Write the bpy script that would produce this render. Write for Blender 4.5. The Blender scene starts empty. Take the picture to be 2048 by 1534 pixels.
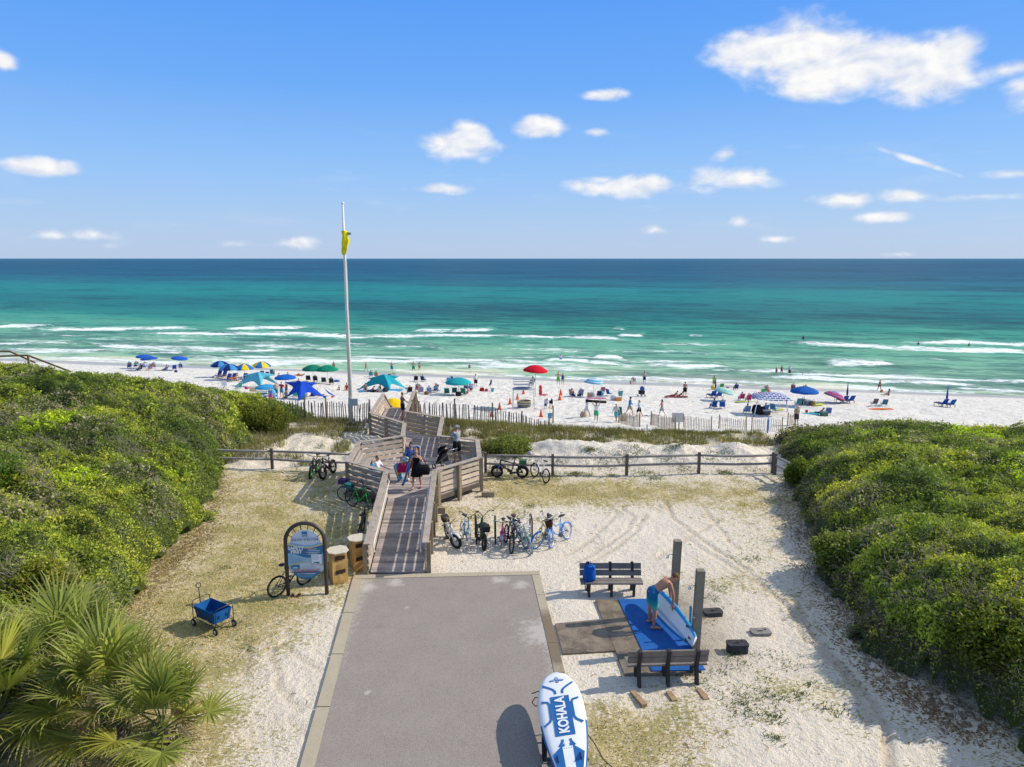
import bpy, math, random
import numpy as np
from mathutils import Vector, Matrix
R = math.radians
PI = math.pi
rng = np.random.default_rng(7)
random.seed(7)
SC = bpy.context.scene
COL = SC.collection
# ------------------------------------------------------------------ camera geometry (photo pixels 2048x1534)
F, PITCH, CAMH = 1420.0, R(10), 10.0
CP, SP = math.cos(PITCH), math.sin(PITCH)
def ray(px, py):
    dx = (px-1024)/F; dy = (767-py)/F
    return (dx, CP+dy*SP, -SP+dy*CP)
def G(px, py, z=0.0):
    d = ray(px, py); t = (z-CAMH)/d[2]
    return Vector((d[0]*t, d[1]*t, z))
# ------------------------------------------------------------------ noise
def _hash(ix, iy, seed):
    h = (ix.astype(np.int64)*374761393 + iy.astype(np.int64)*668265263 + seed*144305)
    h = (h ^ (h >> 13)) & 0x7fffffff
    h = (h*1274126177) & 0x7fffffff
    h = h ^ (h >> 16)
    return (h & 0xffff)/65535.0
def vnoise(x, y, seed=0):
    x = np.asarray(x, float); y = np.asarray(y, float)
    ix = np.floor(x); iy = np.floor(y); fx = x-ix; fy = y-iy
    fx = fx*fx*(3-2*fx); fy = fy*fy*(3-2*fy)
    a = _hash(ix, iy, seed); b = _hash(ix+1, iy, seed); c = _hash(ix, iy+1, seed); d = _hash(ix+1, iy+1, seed)
    return (a*(1-fx)+b*fx)*(1-fy)+(c*(1-fx)+d*fx)*fy
def fbm(x, y, seed=0, oct=4):
    s = 0; a = .5; t = 0
    for i in range(oct):
        s = s+a*vnoise(x*2**i+i*17.3, y*2**i+i*9.1, seed+i); t += a; a *= .5
    return s/t
def sstep(a, b, x):
    t = np.clip((np.asarray(x, float)-a)/(b-a), 0, 1); return t*t*(3-2*t)
# ------------------------------------------------------------------ materials
_mc = {}
class NT:
    def __init__(s, m):
        m.use_nodes = True; s.t = m.node_tree; s.t.nodes.clear()
    def n(s, typ, **kw):
        nd = s.t.nodes.new(typ)
        for k, v in kw.items():
            if k.startswith('i_'):
                nd.inputs[k[2:].replace('_', ' ')].default_value = v
            else: setattr(nd, k, v)
        return nd
    def l(s, a, b): s.t.links.new(a, b)
    def math(s, op, a, b=None, c=None, clamp=False):
        nd = s.n('ShaderNodeMath', operation=op, use_clamp=clamp)
        for i, v in enumerate((a, b, c)):
            if v is None: continue
            if isinstance(v, (int, float)): nd.inputs[i].default_value = v
            else: s.l(v, nd.inputs[i])
        return nd.outputs[0]
    def mix(s, fac, a, b, mode='MIX'):
        nd = s.n('ShaderNodeMix', data_type='RGBA', blend_type=mode)
        for k, v in ((0, fac), (6, a), (7, b)):
            if isinstance(v, (int, float)): nd.inputs[k].default_value = v if k == 0 else (v, v, v, 1)
            elif isinstance(v, tuple): nd.inputs[k].default_value = (*v, 1) if len(v) == 3 else v
            else: s.l(v, nd.inputs[k])
        return nd.outputs[2]
    def ramp(s, fac, stops, interp='LINEAR'):
        nd = s.n('ShaderNodeValToRGB'); cr = nd.color_ramp; cr.interpolation = interp
        while len(cr.elements) < len(stops): cr.elements.new(.5)
        for e, (p, c) in zip(cr.elements, stops):
            e.position = p; e.color = (*c, 1) if isinstance(c, tuple) else (c, c, c, 1)
        s.l(fac, nd.inputs[0]); return nd.outputs[0]
    def noise(s, vec, scale, detail=3, rough=.55, dist=0):
        nd = s.n('ShaderNodeTexNoise'); nd.inputs['Scale'].default_value = scale
        nd.inputs['Detail'].default_value = detail; nd.inputs['Roughness'].default_value = rough
        nd.inputs['Distortion'].default_value = dist
        if vec is not None: s.l(vec, nd.inputs['Vector'])
        return nd.outputs[0]
    def mapping(s, vec, scale=(1, 1, 1), rot=(0, 0, 0)):
        nd = s.n('ShaderNodeMapping'); nd.inputs['Scale'].default_value = scale; nd.inputs['Rotation'].default_value = rot
        s.l(vec, nd.inputs['Vector']); return nd.outputs[0]
    def out(s, sh):
        o = s.n('ShaderNodeOutputMaterial'); s.l(sh, o.inputs[0])
    def principled(s, col, rough=.7, spec=.3, metal=0, normal=None):
        p = s.n('ShaderNodeBsdfPrincipled')
        for k, v in (('Base Color', col), ('Roughness', rough), ('Specular IOR Level', spec), ('Metallic', metal)):
            if isinstance(v, (int, float)): p.inputs[k].default_value = v
            elif isinstance(v, tuple): p.inputs[k].default_value = (*v, 1)
            else: s.l(v, p.inputs[k])
        if normal is not None: s.l(normal, p.inputs['Normal'])
        return p.outputs[0]
    def bump(s, h, strength=.5, dist=.05):
        b = s.n('ShaderNodeBump'); b.inputs['Strength'].default_value = strength; b.inputs['Distance'].default_value = dist
        s.l(h, b.inputs['Height']); return b.outputs[0]
def M(col, rough=.7, var=.25, scale=6, spec=.3, metal=0, bump=0, bscale=60, kind='plain'):
    key = (tuple(col), rough, var, scale, spec, metal, bump, bscale, kind)
    if key in _mc: return _mc[key]
    m = bpy.data.materials.new(kind); t = NT(m)
    tc = t.n('ShaderNodeTexCoord').outputs['Object']
    nz = t.noise(tc, scale, 4, .6)
    col = tuple(col)
    k = t.ramp(nz, [(.25, 1-var), (.75, 1+var*.5)])
    c = t.mix(1.0, col, k, 'MULTIPLY')
    nrm = None
    if kind == 'wood':
        g = t.n('ShaderNodeNewGeometry').outputs['Random Per Island']
        tone = t.ramp(g, [(0, (.62, .6, .6)), (.5, (1, .98, .95)), (1, (1.38, 1.32, 1.22))])
        c = t.mix(1.0, c, tone, 'MULTIPLY')
        st = t.noise(t.mapping(tc, (3, 3, 30)), 6, 4, .65)
        c = t.mix(.55, c, t.ramp(st, [(.3, .48), (.62, 1.2)]), 'MULTIPLY')
        sp = t.noise(tc, 2.2, 2)
        c = t.mix(t.ramp(sp, [(.55, 0.0), (.75, .35)]), c, (.09, .09, .06))
        nrm = t.bump(st, .35, .01)
    elif bump > 0:
        nrm = t.bump(t.noise(tc, bscale, 3), bump, .01)
    sh = t.principled(c, rough, spec, metal, nrm)
    t.out(sh); _mc[key] = m; return m
def wood(col, rough=.85): return M(col, rough, .3, 3, .15, kind='wood')
def cloth(col): return M(col, .85, .3, 5, .1, bump=.25, bscale=25, kind='cloth')
def skin(col): return M(col, .55, .12, 9, .35, kind='skin')
def paint(col, rough=.35): return M(col, rough, .12, 9, .5, kind='paint')
def metal(col=(.5, .5, .5), rough=.35): return M(col, rough, .2, 12, .5, metal=.8, kind='metal')
BLACK = (.012, .012, .013)
# ------------------------------------------------------------------ objects
def tag(o, label=None, cat=None, group=None, kind=None):
    if label: o['label'] = label
    if cat: o['category'] = cat
    if group: o['group'] = group
    if kind: o['kind'] = kind
    return o
def thing(name, label, cat, loc=(0, 0, 0), rz=0, group=None, tilt=None, scale=1):
    o = bpy.data.objects.new(name, None); COL.objects.link(o)
    o.location = loc
    if tilt is None: o.rotation_euler = (0, 0, rz)
    else:
        o.rotation_mode = 'QUATERNION'
        o.rotation_quaternion = (Matrix.Rotation(rz, 3, 'Z') @ tilt).to_quaternion()
    o.scale = (scale,)*3; o.empty_display_size = .1
    return tag(o, label, cat, group)
def link(name, me, parent=None, mats=None):
    """a mesh object; mats given -> object-level materials so mesh data can be shared"""
    o = bpy.data.objects.new(name, me); COL.objects.link(o)
    if parent is not None: o.parent = parent
    if mats is not None:
        if not isinstance(mats, (list, tuple)): mats = [mats]
        while len(me.materials) < len(mats): me.materials.append(None)
        for i, mm in enumerate(mats):
            o.material_slots[i].link = 'OBJECT'; o.material_slots[i].material = mm
    return o
def npmesh(name, V, Fq, attrs=None, cols=None, smooth=True):
    """V (n,3) Fq (m,4) or (m,3) numpy"""
    me = bpy.data.meshes.new(name)
    V = np.ascontiguousarray(V, np.float32); Fq = np.ascontiguousarray(Fq, np.int32)
    k = Fq.shape[1]; m = len(Fq)
    me.vertices.add(len(V)); me.vertices.foreach_set('co', V.ravel())
    me.loops.add(m*k); me.loops.foreach_set('vertex_index', Fq.ravel())
    me.polygons.add(m); me.polygons.foreach_set('loop_start', np.arange(0, m*k, k, dtype=np.int32))
    if smooth: me.polygons.foreach_set('use_smooth', np.ones(m, bool))
    me.update(calc_edges=True)
    for nm, a in (attrs or {}).items():
        at = me.attributes.new(nm, 'FLOAT', 'POINT'); at.data.foreach_set('value', np.ascontiguousarray(a, np.float32).ravel())
    for nm, a in (cols or {}).items():
        at = me.attributes.new(nm, 'FLOAT_COLOR', 'POINT')
        a4 = np.ones((len(V), 4), np.float32); a4[:, :3] = a
        at.data.foreach_set('color', a4.ravel())
    return me
class MB:
    def __init__(s): s.v = []; s.f = []; s.m = []; s.sm = []
    def add(s, vs, fs, mi=0, smooth=False):
        o = len(s.v); s.v += [tuple(p) for p in vs]
        for f in fs: s.f.append([i+o for i in f]); s.m.append(mi); s.sm.append(smooth)
        return s
    def frame(s, p0, p1, up=(0, 0, 1)):
        d = (Vector(p1)-Vector(p0)); L = d.length; d.normalize()
        u = Vector(up)
        if abs(d.dot(u.normalized())) > .98: u = Vector((0, 1, 0)) if abs(d.y) < .9 else Vector((1, 0, 0))
        r = d.cross(u).normalized(); u = r.cross(d).normalized()
        return d, r, u, L
    def bar(s, p0, p1, w, h, up=(0, 0, 1), mi=0):
        """w across, h along up, centred on the line"""
        d, r, u, L = s.frame(p0, p1, up); a = Vector(p0); b = Vector(p1)
        vs = [q+r*(w/2*i)+u*(h/2*j) for q in (a, b) for i, j in ((-1, -1), (1, -1), (1, 1), (-1, 1))]
        return s.add(vs, [(3, 2, 1, 0), (4, 5, 6, 7), (0, 1, 5, 4), (1, 2, 6, 5), (2, 3, 7, 6), (3, 0, 4, 7)], mi)
    def box(s, c, size, rz=0, mi=0, taper=1.0):
        c = Vector(c); x, y, z = (q/2 for q in size); ro = Matrix.Rotation(rz, 3, 'Z')
        vs = []
        for k, t in ((-z, 1), (z, taper)):
            for i, j in ((-1, -1), (1, -1), (1, 1), (-1, 1)): vs.append(c+ro @ Vector((x*i*t, y*j*t, k)))
        return s.add(vs, [(3, 2, 1, 0), (4, 5, 6, 7), (0, 1, 5, 4), (1, 2, 6, 5), (2, 3, 7, 6), (3, 0, 4, 7)], mi)
    def tube(s, pts, r, n=8, mi=0, caps=True, closed=False, flat=1.0):
        pts = [Vector(p) for p in pts]; rs = r if isinstance(r, (list, tuple)) else [r]*len(pts)
        N = len(pts); vs = []; u = None
        for i, p in enumerate(pts):
            if closed: d = pts[(i+1) % N]-pts[i-1]
            else: d = pts[min(i+1, N-1)]-pts[max(i-1, 0)]
            if d.length < 1e-9: d = Vector((0, 0, 1))
            d.normalize()
            if u is None:
                u = Vector((0, 0, 1)) if abs(d.z) < .9 else Vector((1, 0, 0))
            u = (u-d*u.dot(d))
            if u.length < 1e-6: u = d.orthogonal()
            u.normalize(); w = d.cross(u)
            for k in range(n):
                a = 2*PI*k/n; vs.append(p+(u*math.cos(a)*flat+w*math.sin(a))*rs[i])
        fs = []
        for i in range(N if closed else N-1):
            j = (i+1) % N
            for k in range(n): fs.append((i*n+k, i*n+(k+1) % n, j*n+(k+1) % n, j*n+k))
        if caps and not closed:
            fs.append(tuple(range(n))[::-1]); fs.append(tuple((N-1)*n+k for k in range(n)))
        return s.add(vs, fs, mi, True)
    def torus(s, c, axis, R0, r, n=28, k=8, mi=0, flat=1.0):
        axis = Vector(axis).normalized(); a = axis.orthogonal().normalized(); b = axis.cross(a); c = Vector(c); vs = []
        for i in range(n):
            t = 2*PI*i/n; rd = a*math.cos(t)+b*math.sin(t)
            for j in range(k):
                q = 2*PI*j/k; vs.append(c+rd*(R0+r*math.cos(q))+axis*(r*flat*math.sin(q)))
        fs = [(i*k+j, ((i+1) % n)*k+j, ((i+1) % n)*k+(j+1) % k, i*k+(j+1) % k) for i in range(n) for j in range(k)]
        return s.add(vs, fs, mi, True)
    def disc(s, c, axis, R0, th, n=16, mi=0):
        axis = Vector(axis).normalized(); c = Vector(c)
        return s.tube([c-axis*th/2, c+axis*th/2], R0, n, mi)
    def ell(s, c, ax, n=10, k=8, mi=0, rot=None):
        c = Vector(c); vs = []; fs = []
        for i in range(k+1):
            ph = PI*i/k
            for j in range(n):
                th = 2*PI*j/n
                p = Vector((ax[0]*math.sin(ph)*math.cos(th), ax[1]*math.sin(ph)*math.sin(th), ax[2]*math.cos(ph)))
                if rot is not None: p = rot @ p
                vs.append(c+p)
        for i in range(k):
            for j in range(n): fs.append((i*n+j, (i+1)*n+j, (i+1)*n+(j+1) % n, i*n+(j+1) % n))
        return s.add(vs, fs, mi, True)
    def lathe(s, prof, c=(0, 0, 0), n=16, mi=0, caps=True):
        c = Vector(c); vs = []
        for r, z in prof:
            for k in range(n): vs.append(c+Vector((r*math.cos(2*PI*k/n), r*math.sin(2*PI*k/n), z)))
        fs = [(i*n+k, i*n+(k+1) % n, (i+1)*n+(k+1) % n, (i+1)*n+k) for i in range(len(prof)-1) for k in range(n)]
        if caps: fs += [tuple(range(n))[::-1], tuple((len(prof)-1)*n+k for k in range(n))]
        return s.add(vs, fs, mi, True)
    def prism(s, poly, z0, z1, mi=0):
        n = len(poly); vs = [(p[0], p[1], z0) for p in poly]+[(p[0], p[1], z1) for p in poly]
        fs = [tuple(range(n))[::-1], tuple(range(n, 2*n))]+[(i, (i+1) % n, n+(i+1) % n, n+i) for i in range(n)]
        return s.add(vs, fs, mi)
    def plate(s, poly, o, ux, uy, th=0.0, mi=0):
        """polygon in the plane o + x*ux + y*uy, pushed th along the normal (closed slab when th > 0)"""
        o, ux, uy = Vector(o), Vector(ux), Vector(uy); nn = ux.cross(uy).normalized()
        a = [o+ux*x+uy*y for x, y in poly]; n = len(a)
        if th == 0: return s.add(a, [tuple(range(n))], mi)
        b = [p+nn*th for p in a]
        return s.add(a+b, [tuple(range(n))[::-1], tuple(range(n, 2*n))]+[(i, (i+1) % n, n+(i+1) % n, n+i) for i in range(n)], mi)
    def mesh(s, name='mesh', recalc=True):
        me = bpy.data.meshes.new(name); me.from_pydata(s.v, [], s.f)
        me.polygons.foreach_set('material_index', s.m); me.polygons.foreach_set('use_smooth', s.sm)
        me.update()
        return me
    def build(s, name, mats, parent=None, origin=None):
        if origin is not None: s.v = [tuple(Vector(p)-Vector(origin)) for p in s.v]
        me = s.mesh(name)
        for m in (mats if isinstance(mats, (list, tuple)) else [mats]): me.materials.append(m)
        o = bpy.data.objects.new(name, me); COL.objects.link(o)
        if parent is not None: o.parent = parent
        elif origin is not None: o.location = origin
        return o
def solo(mb, name, mat, label, cat, loc=(0, 0, 0), rz=0, group=None):
    o = mb.build(name, mat); o.location = loc; o.rotation_euler = (0, 0, rz); return tag(o, label, cat, group)
def textmesh(s, size, bold=0.0, spacing=1.0):
    cu = bpy.data.curves.new('lettering', 'FONT'); cu.body = s; cu.size = size; cu.offset = bold
    cu.align_x = 'CENTER'; cu.align_y = 'CENTER'; cu.space_character = spacing; cu.extrude = .0015
    o = bpy.data.objects.new('tmp_text', cu); COL.objects.link(o)
    me = bpy.data.meshes.new_from_object(o.evaluated_get(bpy.context.evaluated_depsgraph_get()))
    bpy.data.objects.remove(o); return me
def put_text(name, s, size, mat, parent, o, ux, uy, bold=0.0, spacing=1.0, sx=1.0):
    me = textmesh(s, size, bold, spacing); me.materials.clear(); me.materials.append(mat)
    ux = Vector(ux).normalized(); uy = Vector(uy).normalized(); nn = ux.cross(uy)
    mm = Matrix((ux*sx, uy, nn)).transposed().to_4x4(); mm.translation = Vector(o)
    me.transform(mm); ob = bpy.data.objects.new(name, me); COL.objects.link(ob); ob.parent = parent; return ob
# ------------------------------------------------------------------ terrain
SEA = -8.5
NX, NY = math.sin(R(12.6)), math.cos(R(12.6))
def sdist(x, y): return x*NX+y*NY
def seg_dist(x, y, pts):
    d = np.full(np.shape(x), 1e9)
    for (ax, ay), (bx, by) in zip(pts[:-1], pts[1:]):
        vx, vy = bx-ax, by-ay; L = vx*vx+vy*vy+1e-12
        t = np.clip(((x-ax)*vx+(y-ay)*vy)/L, 0, 1)
        d = np.minimum(d, np.hypot(x-ax-t*vx, y-ay-t*vy))
    return d
def Hbase(x, y):
    x = np.asarray(x, float); y = np.asarray(y, float)
    s = sdist(x, y)
    beach = np.interp(s, [40, 52, 57, 63, 73, 92, 104, 109, 113, 125, 170, 400], [-1.6, -3.1, -3.9, -4.75, -5.4, -6.85, -8.1, -8.62, -9.0, -9.8, -13, -30])
    crest = np.interp(x, [-30, -12, -9, -2, 2, 6, 12, 16, 30], [.6, .5, .35, .42, .32, .15, .0, .0, .4])
    dune = crest*sstep(32.7, 35.6, y)*np.where(x > -1.5, 1.0, .8)+.50*sstep(-.5, 3, x)*(1-sstep(11.5, 14, x))*sstep(32.6, 34.6, y)*(1-sstep(34.8, 37.6, y))
    wr = sstep(-6.5, 3, x)
    t = sstep(40.5-1.2*wr, 51-4.5*wr, y)
    return dune*(1-t)+beach*t
# tracks and dents pressed into the sand of the yard
TRACKS = [[(1772, 1534), (1775, 1465), (1735, 1390), (1650, 1300), (1605, 1245), (1592, 1205)],
          [(1742, 1440), (1690, 1350), (1610, 1275), (1585, 1225), (1540, 1185), (1470, 1125), (1400, 1080), (1345, 1035), (1330, 1000)],
          [(1600, 1265), (1575, 1215), (1500, 1160), (1430, 1115), (1375, 1080)],
          [(1150, 1125), (1215, 1090), (1255, 1060), (1268, 1035), (1245, 1018)], [(1170, 1128), (1235, 1095), (1275, 1060), (1290, 1030)],
          [(1310, 1120), (1380, 1075), (1440, 1040)], [(540, 1300), (557, 1372)], [(498, 1302), (488, 1350)],
          [(560, 1290), (640, 1340)], [(580, 1440), (606, 1470)], [(545, 1360), (600, 1420)], [(1130, 1110), (1180, 1080), (1250, 1010)], [(1405, 1010), (1440, 1060), (1475, 1100)]]
TRACKS = [[tuple(G(*p)[:2]) for p in tr] for tr in TRACKS]
DENTS = rng.uniform((-12, 12), (12, 34), (5200, 2))
def in_road(x, y):
    m = .34
    l = np.interp(y, [12.63, 21.17], [-3.91, -4.75]); r = np.interp(y, [12.63, 16.02, 21.35], [1.25, 1.03, .64])
    a = sstep(l-m-.25, l-m+.1, x)*(1-sstep(r+m-.1, r+m+.25, x))*(1-sstep(21.75, 22.0, y))
    b = sstep(1.0, 1.2, x)*(1-sstep(3.4, 3.6, x))*sstep(16.3, 16.6, y)*(1-sstep(18.5, 18.8, y))
    c = sstep(2.2, 2.45, x)*(1-sstep(4.8, 5.1, x))*sstep(15.4, 15.75, y)*(1-sstep(19.6, 19.85, y))
    return np.maximum(np.maximum(a, b), c)
def H(x, y):
    x = np.asarray(x, float); y = np.asarray(y, float)
    h = Hbase(x, y)
    yard = 1-sstep(33.0, 34.5, y)
    und = (fbm(x*.35, y*.35, 3)-.5)*.16+(fbm(x*1.7, y*1.7, 5)-.5)*.055
    bank = sstep(32.9, 34, y)*(1-sstep(39, 42, y))*(1+.15*sstep(-1, 3, x)*(1-sstep(36.5, 38.5, y)))
    rough = (fbm(x*.7, y*.7, 11)-.5)*.55+(fbm(x*2.6, y*2.6, 12)-.5)*.22
    bch = sstep(46, 52, y)*(1-sstep(96, 102, sdist(x, y)))
    foot = (fbm(x*1.4, y*1.1, 21, 3)-.5)*.22+(fbm(x*.25, y*.25, 23, 2)-.5)*.3
    return h+und*yard*(1-in_road(x, y))+rough*bank+foot*bch
def hz(x, y): return float(H(np.array([x]), np.array([y]))[0])
def Hbeach(x, y):
    return np.interp(sdist(x, y), [20, 40, 52, 57, 63, 73, 92, 104, 109, 113], [-3.0, -3.1, -3.5, -3.95, -4.75, -5.4, -6.85, -8.1, -8.62, -9.0])
def GT(px, py, dz=0.0):
    """point on the terrain seen at a photo pixel: walk along the ray"""
    d = ray(px, py); bch = dz == 0 and px > 830
    if bch: Hh = lambda x, y: float(Hbeach(np.array([x]), np.array([y]))[0]); Hb = Hh
    else: Hh = hz; Hb = lambda x, y: float(Hbase(np.array([x]), np.array([y]))[0])
    lo = 10.0; t = 10.0
    while t < 400:
        x, y = d[0]*t, d[1]*t
        if CAMH+d[2]*t < max(Hb(x, y), SEA)+dz: break
        lo = t; t += .6
    hi = t
    for _ in range(18):
        m = (lo+hi)/2; x, y = d[0]*m, d[1]*m
        if CAMH+d[2]*m < max(Hh(x, y), SEA)+dz: hi = m
        else: lo = m
    x, y = d[0]*hi, d[1]*hi
    return Vector((x, y, max(hz(x, y), SEA-1.0)))
# ================================================================== camera, sky, sun
cam = bpy.data.cameras.new('camera'); co = bpy.data.objects.new('camera', cam); COL.objects.link(co)
cam.sensor_width = 36; cam.lens = F/2048*36; cam.clip_end = 90000; cam.clip_start = .1
co.location = (0, 0, CAMH); co.rotation_euler = (PI/2-PITCH, 0, 0); SC.camera = co
SC.view_settings.view_transform = 'Standard'; SC.view_settings.look = 'None'; SC.view_settings.exposure = 0
SC.cycles.max_bounces = 6; SC.cycles.transparent_max_bounces = 8
SUN_EL, SUN_AZ = R(35.5), math.atan2(.979, .203)          # azimuth measured from +Y towards +X
sd = Vector((math.sin(SUN_AZ)*math.cos(SUN_EL), math.cos(SUN_AZ)*math.cos(SUN_EL), math.sin(SUN_EL)))
sl = bpy.data.lights.new('sun', 'SUN'); sl.energy = 5.0; sl.angle = R(.53); sl.color = (1, .92, .79)
so = bpy.data.objects.new('sun', sl); COL.objects.link(so); so.rotation_euler = sd.to_track_quat('Z', 'Y').to_euler()
so.location = (30, 0, 40)
W = bpy.data.worlds.new('World'); SC.world = W; W.use_nodes = True
w = NT.__new__(NT); w.t = W.node_tree; w.t.nodes.clear()
sky = w.n('ShaderNodeTexSky'); sky.sky_type = 'NISHITA'; sky.sun_disc = False
sky.sun_elevation = SUN_EL; sky.sun_rotation = SUN_AZ; sky.altitude = 10; sky.air_density = 1.0; sky.dust_density = .6; sky.ozone_density = 1.6
gen = w.n('ShaderNodeTexCoord').outputs['Generated']
sep = w.n('ShaderNodeSeparateXYZ'); w.l(gen, sep.inputs[0])
az = w.math('ARCTAN2', sep.outputs[0], sep.outputs[1]); el = w.math('ARCSINE', sep.outputs[2])
# air colour by height, over the physical sky; unseen zenith brightened as added shadow fill
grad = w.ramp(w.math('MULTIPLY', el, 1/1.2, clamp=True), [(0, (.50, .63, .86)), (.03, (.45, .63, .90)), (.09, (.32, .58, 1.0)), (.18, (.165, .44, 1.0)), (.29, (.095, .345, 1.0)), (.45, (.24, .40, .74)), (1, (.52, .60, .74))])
hs = w.n('ShaderNodeHueSaturation'); hs.inputs['Saturation'].default_value = 1.1; hs.inputs['Value'].default_value = 1.0
w.l(sky.outputs[0], hs.inputs['Color'])
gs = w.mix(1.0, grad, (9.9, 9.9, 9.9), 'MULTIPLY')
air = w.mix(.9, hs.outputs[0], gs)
cv = w.n('ShaderNodeCombineXYZ'); w.l(az, cv.inputs[0]); w.l(el, cv.inputs[1])
def azel(px, py):
    d = Vector(ray(px, py)).normalized(); return math.atan2(d.x, d.y), math.asin(d.z)
CLOUDS = [(1500, 105, 105, 48, 1), (1600, 105, 130, 62, 1), (1640, 145, 130, 55, 1), (1740, 135, 150, 62, 1), (1840, 150, 115, 52, 1), (1905, 100, 62, 38, .85), (2010, 140, 75, 20, .6), (2045, 180, 40, 40, .55),
          (925, 290, 92, 38, 1), (940, 270, 50, 32, .9), (1075, 255, 74, 26, .95), (1190, 265, 30, 9, .55), (1205, 190, 62, 13, .65), (1245, 372, 118, 30, .95), (1205, 360, 55, 18, .8), (1475, 355, 95, 32, .8), (1450, 310, 30, 22, .55),
          (1690, 398, 56, 20, .8), (1815, 390, 58, 18, .85), (1765, 434, 52, 12, .6), (878, 378, 78, 14, .7), (72, 335, 68, 18, .9), (5, 122, 28, 20, .9), (600, 484, 40, 16, .6), (475, 487, 46, 12, .5), (190, 470, 44, 14, .5), (96, 469, 28, 10, .4),
          (1315, 459, 36, 13, .45), (1482, 443, 24, 14, .5), (1550, 478, 34, 9, .45), (1960, 393, 110, 10, .5), (2025, 348, 50, 9, .5), (1795, 509, 40, 8, .4), (220, 492, 24, 9, .3)]
CLOUDS += [(1832, 322, 84, 7, .62, R(23))]
fld = None
for px, py, rx, ry, wt, *rot_ in CLOUDS:
    a, e = azel(px, py)
    sub = w.n('ShaderNodeVectorMath', operation='SUBTRACT'); w.l(cv.outputs[0], sub.inputs[0]); sub.inputs[1].default_value = (a, e, 0)
    so_ = sub.outputs[0]
    if rot_: vr = w.n('ShaderNodeVectorRotate', rotation_type='Z_AXIS'); vr.inputs['Angle'].default_value = rot_[0]; w.l(so_, vr.inputs['Vector']); so_ = vr.outputs[0]
    mul = w.n('ShaderNodeVectorMath', operation='MULTIPLY'); w.l(so_, mul.inputs[0]); mul.inputs[1].default_value = (F/rx, F/ry, 0)
    ln = w.n('ShaderNodeVectorMath', operation='LENGTH'); w.l(mul.outputs[0], ln.inputs[0])
    v = w.math('MULTIPLY_ADD', ln.outputs['Value'], -wt, wt)
    fld = v if fld is None else w.math('MAXIMUM', fld, v)
cmap = w.mapping(cv.outputs[0], (1, 1.7, 1))
n1 = w.noise(cmap, 19, 6, .52, .25)
off = w.n('ShaderNodeVectorMath', operation='ADD'); w.l(cmap, off.inputs[0]); off.inputs[1].default_value = (.006, .011, 0)
n1b = w.noise(off.outputs[0], 19, 4, .5, .25); n2 = w.noise(cmap, 9, 3, .5)
dens = w.math('ADD', fld, w.math('MULTIPLY_ADD', n1, 1.15, -.60))
dens = w.math('ADD', dens, w.math('MULTIPLY_ADD', n2, .5, -.25))
mr = w.n('ShaderNodeMapRange', interpolation_type='SMOOTHSTEP'); w.l(dens, mr.inputs['Value']); mr.inputs['From Min'].default_value = .0; mr.inputs['From Max'].default_value = .56
# faint wisps low over the sea
wis = w.math('MULTIPLY', w.ramp(w.noise(w.mapping(cv.outputs[0], (1, 5, 1)), 7, 5, .6), [(.55, 0.0), (.8, .35)]), w.ramp(w.math('MULTIPLY', el, 4, clamp=True), [(0, .2), (.25, 1.0), (.8, .0)]))
cfac = w.math('MAXIMUM', mr.outputs[0], wis)
cshade = w.ramp(w.math('ADD', w.math('MULTIPLY_ADD', w.math('SUBTRACT', n1, n1b), 1.5, .22), w.math('MULTIPLY', dens, .35)), [(.18, (6.9, 7.5, 8.9)), (.42, (8.6, 8.8, 9.3)), (.62, (9.8, 9.75, 9.7))])
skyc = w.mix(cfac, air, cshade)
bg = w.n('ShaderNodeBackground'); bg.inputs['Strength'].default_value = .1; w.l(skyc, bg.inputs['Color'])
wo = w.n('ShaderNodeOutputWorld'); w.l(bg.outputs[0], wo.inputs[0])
W.cycles.sampling_method = 'MANUAL'; W.cycles.sample_map_resolution = 512
# ================================================================== ground
def lines(a, b, step, more):
    return sorted(set([round(v, 4) for v in np.arange(a, b+1e-6, step)]+more))
xl = list(np.arange(-14, 14.01, .1))+list(np.arange(14.4, 90, .4))+list(np.arange(-90, -14.3, .4))+list(np.arange(-420, -92, 5.))+list(np.arange(92, 300, 8.))+[-1200, -700, 700, 1200]
yl = list(np.arange(11, 36, .1))+list(np.arange(36, 128, .36))+[-300, -120, -40, 0, 5, 8, 10]+list(np.arange(130, 330, 3.))+[400, 600]
xl = np.array(sorted(xl)); yl = np.array(sorted(yl))
XX, YY = np.meshgrid(xl, yl)
ZZ = H(XX, YY)
near = (np.abs(XX) < 14.2) & (YY < 36)
gx, gy = XX[near], YY[near]
dz = np.zeros(len(gx)); trk = np.zeros(len(gx))
for ti, tr in enumerate(TRACKS):
    kf = 1.9 if ti == 0 else (1.3 if ti == 1 else 1.0)
    d = seg_dist(gx+(fbm(gx*1.2, gy*1.2, 31)-.5)*.2, gy, tr)
    dz += kf*(-.032*np.exp(-(d/.075)**2)+.013*np.exp(-((d-.17)/.07)**2)); trk = np.maximum(trk, kf*np.exp(-(d/.10)**2))
ZZ[near] += dz*(1-in_road(gx, gy)); TRK = np.zeros_like(XX); TRK[near] = trk*(.4+.9*fbm(gx*.8, gy*.8, 33))
x0, y0 = -14, 11
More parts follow.
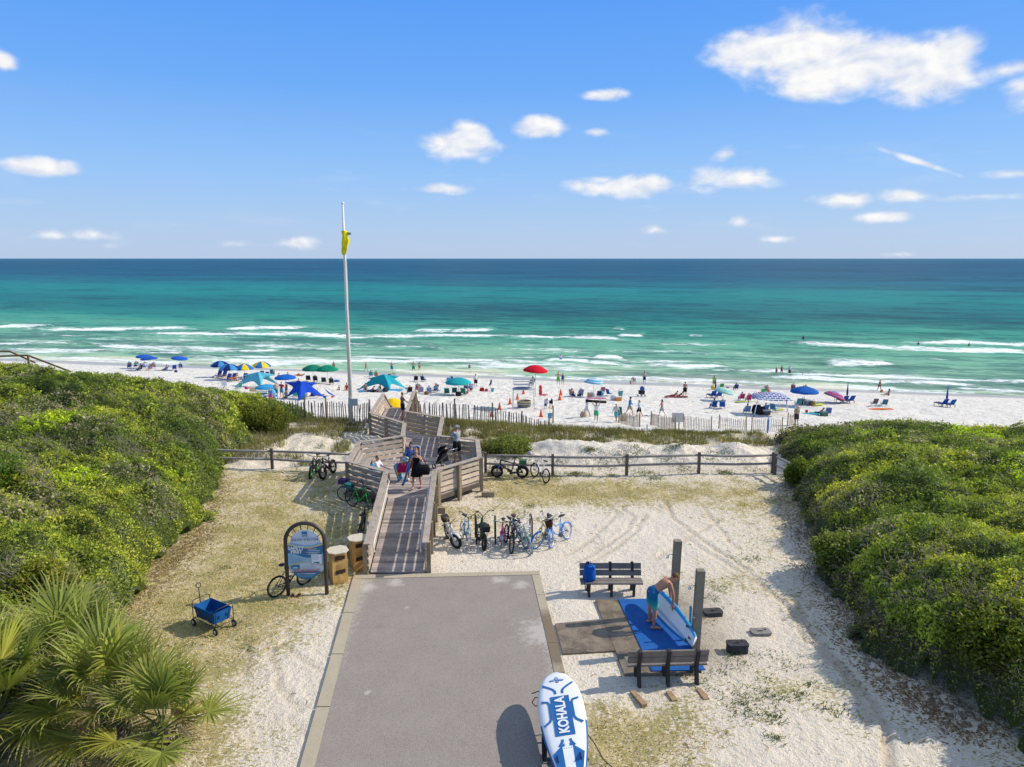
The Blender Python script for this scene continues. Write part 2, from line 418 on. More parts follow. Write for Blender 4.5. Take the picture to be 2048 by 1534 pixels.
for dx_, dy_ in DENTS:                                     # footprints
    m = rng.uniform(.010, .027); rr = rng.uniform(.06, .105)
    if in_road(np.array([dx_]), np.array([dy_]))[0] > .01: continue
    i0 = np.searchsorted(xl, dx_-.3); i1 = np.searchsorted(xl, dx_+.3); j0 = np.searchsorted(yl, dy_-.3); j1 = np.searchsorted(yl, dy_+.3)
    sx, sy = XX[j0:j1, i0:i1], YY[j0:j1, i0:i1]
    d2 = ((sx-dx_)/rr)**2+((sy-dy_)/(rr*1.3))**2
    ZZ[j0:j1, i0:i1] += -m*np.exp(-d2)+m*.5*np.exp(-(np.sqrt(d2)-1.7)**2*3)
nx, ny = len(xl), len(yl)
idx = np.arange(nx*ny).reshape(ny, nx)
Fq = np.stack([idx[:-1, :-1], idx[:-1, 1:], idx[1:, 1:], idx[1:, :-1]], -1).reshape(-1, 4)
S_ = sdist(XX, YY)
beachA = sstep(41, 48, YY+(fbm(XX*.3, YY*.3, 8)-.5)*4)
beachA = np.maximum(beachA, .22*sstep(32.8, 34, YY)*sstep(-1, 1, XX))
wetA = sstep(100.5, 104, S_+(fbm(XX*.06, YY*.1, 9)-.5)*7)
# where the dry turf is thick: zones read off the photograph
def blob(px, py, rx, ry):
    c = G(px, py); return np.exp(-(((XX-c.x)/rx)**2+((YY-c.y)/ry)**2))
gr = .32+np.zeros_like(XX)
gr += .33*(1-sstep(-6.5, -3.2, XX+(fbm(XX*.5, YY*.5, 77)-.5)*4))
for b, k in (((1150, 985, 5.5, 1.6), .62), ((1000, 960, 3, 1.5), .25), ((560, 1090, 3.5, 4), .22), ((430, 1230, 3, 2), .3), ((1250, 1470, 2.2, 1.6), .55), ((1560, 1380, 2.0, 1.0), .3), ((1440, 1170, 1.4, 1.6), .2), ((1510, 1000, 3, 3), .25), ((950, 1040, 2, 1.5), .25), ((350, 1480, 2, 2), .15),
             ((590, 1370, 1.4, 2.4), -.55), ((960, 1110, 2.6, 1.2), -.7), ((1250, 1075, 3.2, 2.2), -.5), ((1180, 1180, 1.2, 2.0), -.6), ((1420, 1260, 1.6, 2.6), -.55), ((1560, 1480, 2.5, 1.6), -.25), ((930, 985, 1.2, 1.4), -.4), ((640, 1230, 1.0, 1.2), -.2), ((1200, 1370, 1.2, .8), -.35), ((700, 1000, 2, 2), -.12)):
    gr = gr+k*blob(*b)
gr = gr*(1-sstep(32.2, 33.5, YY))+.10*sstep(32.2, 33.5, YY)*(1-sstep(40, 43, YY))
gr += .5*sstep(35.2, 36.5, YY)*(1-sstep(40, 42, YY))*(XX > -2)+.22*sstep(33, 35, YY)*(1-sstep(41, 43, YY))*(XX < -8)
gr = np.where(YY > 44, 0, gr)
damp = blob(1385, 1230, 1.0, 1.9)*.9+blob(1420, 1310, .9, .8)*.5
V = np.stack([XX, YY, ZZ], -1).reshape(-1, 3)
gm = npmesh('ground', V, Fq, dict(grass=np.clip(gr, 0, 1), beach=beachA, wet=wetA, damp=np.clip(damp, 0, 1), track=np.clip(TRK, 0, 1)))
m = bpy.data.materials.new('ground'); t = NT(m)
tc = t.n('ShaderNodeTexCoord').outputs['Object']
def attr(t, nm): return t.n('ShaderNodeAttribute', attribute_name=nm).outputs['Fac']
ga, ba, wa, da = (attr(t, q) for q in ('grass', 'beach', 'wet', 'damp'))
nA = t.noise(tc, .9, 5, .6); nB = t.noise(tc, 7, 5, .68); nC = t.noise(tc, 40, 3, .6); nD = t.noise(tc, .33, 3)
strk = t.noise(t.mapping(tc, (1.0, 2.2, 1), (0, 0, .3)), 9, 4, .65)
sand = t.mix(nA, (.66, .575, .46), (.85, .78, .67))
sand = t.mix(t.ramp(nB, [(.35, .35), (.6, 0.0)]), sand, (.50, .39, .265))
sand = t.mix(t.ramp(nC, [(.3, .25), (.6, 0.0)]), sand, (.45, .35, .24))
straw = t.mix(nC, (.36, .285, .125), (.60, .49, .26))
green = t.mix(nC, (.20, .18, .04), (.36, .30, .09))
turf = t.mix(t.ramp(t.math('ADD', nA, t.math('MULTIPLY', nC, .3)), [(.55, 0.0), (.8, 1.0)]), straw, green)
gv = t.math('ADD', ga, t.math('MULTIPLY_ADD', nB, 2.0, -1.0)); gv = t.math('ADD', gv, t.math('MULTIPLY_ADD', nA, 1.1, -.55)); gv = t.math('ADD', gv, t.math('MULTIPLY_ADD', strk, 2.2, -1.1))
gmask = t.ramp(gv, [(.40, 0.0), (.62, .9)])
yard = t.mix(gmask, sand, turf)
yard = t.mix(t.math('MULTIPLY', da, t.ramp(nA, [(.3, .5), (.7, 1.0)])), yard, (.21, .165, .115))
yard = t.mix(t.math('MULTIPLY', attr(t, 'track'), .5), yard, (.40, .32, .22))
bs = t.mix(nB, (.66, .62, .545), (.86, .82, .745))
bs = t.mix(t.ramp(t.noise(t.mapping(tc, (1, .6, 1)), 3.0, 6, .8), [(.38, .8), (.53, 0.0)]), bs, (.40, .365, .31))
wetc = t.mix(nD, (.33, .29, .235), (.45, .41, .345))
bs = t.mix(wa, bs, wetc)
c = t.mix(ba, yard, bs)
rgh = t.mix(wa, .95, .28)
nE = t.noise(tc, 16, 3, .6)
hgt = t.math('ADD', t.math('MULTIPLY', nB, .9), t.math('ADD', t.math('MULTIPLY', nC, .15), t.math('MULTIPLY', nE, .35)))
bp = t.n('ShaderNodeBump'); bp.inputs['Distance'].default_value = .13; t.l(hgt, bp.inputs['Height'])
t.l(t.math('MULTIPLY_ADD', wa, -.62, .66, clamp=True), bp.inputs['Strength'])
t.out(t.principled(c, rgh, .25, 0, bp.outputs[0]))
gm.materials.append(m)
go = bpy.data.objects.new('ground', gm); COL.objects.link(go); tag(go, 'pale sandy ground with patchy dry turf running down to a white beach', kind='structure')
# ================================================================== sea
FOAM = [(-20, 70, 655, 655, 9), (75, 350, 660, 660, 7), (470, 592, 658, 658, 7), (305, 690, 668, 671, 7), (826, 890, 664, 664, 7), (905, 972, 663, 663, 7), (700, 1024, 675, 673, 6), (-10, 183, 688, 687, 5), (-10, 115, 700, 699, 4), (162, 300, 701, 700, 4), (280, 362, 705, 707, 5), (448, 545, 703, 703, 5),
        (390, 620, 714, 718, 5), (560, 1018, 723, 725, 7), (600, 800, 717, 718, 3), (1022, 1060, 727, 725, 4), (1090, 1175, 723, 724, 7), (1190, 1240, 716, 716, 7), (1180, 1238, 727, 731, 6), (1326, 1440, 733, 734, 6), (1240, 1330, 728, 730, 4), (1024, 1105, 675, 677, 6), (1110, 1240, 676, 680, 6), (1225, 1248, 659, 659, 5),
        (1240, 1283, 672, 672, 6), (1380, 1405, 673, 673, 4), (1586, 1612, 671, 671, 2), (1327, 1470, 689, 690, 4), (1610, 1792, 688, 699, 7), (1800, 2060, 699, 706, 7), (1840, 2060, 686, 690, 6), (1664, 1775, 732, 731, 9), (1420, 1645, 742, 747, 5), (1755, 1852, 752, 755, 4), (1560, 1942, 757, 773, 7), (1990, 2060, 765, 766, 6), (1905, 2060, 779, 784, 5), (1640, 1800, 770, 778, 3), (1300, 1440, 746, 751, 3), (900, 1100, 737, 741, 3), (500, 760, 728, 732, 3), (1000, 1090, 716, 714, 3)]
ss = np.concatenate([np.arange(104, 205, .38), np.geomspace(205, 60000, 190)])
uu = np.linspace(-1, 1, 720)
SSs, UU = np.meshgrid(ss, uu, indexing='ij')
TT = -(1.30*SSs+25)+(UU+1)/2*(1.30*SSs+25+.72*SSs+25)
SX = SSs*NX+TT*NY; SY = SSs*NY-TT*NX
foam = np.zeros_like(SX); wav = np.zeros_like(SX)
lo = SSs < 215
fx, fs = SX[lo], SSs[lo]; ft = TT[lo]
fo = np.zeros(len(fx)); wv = np.zeros(len(fx))
wob = (fbm(ft*.11, fs*.05, 41, 4)-.5)
for a, b, ya, yb, th in FOAM:
    pa, pb = G(a, ya, SEA), G(b, yb, SEA)
    A_ = (sdist(pa.x, pa.y), pa.x*NY-pa.y*NX); B_ = (sdist(pb.x, pb.y), pb.x*NY-pb.y*NX)
    dd = (A_[0]+B_[0])/2; mpp = dd*dd/(18.5*F)
    k = (ft-A_[1])/(B_[1]-A_[1]+1e-9)
    sc = A_[0]+(B_[0]-A_[0])*k+wob*mpp*7
    q = (fs-sc)/(th*mpp*.5)
    endf = sstep(-.28, .16, k)*(1-sstep(.84, 1.28, k))
    prof = np.where(q < 0, np.exp(-(q*1.3)**2), .75*np.exp(-(q*.6)**2)+.25*np.exp(-(q*1.5)**2))*endf*(.72+.5*fbm(ft*.16, fs*.1, 43, 3))
    fo = np.maximum(fo, .74*prof*min(1, th/6.5))
    wv = np.maximum(wv, .045*th*endf*np.exp(-((fs-sc-th*mpp*.5)/(th*mpp*1.0))**2))
fo = np.maximum(fo, .34*np.exp(-((fs-110.2+wob*5)/1.3)**2))
fo = np.maximum(fo, .50*sstep(165, 122, fs)*sstep(.46, .66, fbm(ft*.04, fs*.2, 61, 3)))
foam[lo] = fo; wav[lo] = wv
swell = (fbm(TT*.035, SSs*.16, 51, 3)-.5)*np.interp(SSs, [104, 112, 130, 300, 2000], [.05, .25, .7, 1.0, 1.0])
SZ = SEA+wav+swell*.7+np.interp(SSs, [104, 109, 112], [-.25, .02, 0])-np.interp(SSs, [205, 60000], [0, 0])
lg = np.log(SSs)
stops = [(104, (.46, .46, .36)), (109.5, (.42, .46, .335)), (113, (.26, .37, .25)), (122, (.16, .31, .20)), (140, (.115, .285, .178)), (165, (.06, .235, .150)), (185, (.038, .21, .138)), (205, (.012, .155, .112)), (250, (.003, .105, .094)), (300, (.002, .108, .100)), (345, (.002, .138, .118)), (410, (.002, .138, .128)), (500, (.002, .10, .116)), (680, (.001, .070, .104)), (1000, (.001, .058, .098)), (2500, (.002, .056, .10)), (8000, (.008, .08, .135)), (60000, (.03, .13, .22))]  # farthest stops turn paler: distance haze put into the water colour
lp = np.log([s[0] for s in stops]); jit = (fbm(TT/np.maximum(SSs, 150)*9, lg*14, 71, 4)-.5)*.26
cc = np.stack([np.interp(lg+jit, lp, [s[1][k] for s in stops]) for k in range(3)], -1)
# troughs in front of a crest show green through the wave face
tr = np.zeros_like(SX); tr[lo] = np.clip(wv*2.2, 0, 1)
cc = cc*(1-.35*tr[..., None])+np.array([.06, .26, .15])*.35*tr[..., None]
na, nb = len(ss), len(uu)
idx = np.arange(na*nb).reshape(na, nb)
Fq = np.stack([idx[:-1, :-1], idx[1:, :-1], idx[1:, 1:], idx[:-1, 1:]], -1).reshape(-1, 4)
V = np.stack([SX, SY, SZ], -1).reshape(-1, 3)
sm_ = npmesh('sea', V, Fq, dict(foam=foam), dict(tint=cc.reshape(-1, 3)))
m = bpy.data.materials.new('sea'); t = NT(m)
tc = t.n('ShaderNodeTexCoord').outputs['Object']
tint = t.n('ShaderNodeAttribute', attribute_name='tint').outputs['Color']
fa = attr(t, 'foam')
rt = t.mapping(tc, (1, 1, 1), (0, 0, R(12.6)))
w1 = t.noise(t.mapping(rt, (.16, .5, 1)), 1.0, 5, .65); w2 = t.noise(t.mapping(rt, (.035, .10, 1)), 1.0, 4, .6); w3 = t.noise(t.mapping(rt, (.004, .012, 1)), 1.0, 10, .72)
k = t.math('ADD', t.math('MULTIPLY', w1, .8), t.math('MULTIPLY', w2, .7)); k = t.math('ADD', k, t.math('MULTIPLY', w3, 1.1)); k = t.math('SUBTRACT', k, .30)
wc = t.mix(1.0, tint, t.ramp(k, [(.76, (.42, .52, .56)), (1.0, (1, 1, 1)), (1.24, (1.6, 1.45, 1.38))]), 'MULTIPLY')  # light and dark of the ripple facets put into the water colour
f1 = t.noise(t.mapping(rt, (.55, 1.1, 1)), 1.1, 6, .72)
f2 = t.noise(t.mapping(rt, (.12, .35, 1)), 1.0, 4, .6)
fm = t.ramp(t.math('ADD', fa, t.math('ADD', t.math('MULTIPLY_ADD', f1, 1.7, -.86), t.math('MULTIPLY_ADD', f2, 1.5, -.68))), [(.34, 0.0), (.70, 1.0)])
fm = t.math('MULTIPLY', fm, t.ramp(fa, [(.03, 0.0), (.15, 1.0)]))
caps = t.math('MULTIPLY', t.ramp(t.noise(t.mapping(rt, (.06, .22, 1)), 1.0, 6, .7), [(.765, 0.0), (.80, .5)]), 1.0)
fm2 = t.math('MAXIMUM', fm, caps)
cfin = t.mix(fm2, wc, (.80, .83, .82))
nb_ = t.bump(t.math('ADD', w1, t.math('MULTIPLY', w2, 2.0)), .55, .6)
t.out(t.principled(cfin, t.mix(fm2, .4, .9), .05, 0, nb_))
sm_.materials.append(m)
sea = bpy.data.objects.new('sea', sm_); COL.objects.link(sea); tag(sea, 'emerald sea darkening to blue at the horizon with white breakers near the shore', kind='structure')
# ================================================================== road, kerb, shower pad
m = bpy.data.materials.new('asphalt'); t = NT(m)
tc = t.n('ShaderNodeTexCoord').outputs['Object']
n1 = t.noise(tc, 55, 3, .8); n2 = t.noise(tc, 1.1, 5, .65); n3 = t.noise(tc, 5, 5, .7); vor = t.n('ShaderNodeTexVoronoi'); vor.inputs['Scale'].default_value = 70; t.l(tc, vor.inputs['Vector'])
c = t.mix(n2, (.285, .245, .21), (.40, .35, .305))
c = t.mix(t.ramp(n1, [(.38, .8), (.58, 0.0)]), c, (.14, .12, .105))
c = t.mix(t.ramp(vor.outputs['Distance'], [(.05, .45), (.3, 0.0)]), c, (.36, .345, .33))
def near_pt(t, tc, p, rad):
    v = t.n('ShaderNodeVectorMath', operation='DISTANCE'); t.l(tc, v.inputs[0]); v.inputs[1].default_value = p
    return t.math('MULTIPLY_ADD', v.outputs['Value'], -1/rad, 1.0)
st = near_pt(t, tc, tuple(G(1092, 1265, .05)), 1.5)
for q in ((1040, 1170), (1000, 1160), (790, 1165), (740, 1175), (815, 1215), (735, 1385)):
    st = t.math('MAXIMUM', st, near_pt(t, tc, tuple(G(*q, .05)), .55 if q[1] < 1180 else .16))
stain = t.ramp(t.math('ADD', st, t.math('MULTIPLY_ADD', n3, 1.5, -1.05)), [(.12, 0.0), (.5, .62)])
c = t.mix(stain, c, (.52, .48, .43))
c = t.mix(t.ramp(t.noise(tc, 2.3, 4, .6), [(.62, 0.0), (.78, .4)]), c, (.16, .145, .13))
sx1 = t.n('ShaderNodeSeparateXYZ'); t.l(tc, sx1.inputs[0])
ed = t.math('MULTIPLY_ADD', t.math('ABSOLUTE', t.math('ADD', sx1.outputs[0], 1.72)), 1.0, -2.05)
n4 = t.noise(tc, 9, 5, .75)
c = t.mix(t.ramp(t.math('ADD', t.math('MULTIPLY', ed, .9), t.math('MULTIPLY_ADD', n4, 1.6, -1.15)), [(.1, 0.0), (.6, .6)]), c, (.60, .53, .42))
c = t.mix(t.ramp(t.noise(tc, 24, 3, .75), [(.60, 0.0), (.72, .35)]), c, (.50, .45, .38))
t.out(t.principled(c, .9, .2, 0, t.bump(n1, .5, .012)))
m_as = m
m = bpy.data.materials.new('kerb'); t = NT(m)
tc = t.n('ShaderNodeTexCoord').outputs['Object']
n1 = t.noise(tc, 1.6, 5, .65); n2 = t.noise(tc, 25, 3)
c = t.mix(n1, (.36, .30, .205), (.50, .44, .33)); c = t.mix(t.ramp(n2, [(.3, .35), (.6, 0.0)]), c, (.27, .225, .16))
wt = near_pt(t, tc, tuple(G(1135, 1275, .05)), 2.3)
c = t.mix(t.ramp(t.math('ADD', wt, t.math('MULTIPLY_ADD', n1, .8, -.5)), [(.1, 0.0), (.35, .9)]), c, (.17, .125, .08))
t.out(t.principled(c, .85, .25, 0, t.bump(n2, .25, .01)))
m_kb = m
AL, AR, AR2 = tuple(G(724.5, 1161)[:2]), tuple(G(1064, 1153)[:2]), tuple(G(1108.6, 1349)[:2])
q_ = G(631, 1534); k_ = (q_.y-8)/(AL[1]-q_.y); BL = (q_.x-(AL[0]-q_.x)*k_, 8.0); BR = (AR2[0]+(AR2[0]-AR[0])/(AR2[1]-AR[1])*(8-AR2[1]), 8.0)
b = MB(); b.prism([BL, BR, AR2, AR, AL], -.2, .05)
ro = b.build('road', m_as); tag(ro, 'worn grey asphalt lane ending at the boardwalk ramp', kind='structure')
b = MB()
for i in range(6):                                            # kerb strip in cast lengths with open joints
    f0, f1 = i/6+.0012, (i+1)/6-.0012
    for (p, q, w0, w1) in ((BL, AL, -.30, 0), (BR, AR2, 0, .26), (AR2, AR, 0, .26)):
        if (p is BR or p is AR2) and i > 3: continue
        n_ = 4 if p is not BL else 6
        f0, f1 = i/n_+.0012, (i+1)/n_-.0012
        a0 = (p[0]+(q[0]-p[0])*f0, p[1]+(q[1]-p[1])*f0); a1 = (p[0]+(q[0]-p[0])*f1, p[1]+(q[1]-p[1])*f1)
        b.prism([(a0[0]+w0, a0[1]), (a0[0]+w1-.004, a0[1]), (a1[0]+w1-.004, a1[1]), (a1[0]+w0, a1[1])], -.2, .062)
for i in range(3):
    xa = AL[0]-.30+i*(AR[0]+.26-AL[0]+.30)/3; xb = AL[0]-.30+(i+1)*(AR[0]+.26-AL[0]+.30)/3-.006
    ya = lambda x: AL[1]+(x-AL[0])*(AR[1]-AL[1])/(AR[0]-AL[0])+.004
    b.prism([(xa, ya(xa)), (xb, ya(xb)), (xb, ya(xb)+.27), (xa, ya(xa)+.27)], -.2, .064)
kb = b.build('kerb', m_kb); tag(kb, 'flush beige concrete kerb strip framing the asphalt lane', kind='structure')
m = bpy.data.materials.new('wet_concrete'); t = NT(m)
tc = t.n('ShaderNodeTexCoord').outputs['Object']
n1 = t.noise(tc, 2.0, 5, .65); n2 = t.noise(tc, 18, 4, .65)
c = t.mix(t.ramp(n1, [(.35, 0.0), (.65, 1.0)]), (.10, .072, .042), (.25, .195, .13)); c = t.mix(t.ramp(n2, [(.52, 0.0), (.72, .6)]), c, (.38, .32, .24))
t.out(t.principled(c, t.mix(n1, .35, .7), .4, 0, t.bump(n2, .2, .01)))
m_pad = m
b = MB()
b.prism([(1.19, 18.2), (1.30, 16.68), (2.66, 16.82), (2.57, 18.47)], -.2, .048)
b.prism([(2.46, 19.57), (2.665, 16.82), (2.73, 15.75), (3.0, 15.75), (3.0, 19.57)][0:2]+[(2.73, 15.75), (4.5, 15.78), (4.3, 19.6)], -.2, .055)
pd = b.build('pavement', m_pad); tag(pd, 'wet brown concrete pad and path at the outdoor shower', kind='structure')
# ================================================================== scrub, grasses, palms
def in_poly_sd(x, y, poly):
    """signed distance, positive inside"""
    ins = np.zeros(np.shape(x), bool); n = len(poly)
    for i in range(n):
        (ax, ay), (bx, by) = poly[i], poly[(i+1) % n]
        c = ((ay > y) != (by > y)) & (x < (bx-ax)*(y-ay)/(by-ay+1e-12)+ax); ins ^= c
    d = seg_dist(x, y, list(poly)+[poly[0]])
    return np.where(ins, d, -d)
def leaf_mat(name, trans=.35):
    m = bpy.data.materials.new(name); t = NT(m)
    c = t.n('ShaderNodeAttribute', attribute_name='tint').outputs['Color']
    p = t.principled(c, .55, .3)
    tr = t.n('ShaderNodeBsdfTranslucent'); t.l(t.mix(1.0, c, (1.5, 1.6, .7), 'MULTIPLY'), tr.inputs[0])
    mx = t.n('ShaderNodeMixShader'); mx.inputs[0].default_value = trans; t.l(p, mx.inputs[1]); t.l(tr.outputs[0], mx.inputs[2])
    t.out(mx.outputs[0]); return m
LEAF = leaf_mat('foliage'); BLADE = leaf_mat('grass_blade', .25)
UNDER = M((.022, .026, .011), .95, .5, 3, 0, kind='undergrowth')
BARK = M((.16, .135, .105), .9, .4, 14, .1, bump=.4, bscale=40, kind='bark')
def leaves(P, N, size, cols, r, flat=.55):
    """one bent rhombic leaf per point"""
    n = len(P)
    d = r.normal(size=(n, 3)); d /= np.linalg.norm(d, axis=1)[:, None]
    nn = N*flat+d*(1-flat)*1.3; nn /= np.linalg.norm(nn, axis=1)[:, None]
    a = np.cross(nn, r.normal(size=(n, 3))); a /= np.linalg.norm(a, axis=1)[:, None]+1e-9
    b = np.cross(nn, a); s = size[:, None]
    v = np.stack([P-a*s*.55, P+b*s*.26+nn*s*.06, P+a*s*.55-nn*s*.05, P-b*s*.26+nn*s*.06], 1).reshape(-1, 3)
    f = np.arange(4*n).reshape(n, 4)
    return v, f, np.repeat(cols, 4, 0)
PAL = np.array([(.135, .185, .03), (.25, .31, .042), (.39, .43, .052), (.56, .54, .065), (.52, .64, .03), (.42, .36, .26)])
def foliage_cols(x, y, r, lime=None, n_off=0):
    a = fbm(x*.42, y*.42, 81+n_off, 3); b = fbm(x*1.5, y*1.5, 85+n_off, 3)
    k = np.clip((a-.36)*6.0+(b-.5)*3.0+r.normal(size=len(x))*.55, 0, 3)
    i = np.floor(k).astype(int); f = (k-i)[:, None]; i1 = np.minimum(i+1, 3)
    c = PAL[i]*(1-f)+PAL[i1]*f
    if lime is not None:
        for cx, cy, rr in lime:
            m = (np.hypot(x-cx, (y-cy)*.8) < rr*(.7+.6*b)) & (r.random(len(x)) < .8); c[m] = PAL[4]*r.uniform(.7, 1.15, m.sum())[:, None]
    g = fbm(x*.55, y*.55, 95+n_off, 3)
    m = (g > .645) & (r.random(len(x)) < .5); c[m] = PAL[5]*r.uniform(.6, 1.25, m.sum())[:, None]
    return c*r.uniform(.75, 1.25, len(x))[:, None]
def thicket(name, label, poly, top, box, lime, seed, dens=1.0):
    r = np.random.default_rng(seed)
    st = .22
    xs = np.arange(box[0], box[1], st); ys = np.arange(box[2], box[3], st)
    X, Y = np.meshgrid(xs, ys); sdv = in_poly_sd(X+(fbm(X*.8, Y*.8, seed, 3)-.5)*1.6, Y+(fbm(X*.8, Y*.8, seed+3, 3)-.5)*1.6, poly)
    T = Hbase(X, Y); Zt = T+top(X, Y, np.maximum(sdv, 0), r)
    ins = sdv > -.12
    idx = np.arange(X.size).reshape(X.shape)
    q = ins[:-1, :-1] & ins[:-1, 1:] & ins[1:, 1:] & ins[1:, :-1]
    Fq = np.stack([idx[:-1, :-1], idx[:-1, 1:], idx[1:, 1:], idx[1:, :-1]], -1)[q]
    V = np.stack([X, Y, np.where(ins, Zt-.12, T-.3)], -1).reshape(-1, 3)
    used = np.unique(Fq); mp = np.full(len(V), -1); mp[used] = np.arange(len(used))
    base_v, base_f = V[used], mp[Fq]
    # area-weighted scatter over the surface
    gx, gy = np.gradient(Zt, st, axis=1), np.gradient(Zt, st, axis=0)
    cell = np.argwhere(q); cx, cy = X[:-1, :-1][q]+st/2, Y[:-1, :-1][q]+st/2
    gxc, gyc = gx[:-1, :-1][q], gy[:-1, :-1][q]
    area = st*st*np.sqrt(1+gxc**2+gyc**2)
    dist = np.hypot(cx, cy)
    vis = np.abs(cx) < .80*cy+3
    ls = .0265+.00168*dist
    num = area/(ls**2)*3.1*dens*vis
    cnt = r.poisson(num)
    rep = np.repeat(np.arange(len(cx)), cnt)
    px = cx[rep]+r.uniform(-.5, .5, len(rep))*st; py = cy[rep]+r.uniform(-.5, .5, len(rep))*st
    i = np.clip(((px-xs[0])/st), 0, len(xs)-1.001); j = np.clip(((py-ys[0])/st), 0, len(ys)-1.001)
    i0 = i.astype(int); j0 = j.astype(int); fx_, fy_ = i-i0, j-j0
    pz = Zt[j0, i0]*(1-fx_)*(1-fy_)+Zt[j0, i0+1]*fx_*(1-fy_)+Zt[j0+1, i0]*(1-fx_)*fy_+Zt[j0+1, i0+1]*fx_*fy_
    N = np.stack([-gxc[rep], -gyc[rep], np.ones(len(rep))], -1); N /= np.linalg.norm(N, axis=1)[:, None]
    tuft = (fbm(px*3.0, py*3.0, seed+9, 2)-.42)*.55
    P = np.stack([px, py, pz], -1)+N*(r.normal(size=len(rep))*.07+tuft*.55)[:, None]
    c = foliage_cols(px, py, r, lime, seed)
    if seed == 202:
        low = (P[:, 2]-Hbase(px, py) < .95) & (r.random(len(px)) < .62); c[low] = np.array((.20, .155, .10))*r.uniform(.5, 1.3, low.sum())[:, None]  # brown twiggy foot of this thicket, its shade put into the colour too
    depth = np.clip(.82+tuft*2.0, .6, 1.3)[:, None]          # shade between the tufts put into the leaf colour, raised leaves lighter
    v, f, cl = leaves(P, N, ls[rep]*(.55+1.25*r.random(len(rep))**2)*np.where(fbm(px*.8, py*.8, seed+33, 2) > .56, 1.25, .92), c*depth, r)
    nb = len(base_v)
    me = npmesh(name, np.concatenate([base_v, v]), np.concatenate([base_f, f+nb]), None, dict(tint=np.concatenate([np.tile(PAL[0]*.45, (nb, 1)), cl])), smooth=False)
    me.materials.append(LEAF)
    o = bpy.data.objects.new(name, me); COL.objects.link(o); tag(o, label, kind='stuff')
    return o, (xs, ys, Zt, sdv, st)
def g2(px, py): return tuple(G(px, py)[:2])
LB = [(-9.4, 7), (-10.6, 15.5), g2(225, 1235), g2(272, 1170), g2(315, 1130), g2(360, 1095), g2(398, 1060), g2(416, 1000), g2(432, 950), (-14.0, 34.0), (-13.8, 36.5), (-14.6, 39.0), (-13.0, 40.8), (-12.2, 43.0), (-12.5, 44.6), (-16.2, 46.6), (-22, 48.6), (-28, 50.6), (-34, 52.4), (-44, 55), (-70, 60), (-90, 40), (-90, 7)]
def lumps(X, Y, s):
    big = fbm(X*.30+Y*.08, Y*.36, s, 3)-.5
    mid = np.abs(fbm(X*.62+Y*.2, Y*.85, s+5, 3)-.5)*2
    return big*1.8+(.38-mid)*1.25+(fbm(X*1.9, Y*1.9, s+8, 2)-.5)*.62
def ltop(X, Y, d, r):
    edge = 1-np.exp(-d/.75)
    base = 1.75+np.clip((-X-14)*.09, 0, 2.6)*(1-sstep(38, 48, Y))+.5*sstep(.5, 5, d)
    ridge = np.interp(X, [-45, -34, -28, -22, -15.6, -12], [3.0, 2.9, 2.6, 2.3, 1.1, .5])
    k = sstep(36, 44, Y); h = base*(1-k)+ridge*k
    return edge*np.maximum(h+lumps(X, Y, 101)*(.85-.5*k), .35)
scrub_l, GL = thicket('coastal_scrub', 'dense green coastal scrub covering the rise on the left', LB, ltop, (-62, -8.5, 9, 60), [g2(520, 905), (-12.6, 41.5), (-14.5, 21)] and [(-13.2, 33.5, 1.0), (-15.5, 24.5, .8), (-20, 30, 1.2), (-14.4, 28, .7)], 201)
RB = [g2(1545, 880), (13.3, 33.4), (13.1, 31.6), g2(1585, 985), g2(1600, 1030), g2(1622, 1065), g2(1655, 1130), g2(1690, 1200), g2(1725, 1270), g2(1775, 1330), g2(1850, 1385), g2(1920, 1425), g2(1990, 1470), (10.6, 12.6), (12, 7), (60, 7), (60, 38), (34, 36.2), (27, 36.8), (23, 38.6), (18.5, 39.6), (15.2, 38.8)]
def rtop(X, Y, d, r):
    edge = 1-np.exp(-d/.7)
    h = 1.75+.30*(1-sstep(24, 30, Y))+.25*sstep(.6, 4, d)*(1-sstep(28, 34, Y))-.75*sstep(29, 37, Y)
    return edge*np.maximum(h+lumps(X, Y, 301)*(.62-.2*sstep(33, 38, Y)), .35)
scrub_r, GR = thicket('coastal_scrub', 'dense wind clipped green scrub filling the right side', RB, rtop, (8, 46, 9, 42), [(19.5, 24.5, 1.5), (21.5, 27.0, 1.0), (17.5, 33.5, .9), (22.5, 33.5, 1.2), (18.5, 18.6, .9), (11.9, 30.5, .5)], 202)
def gz(g, x, y):
    xs, ys, Zt, sdv, st = g; i = int((x-xs[0])/st); j = int((y-ys[0])/st); return float(Zt[j, i])
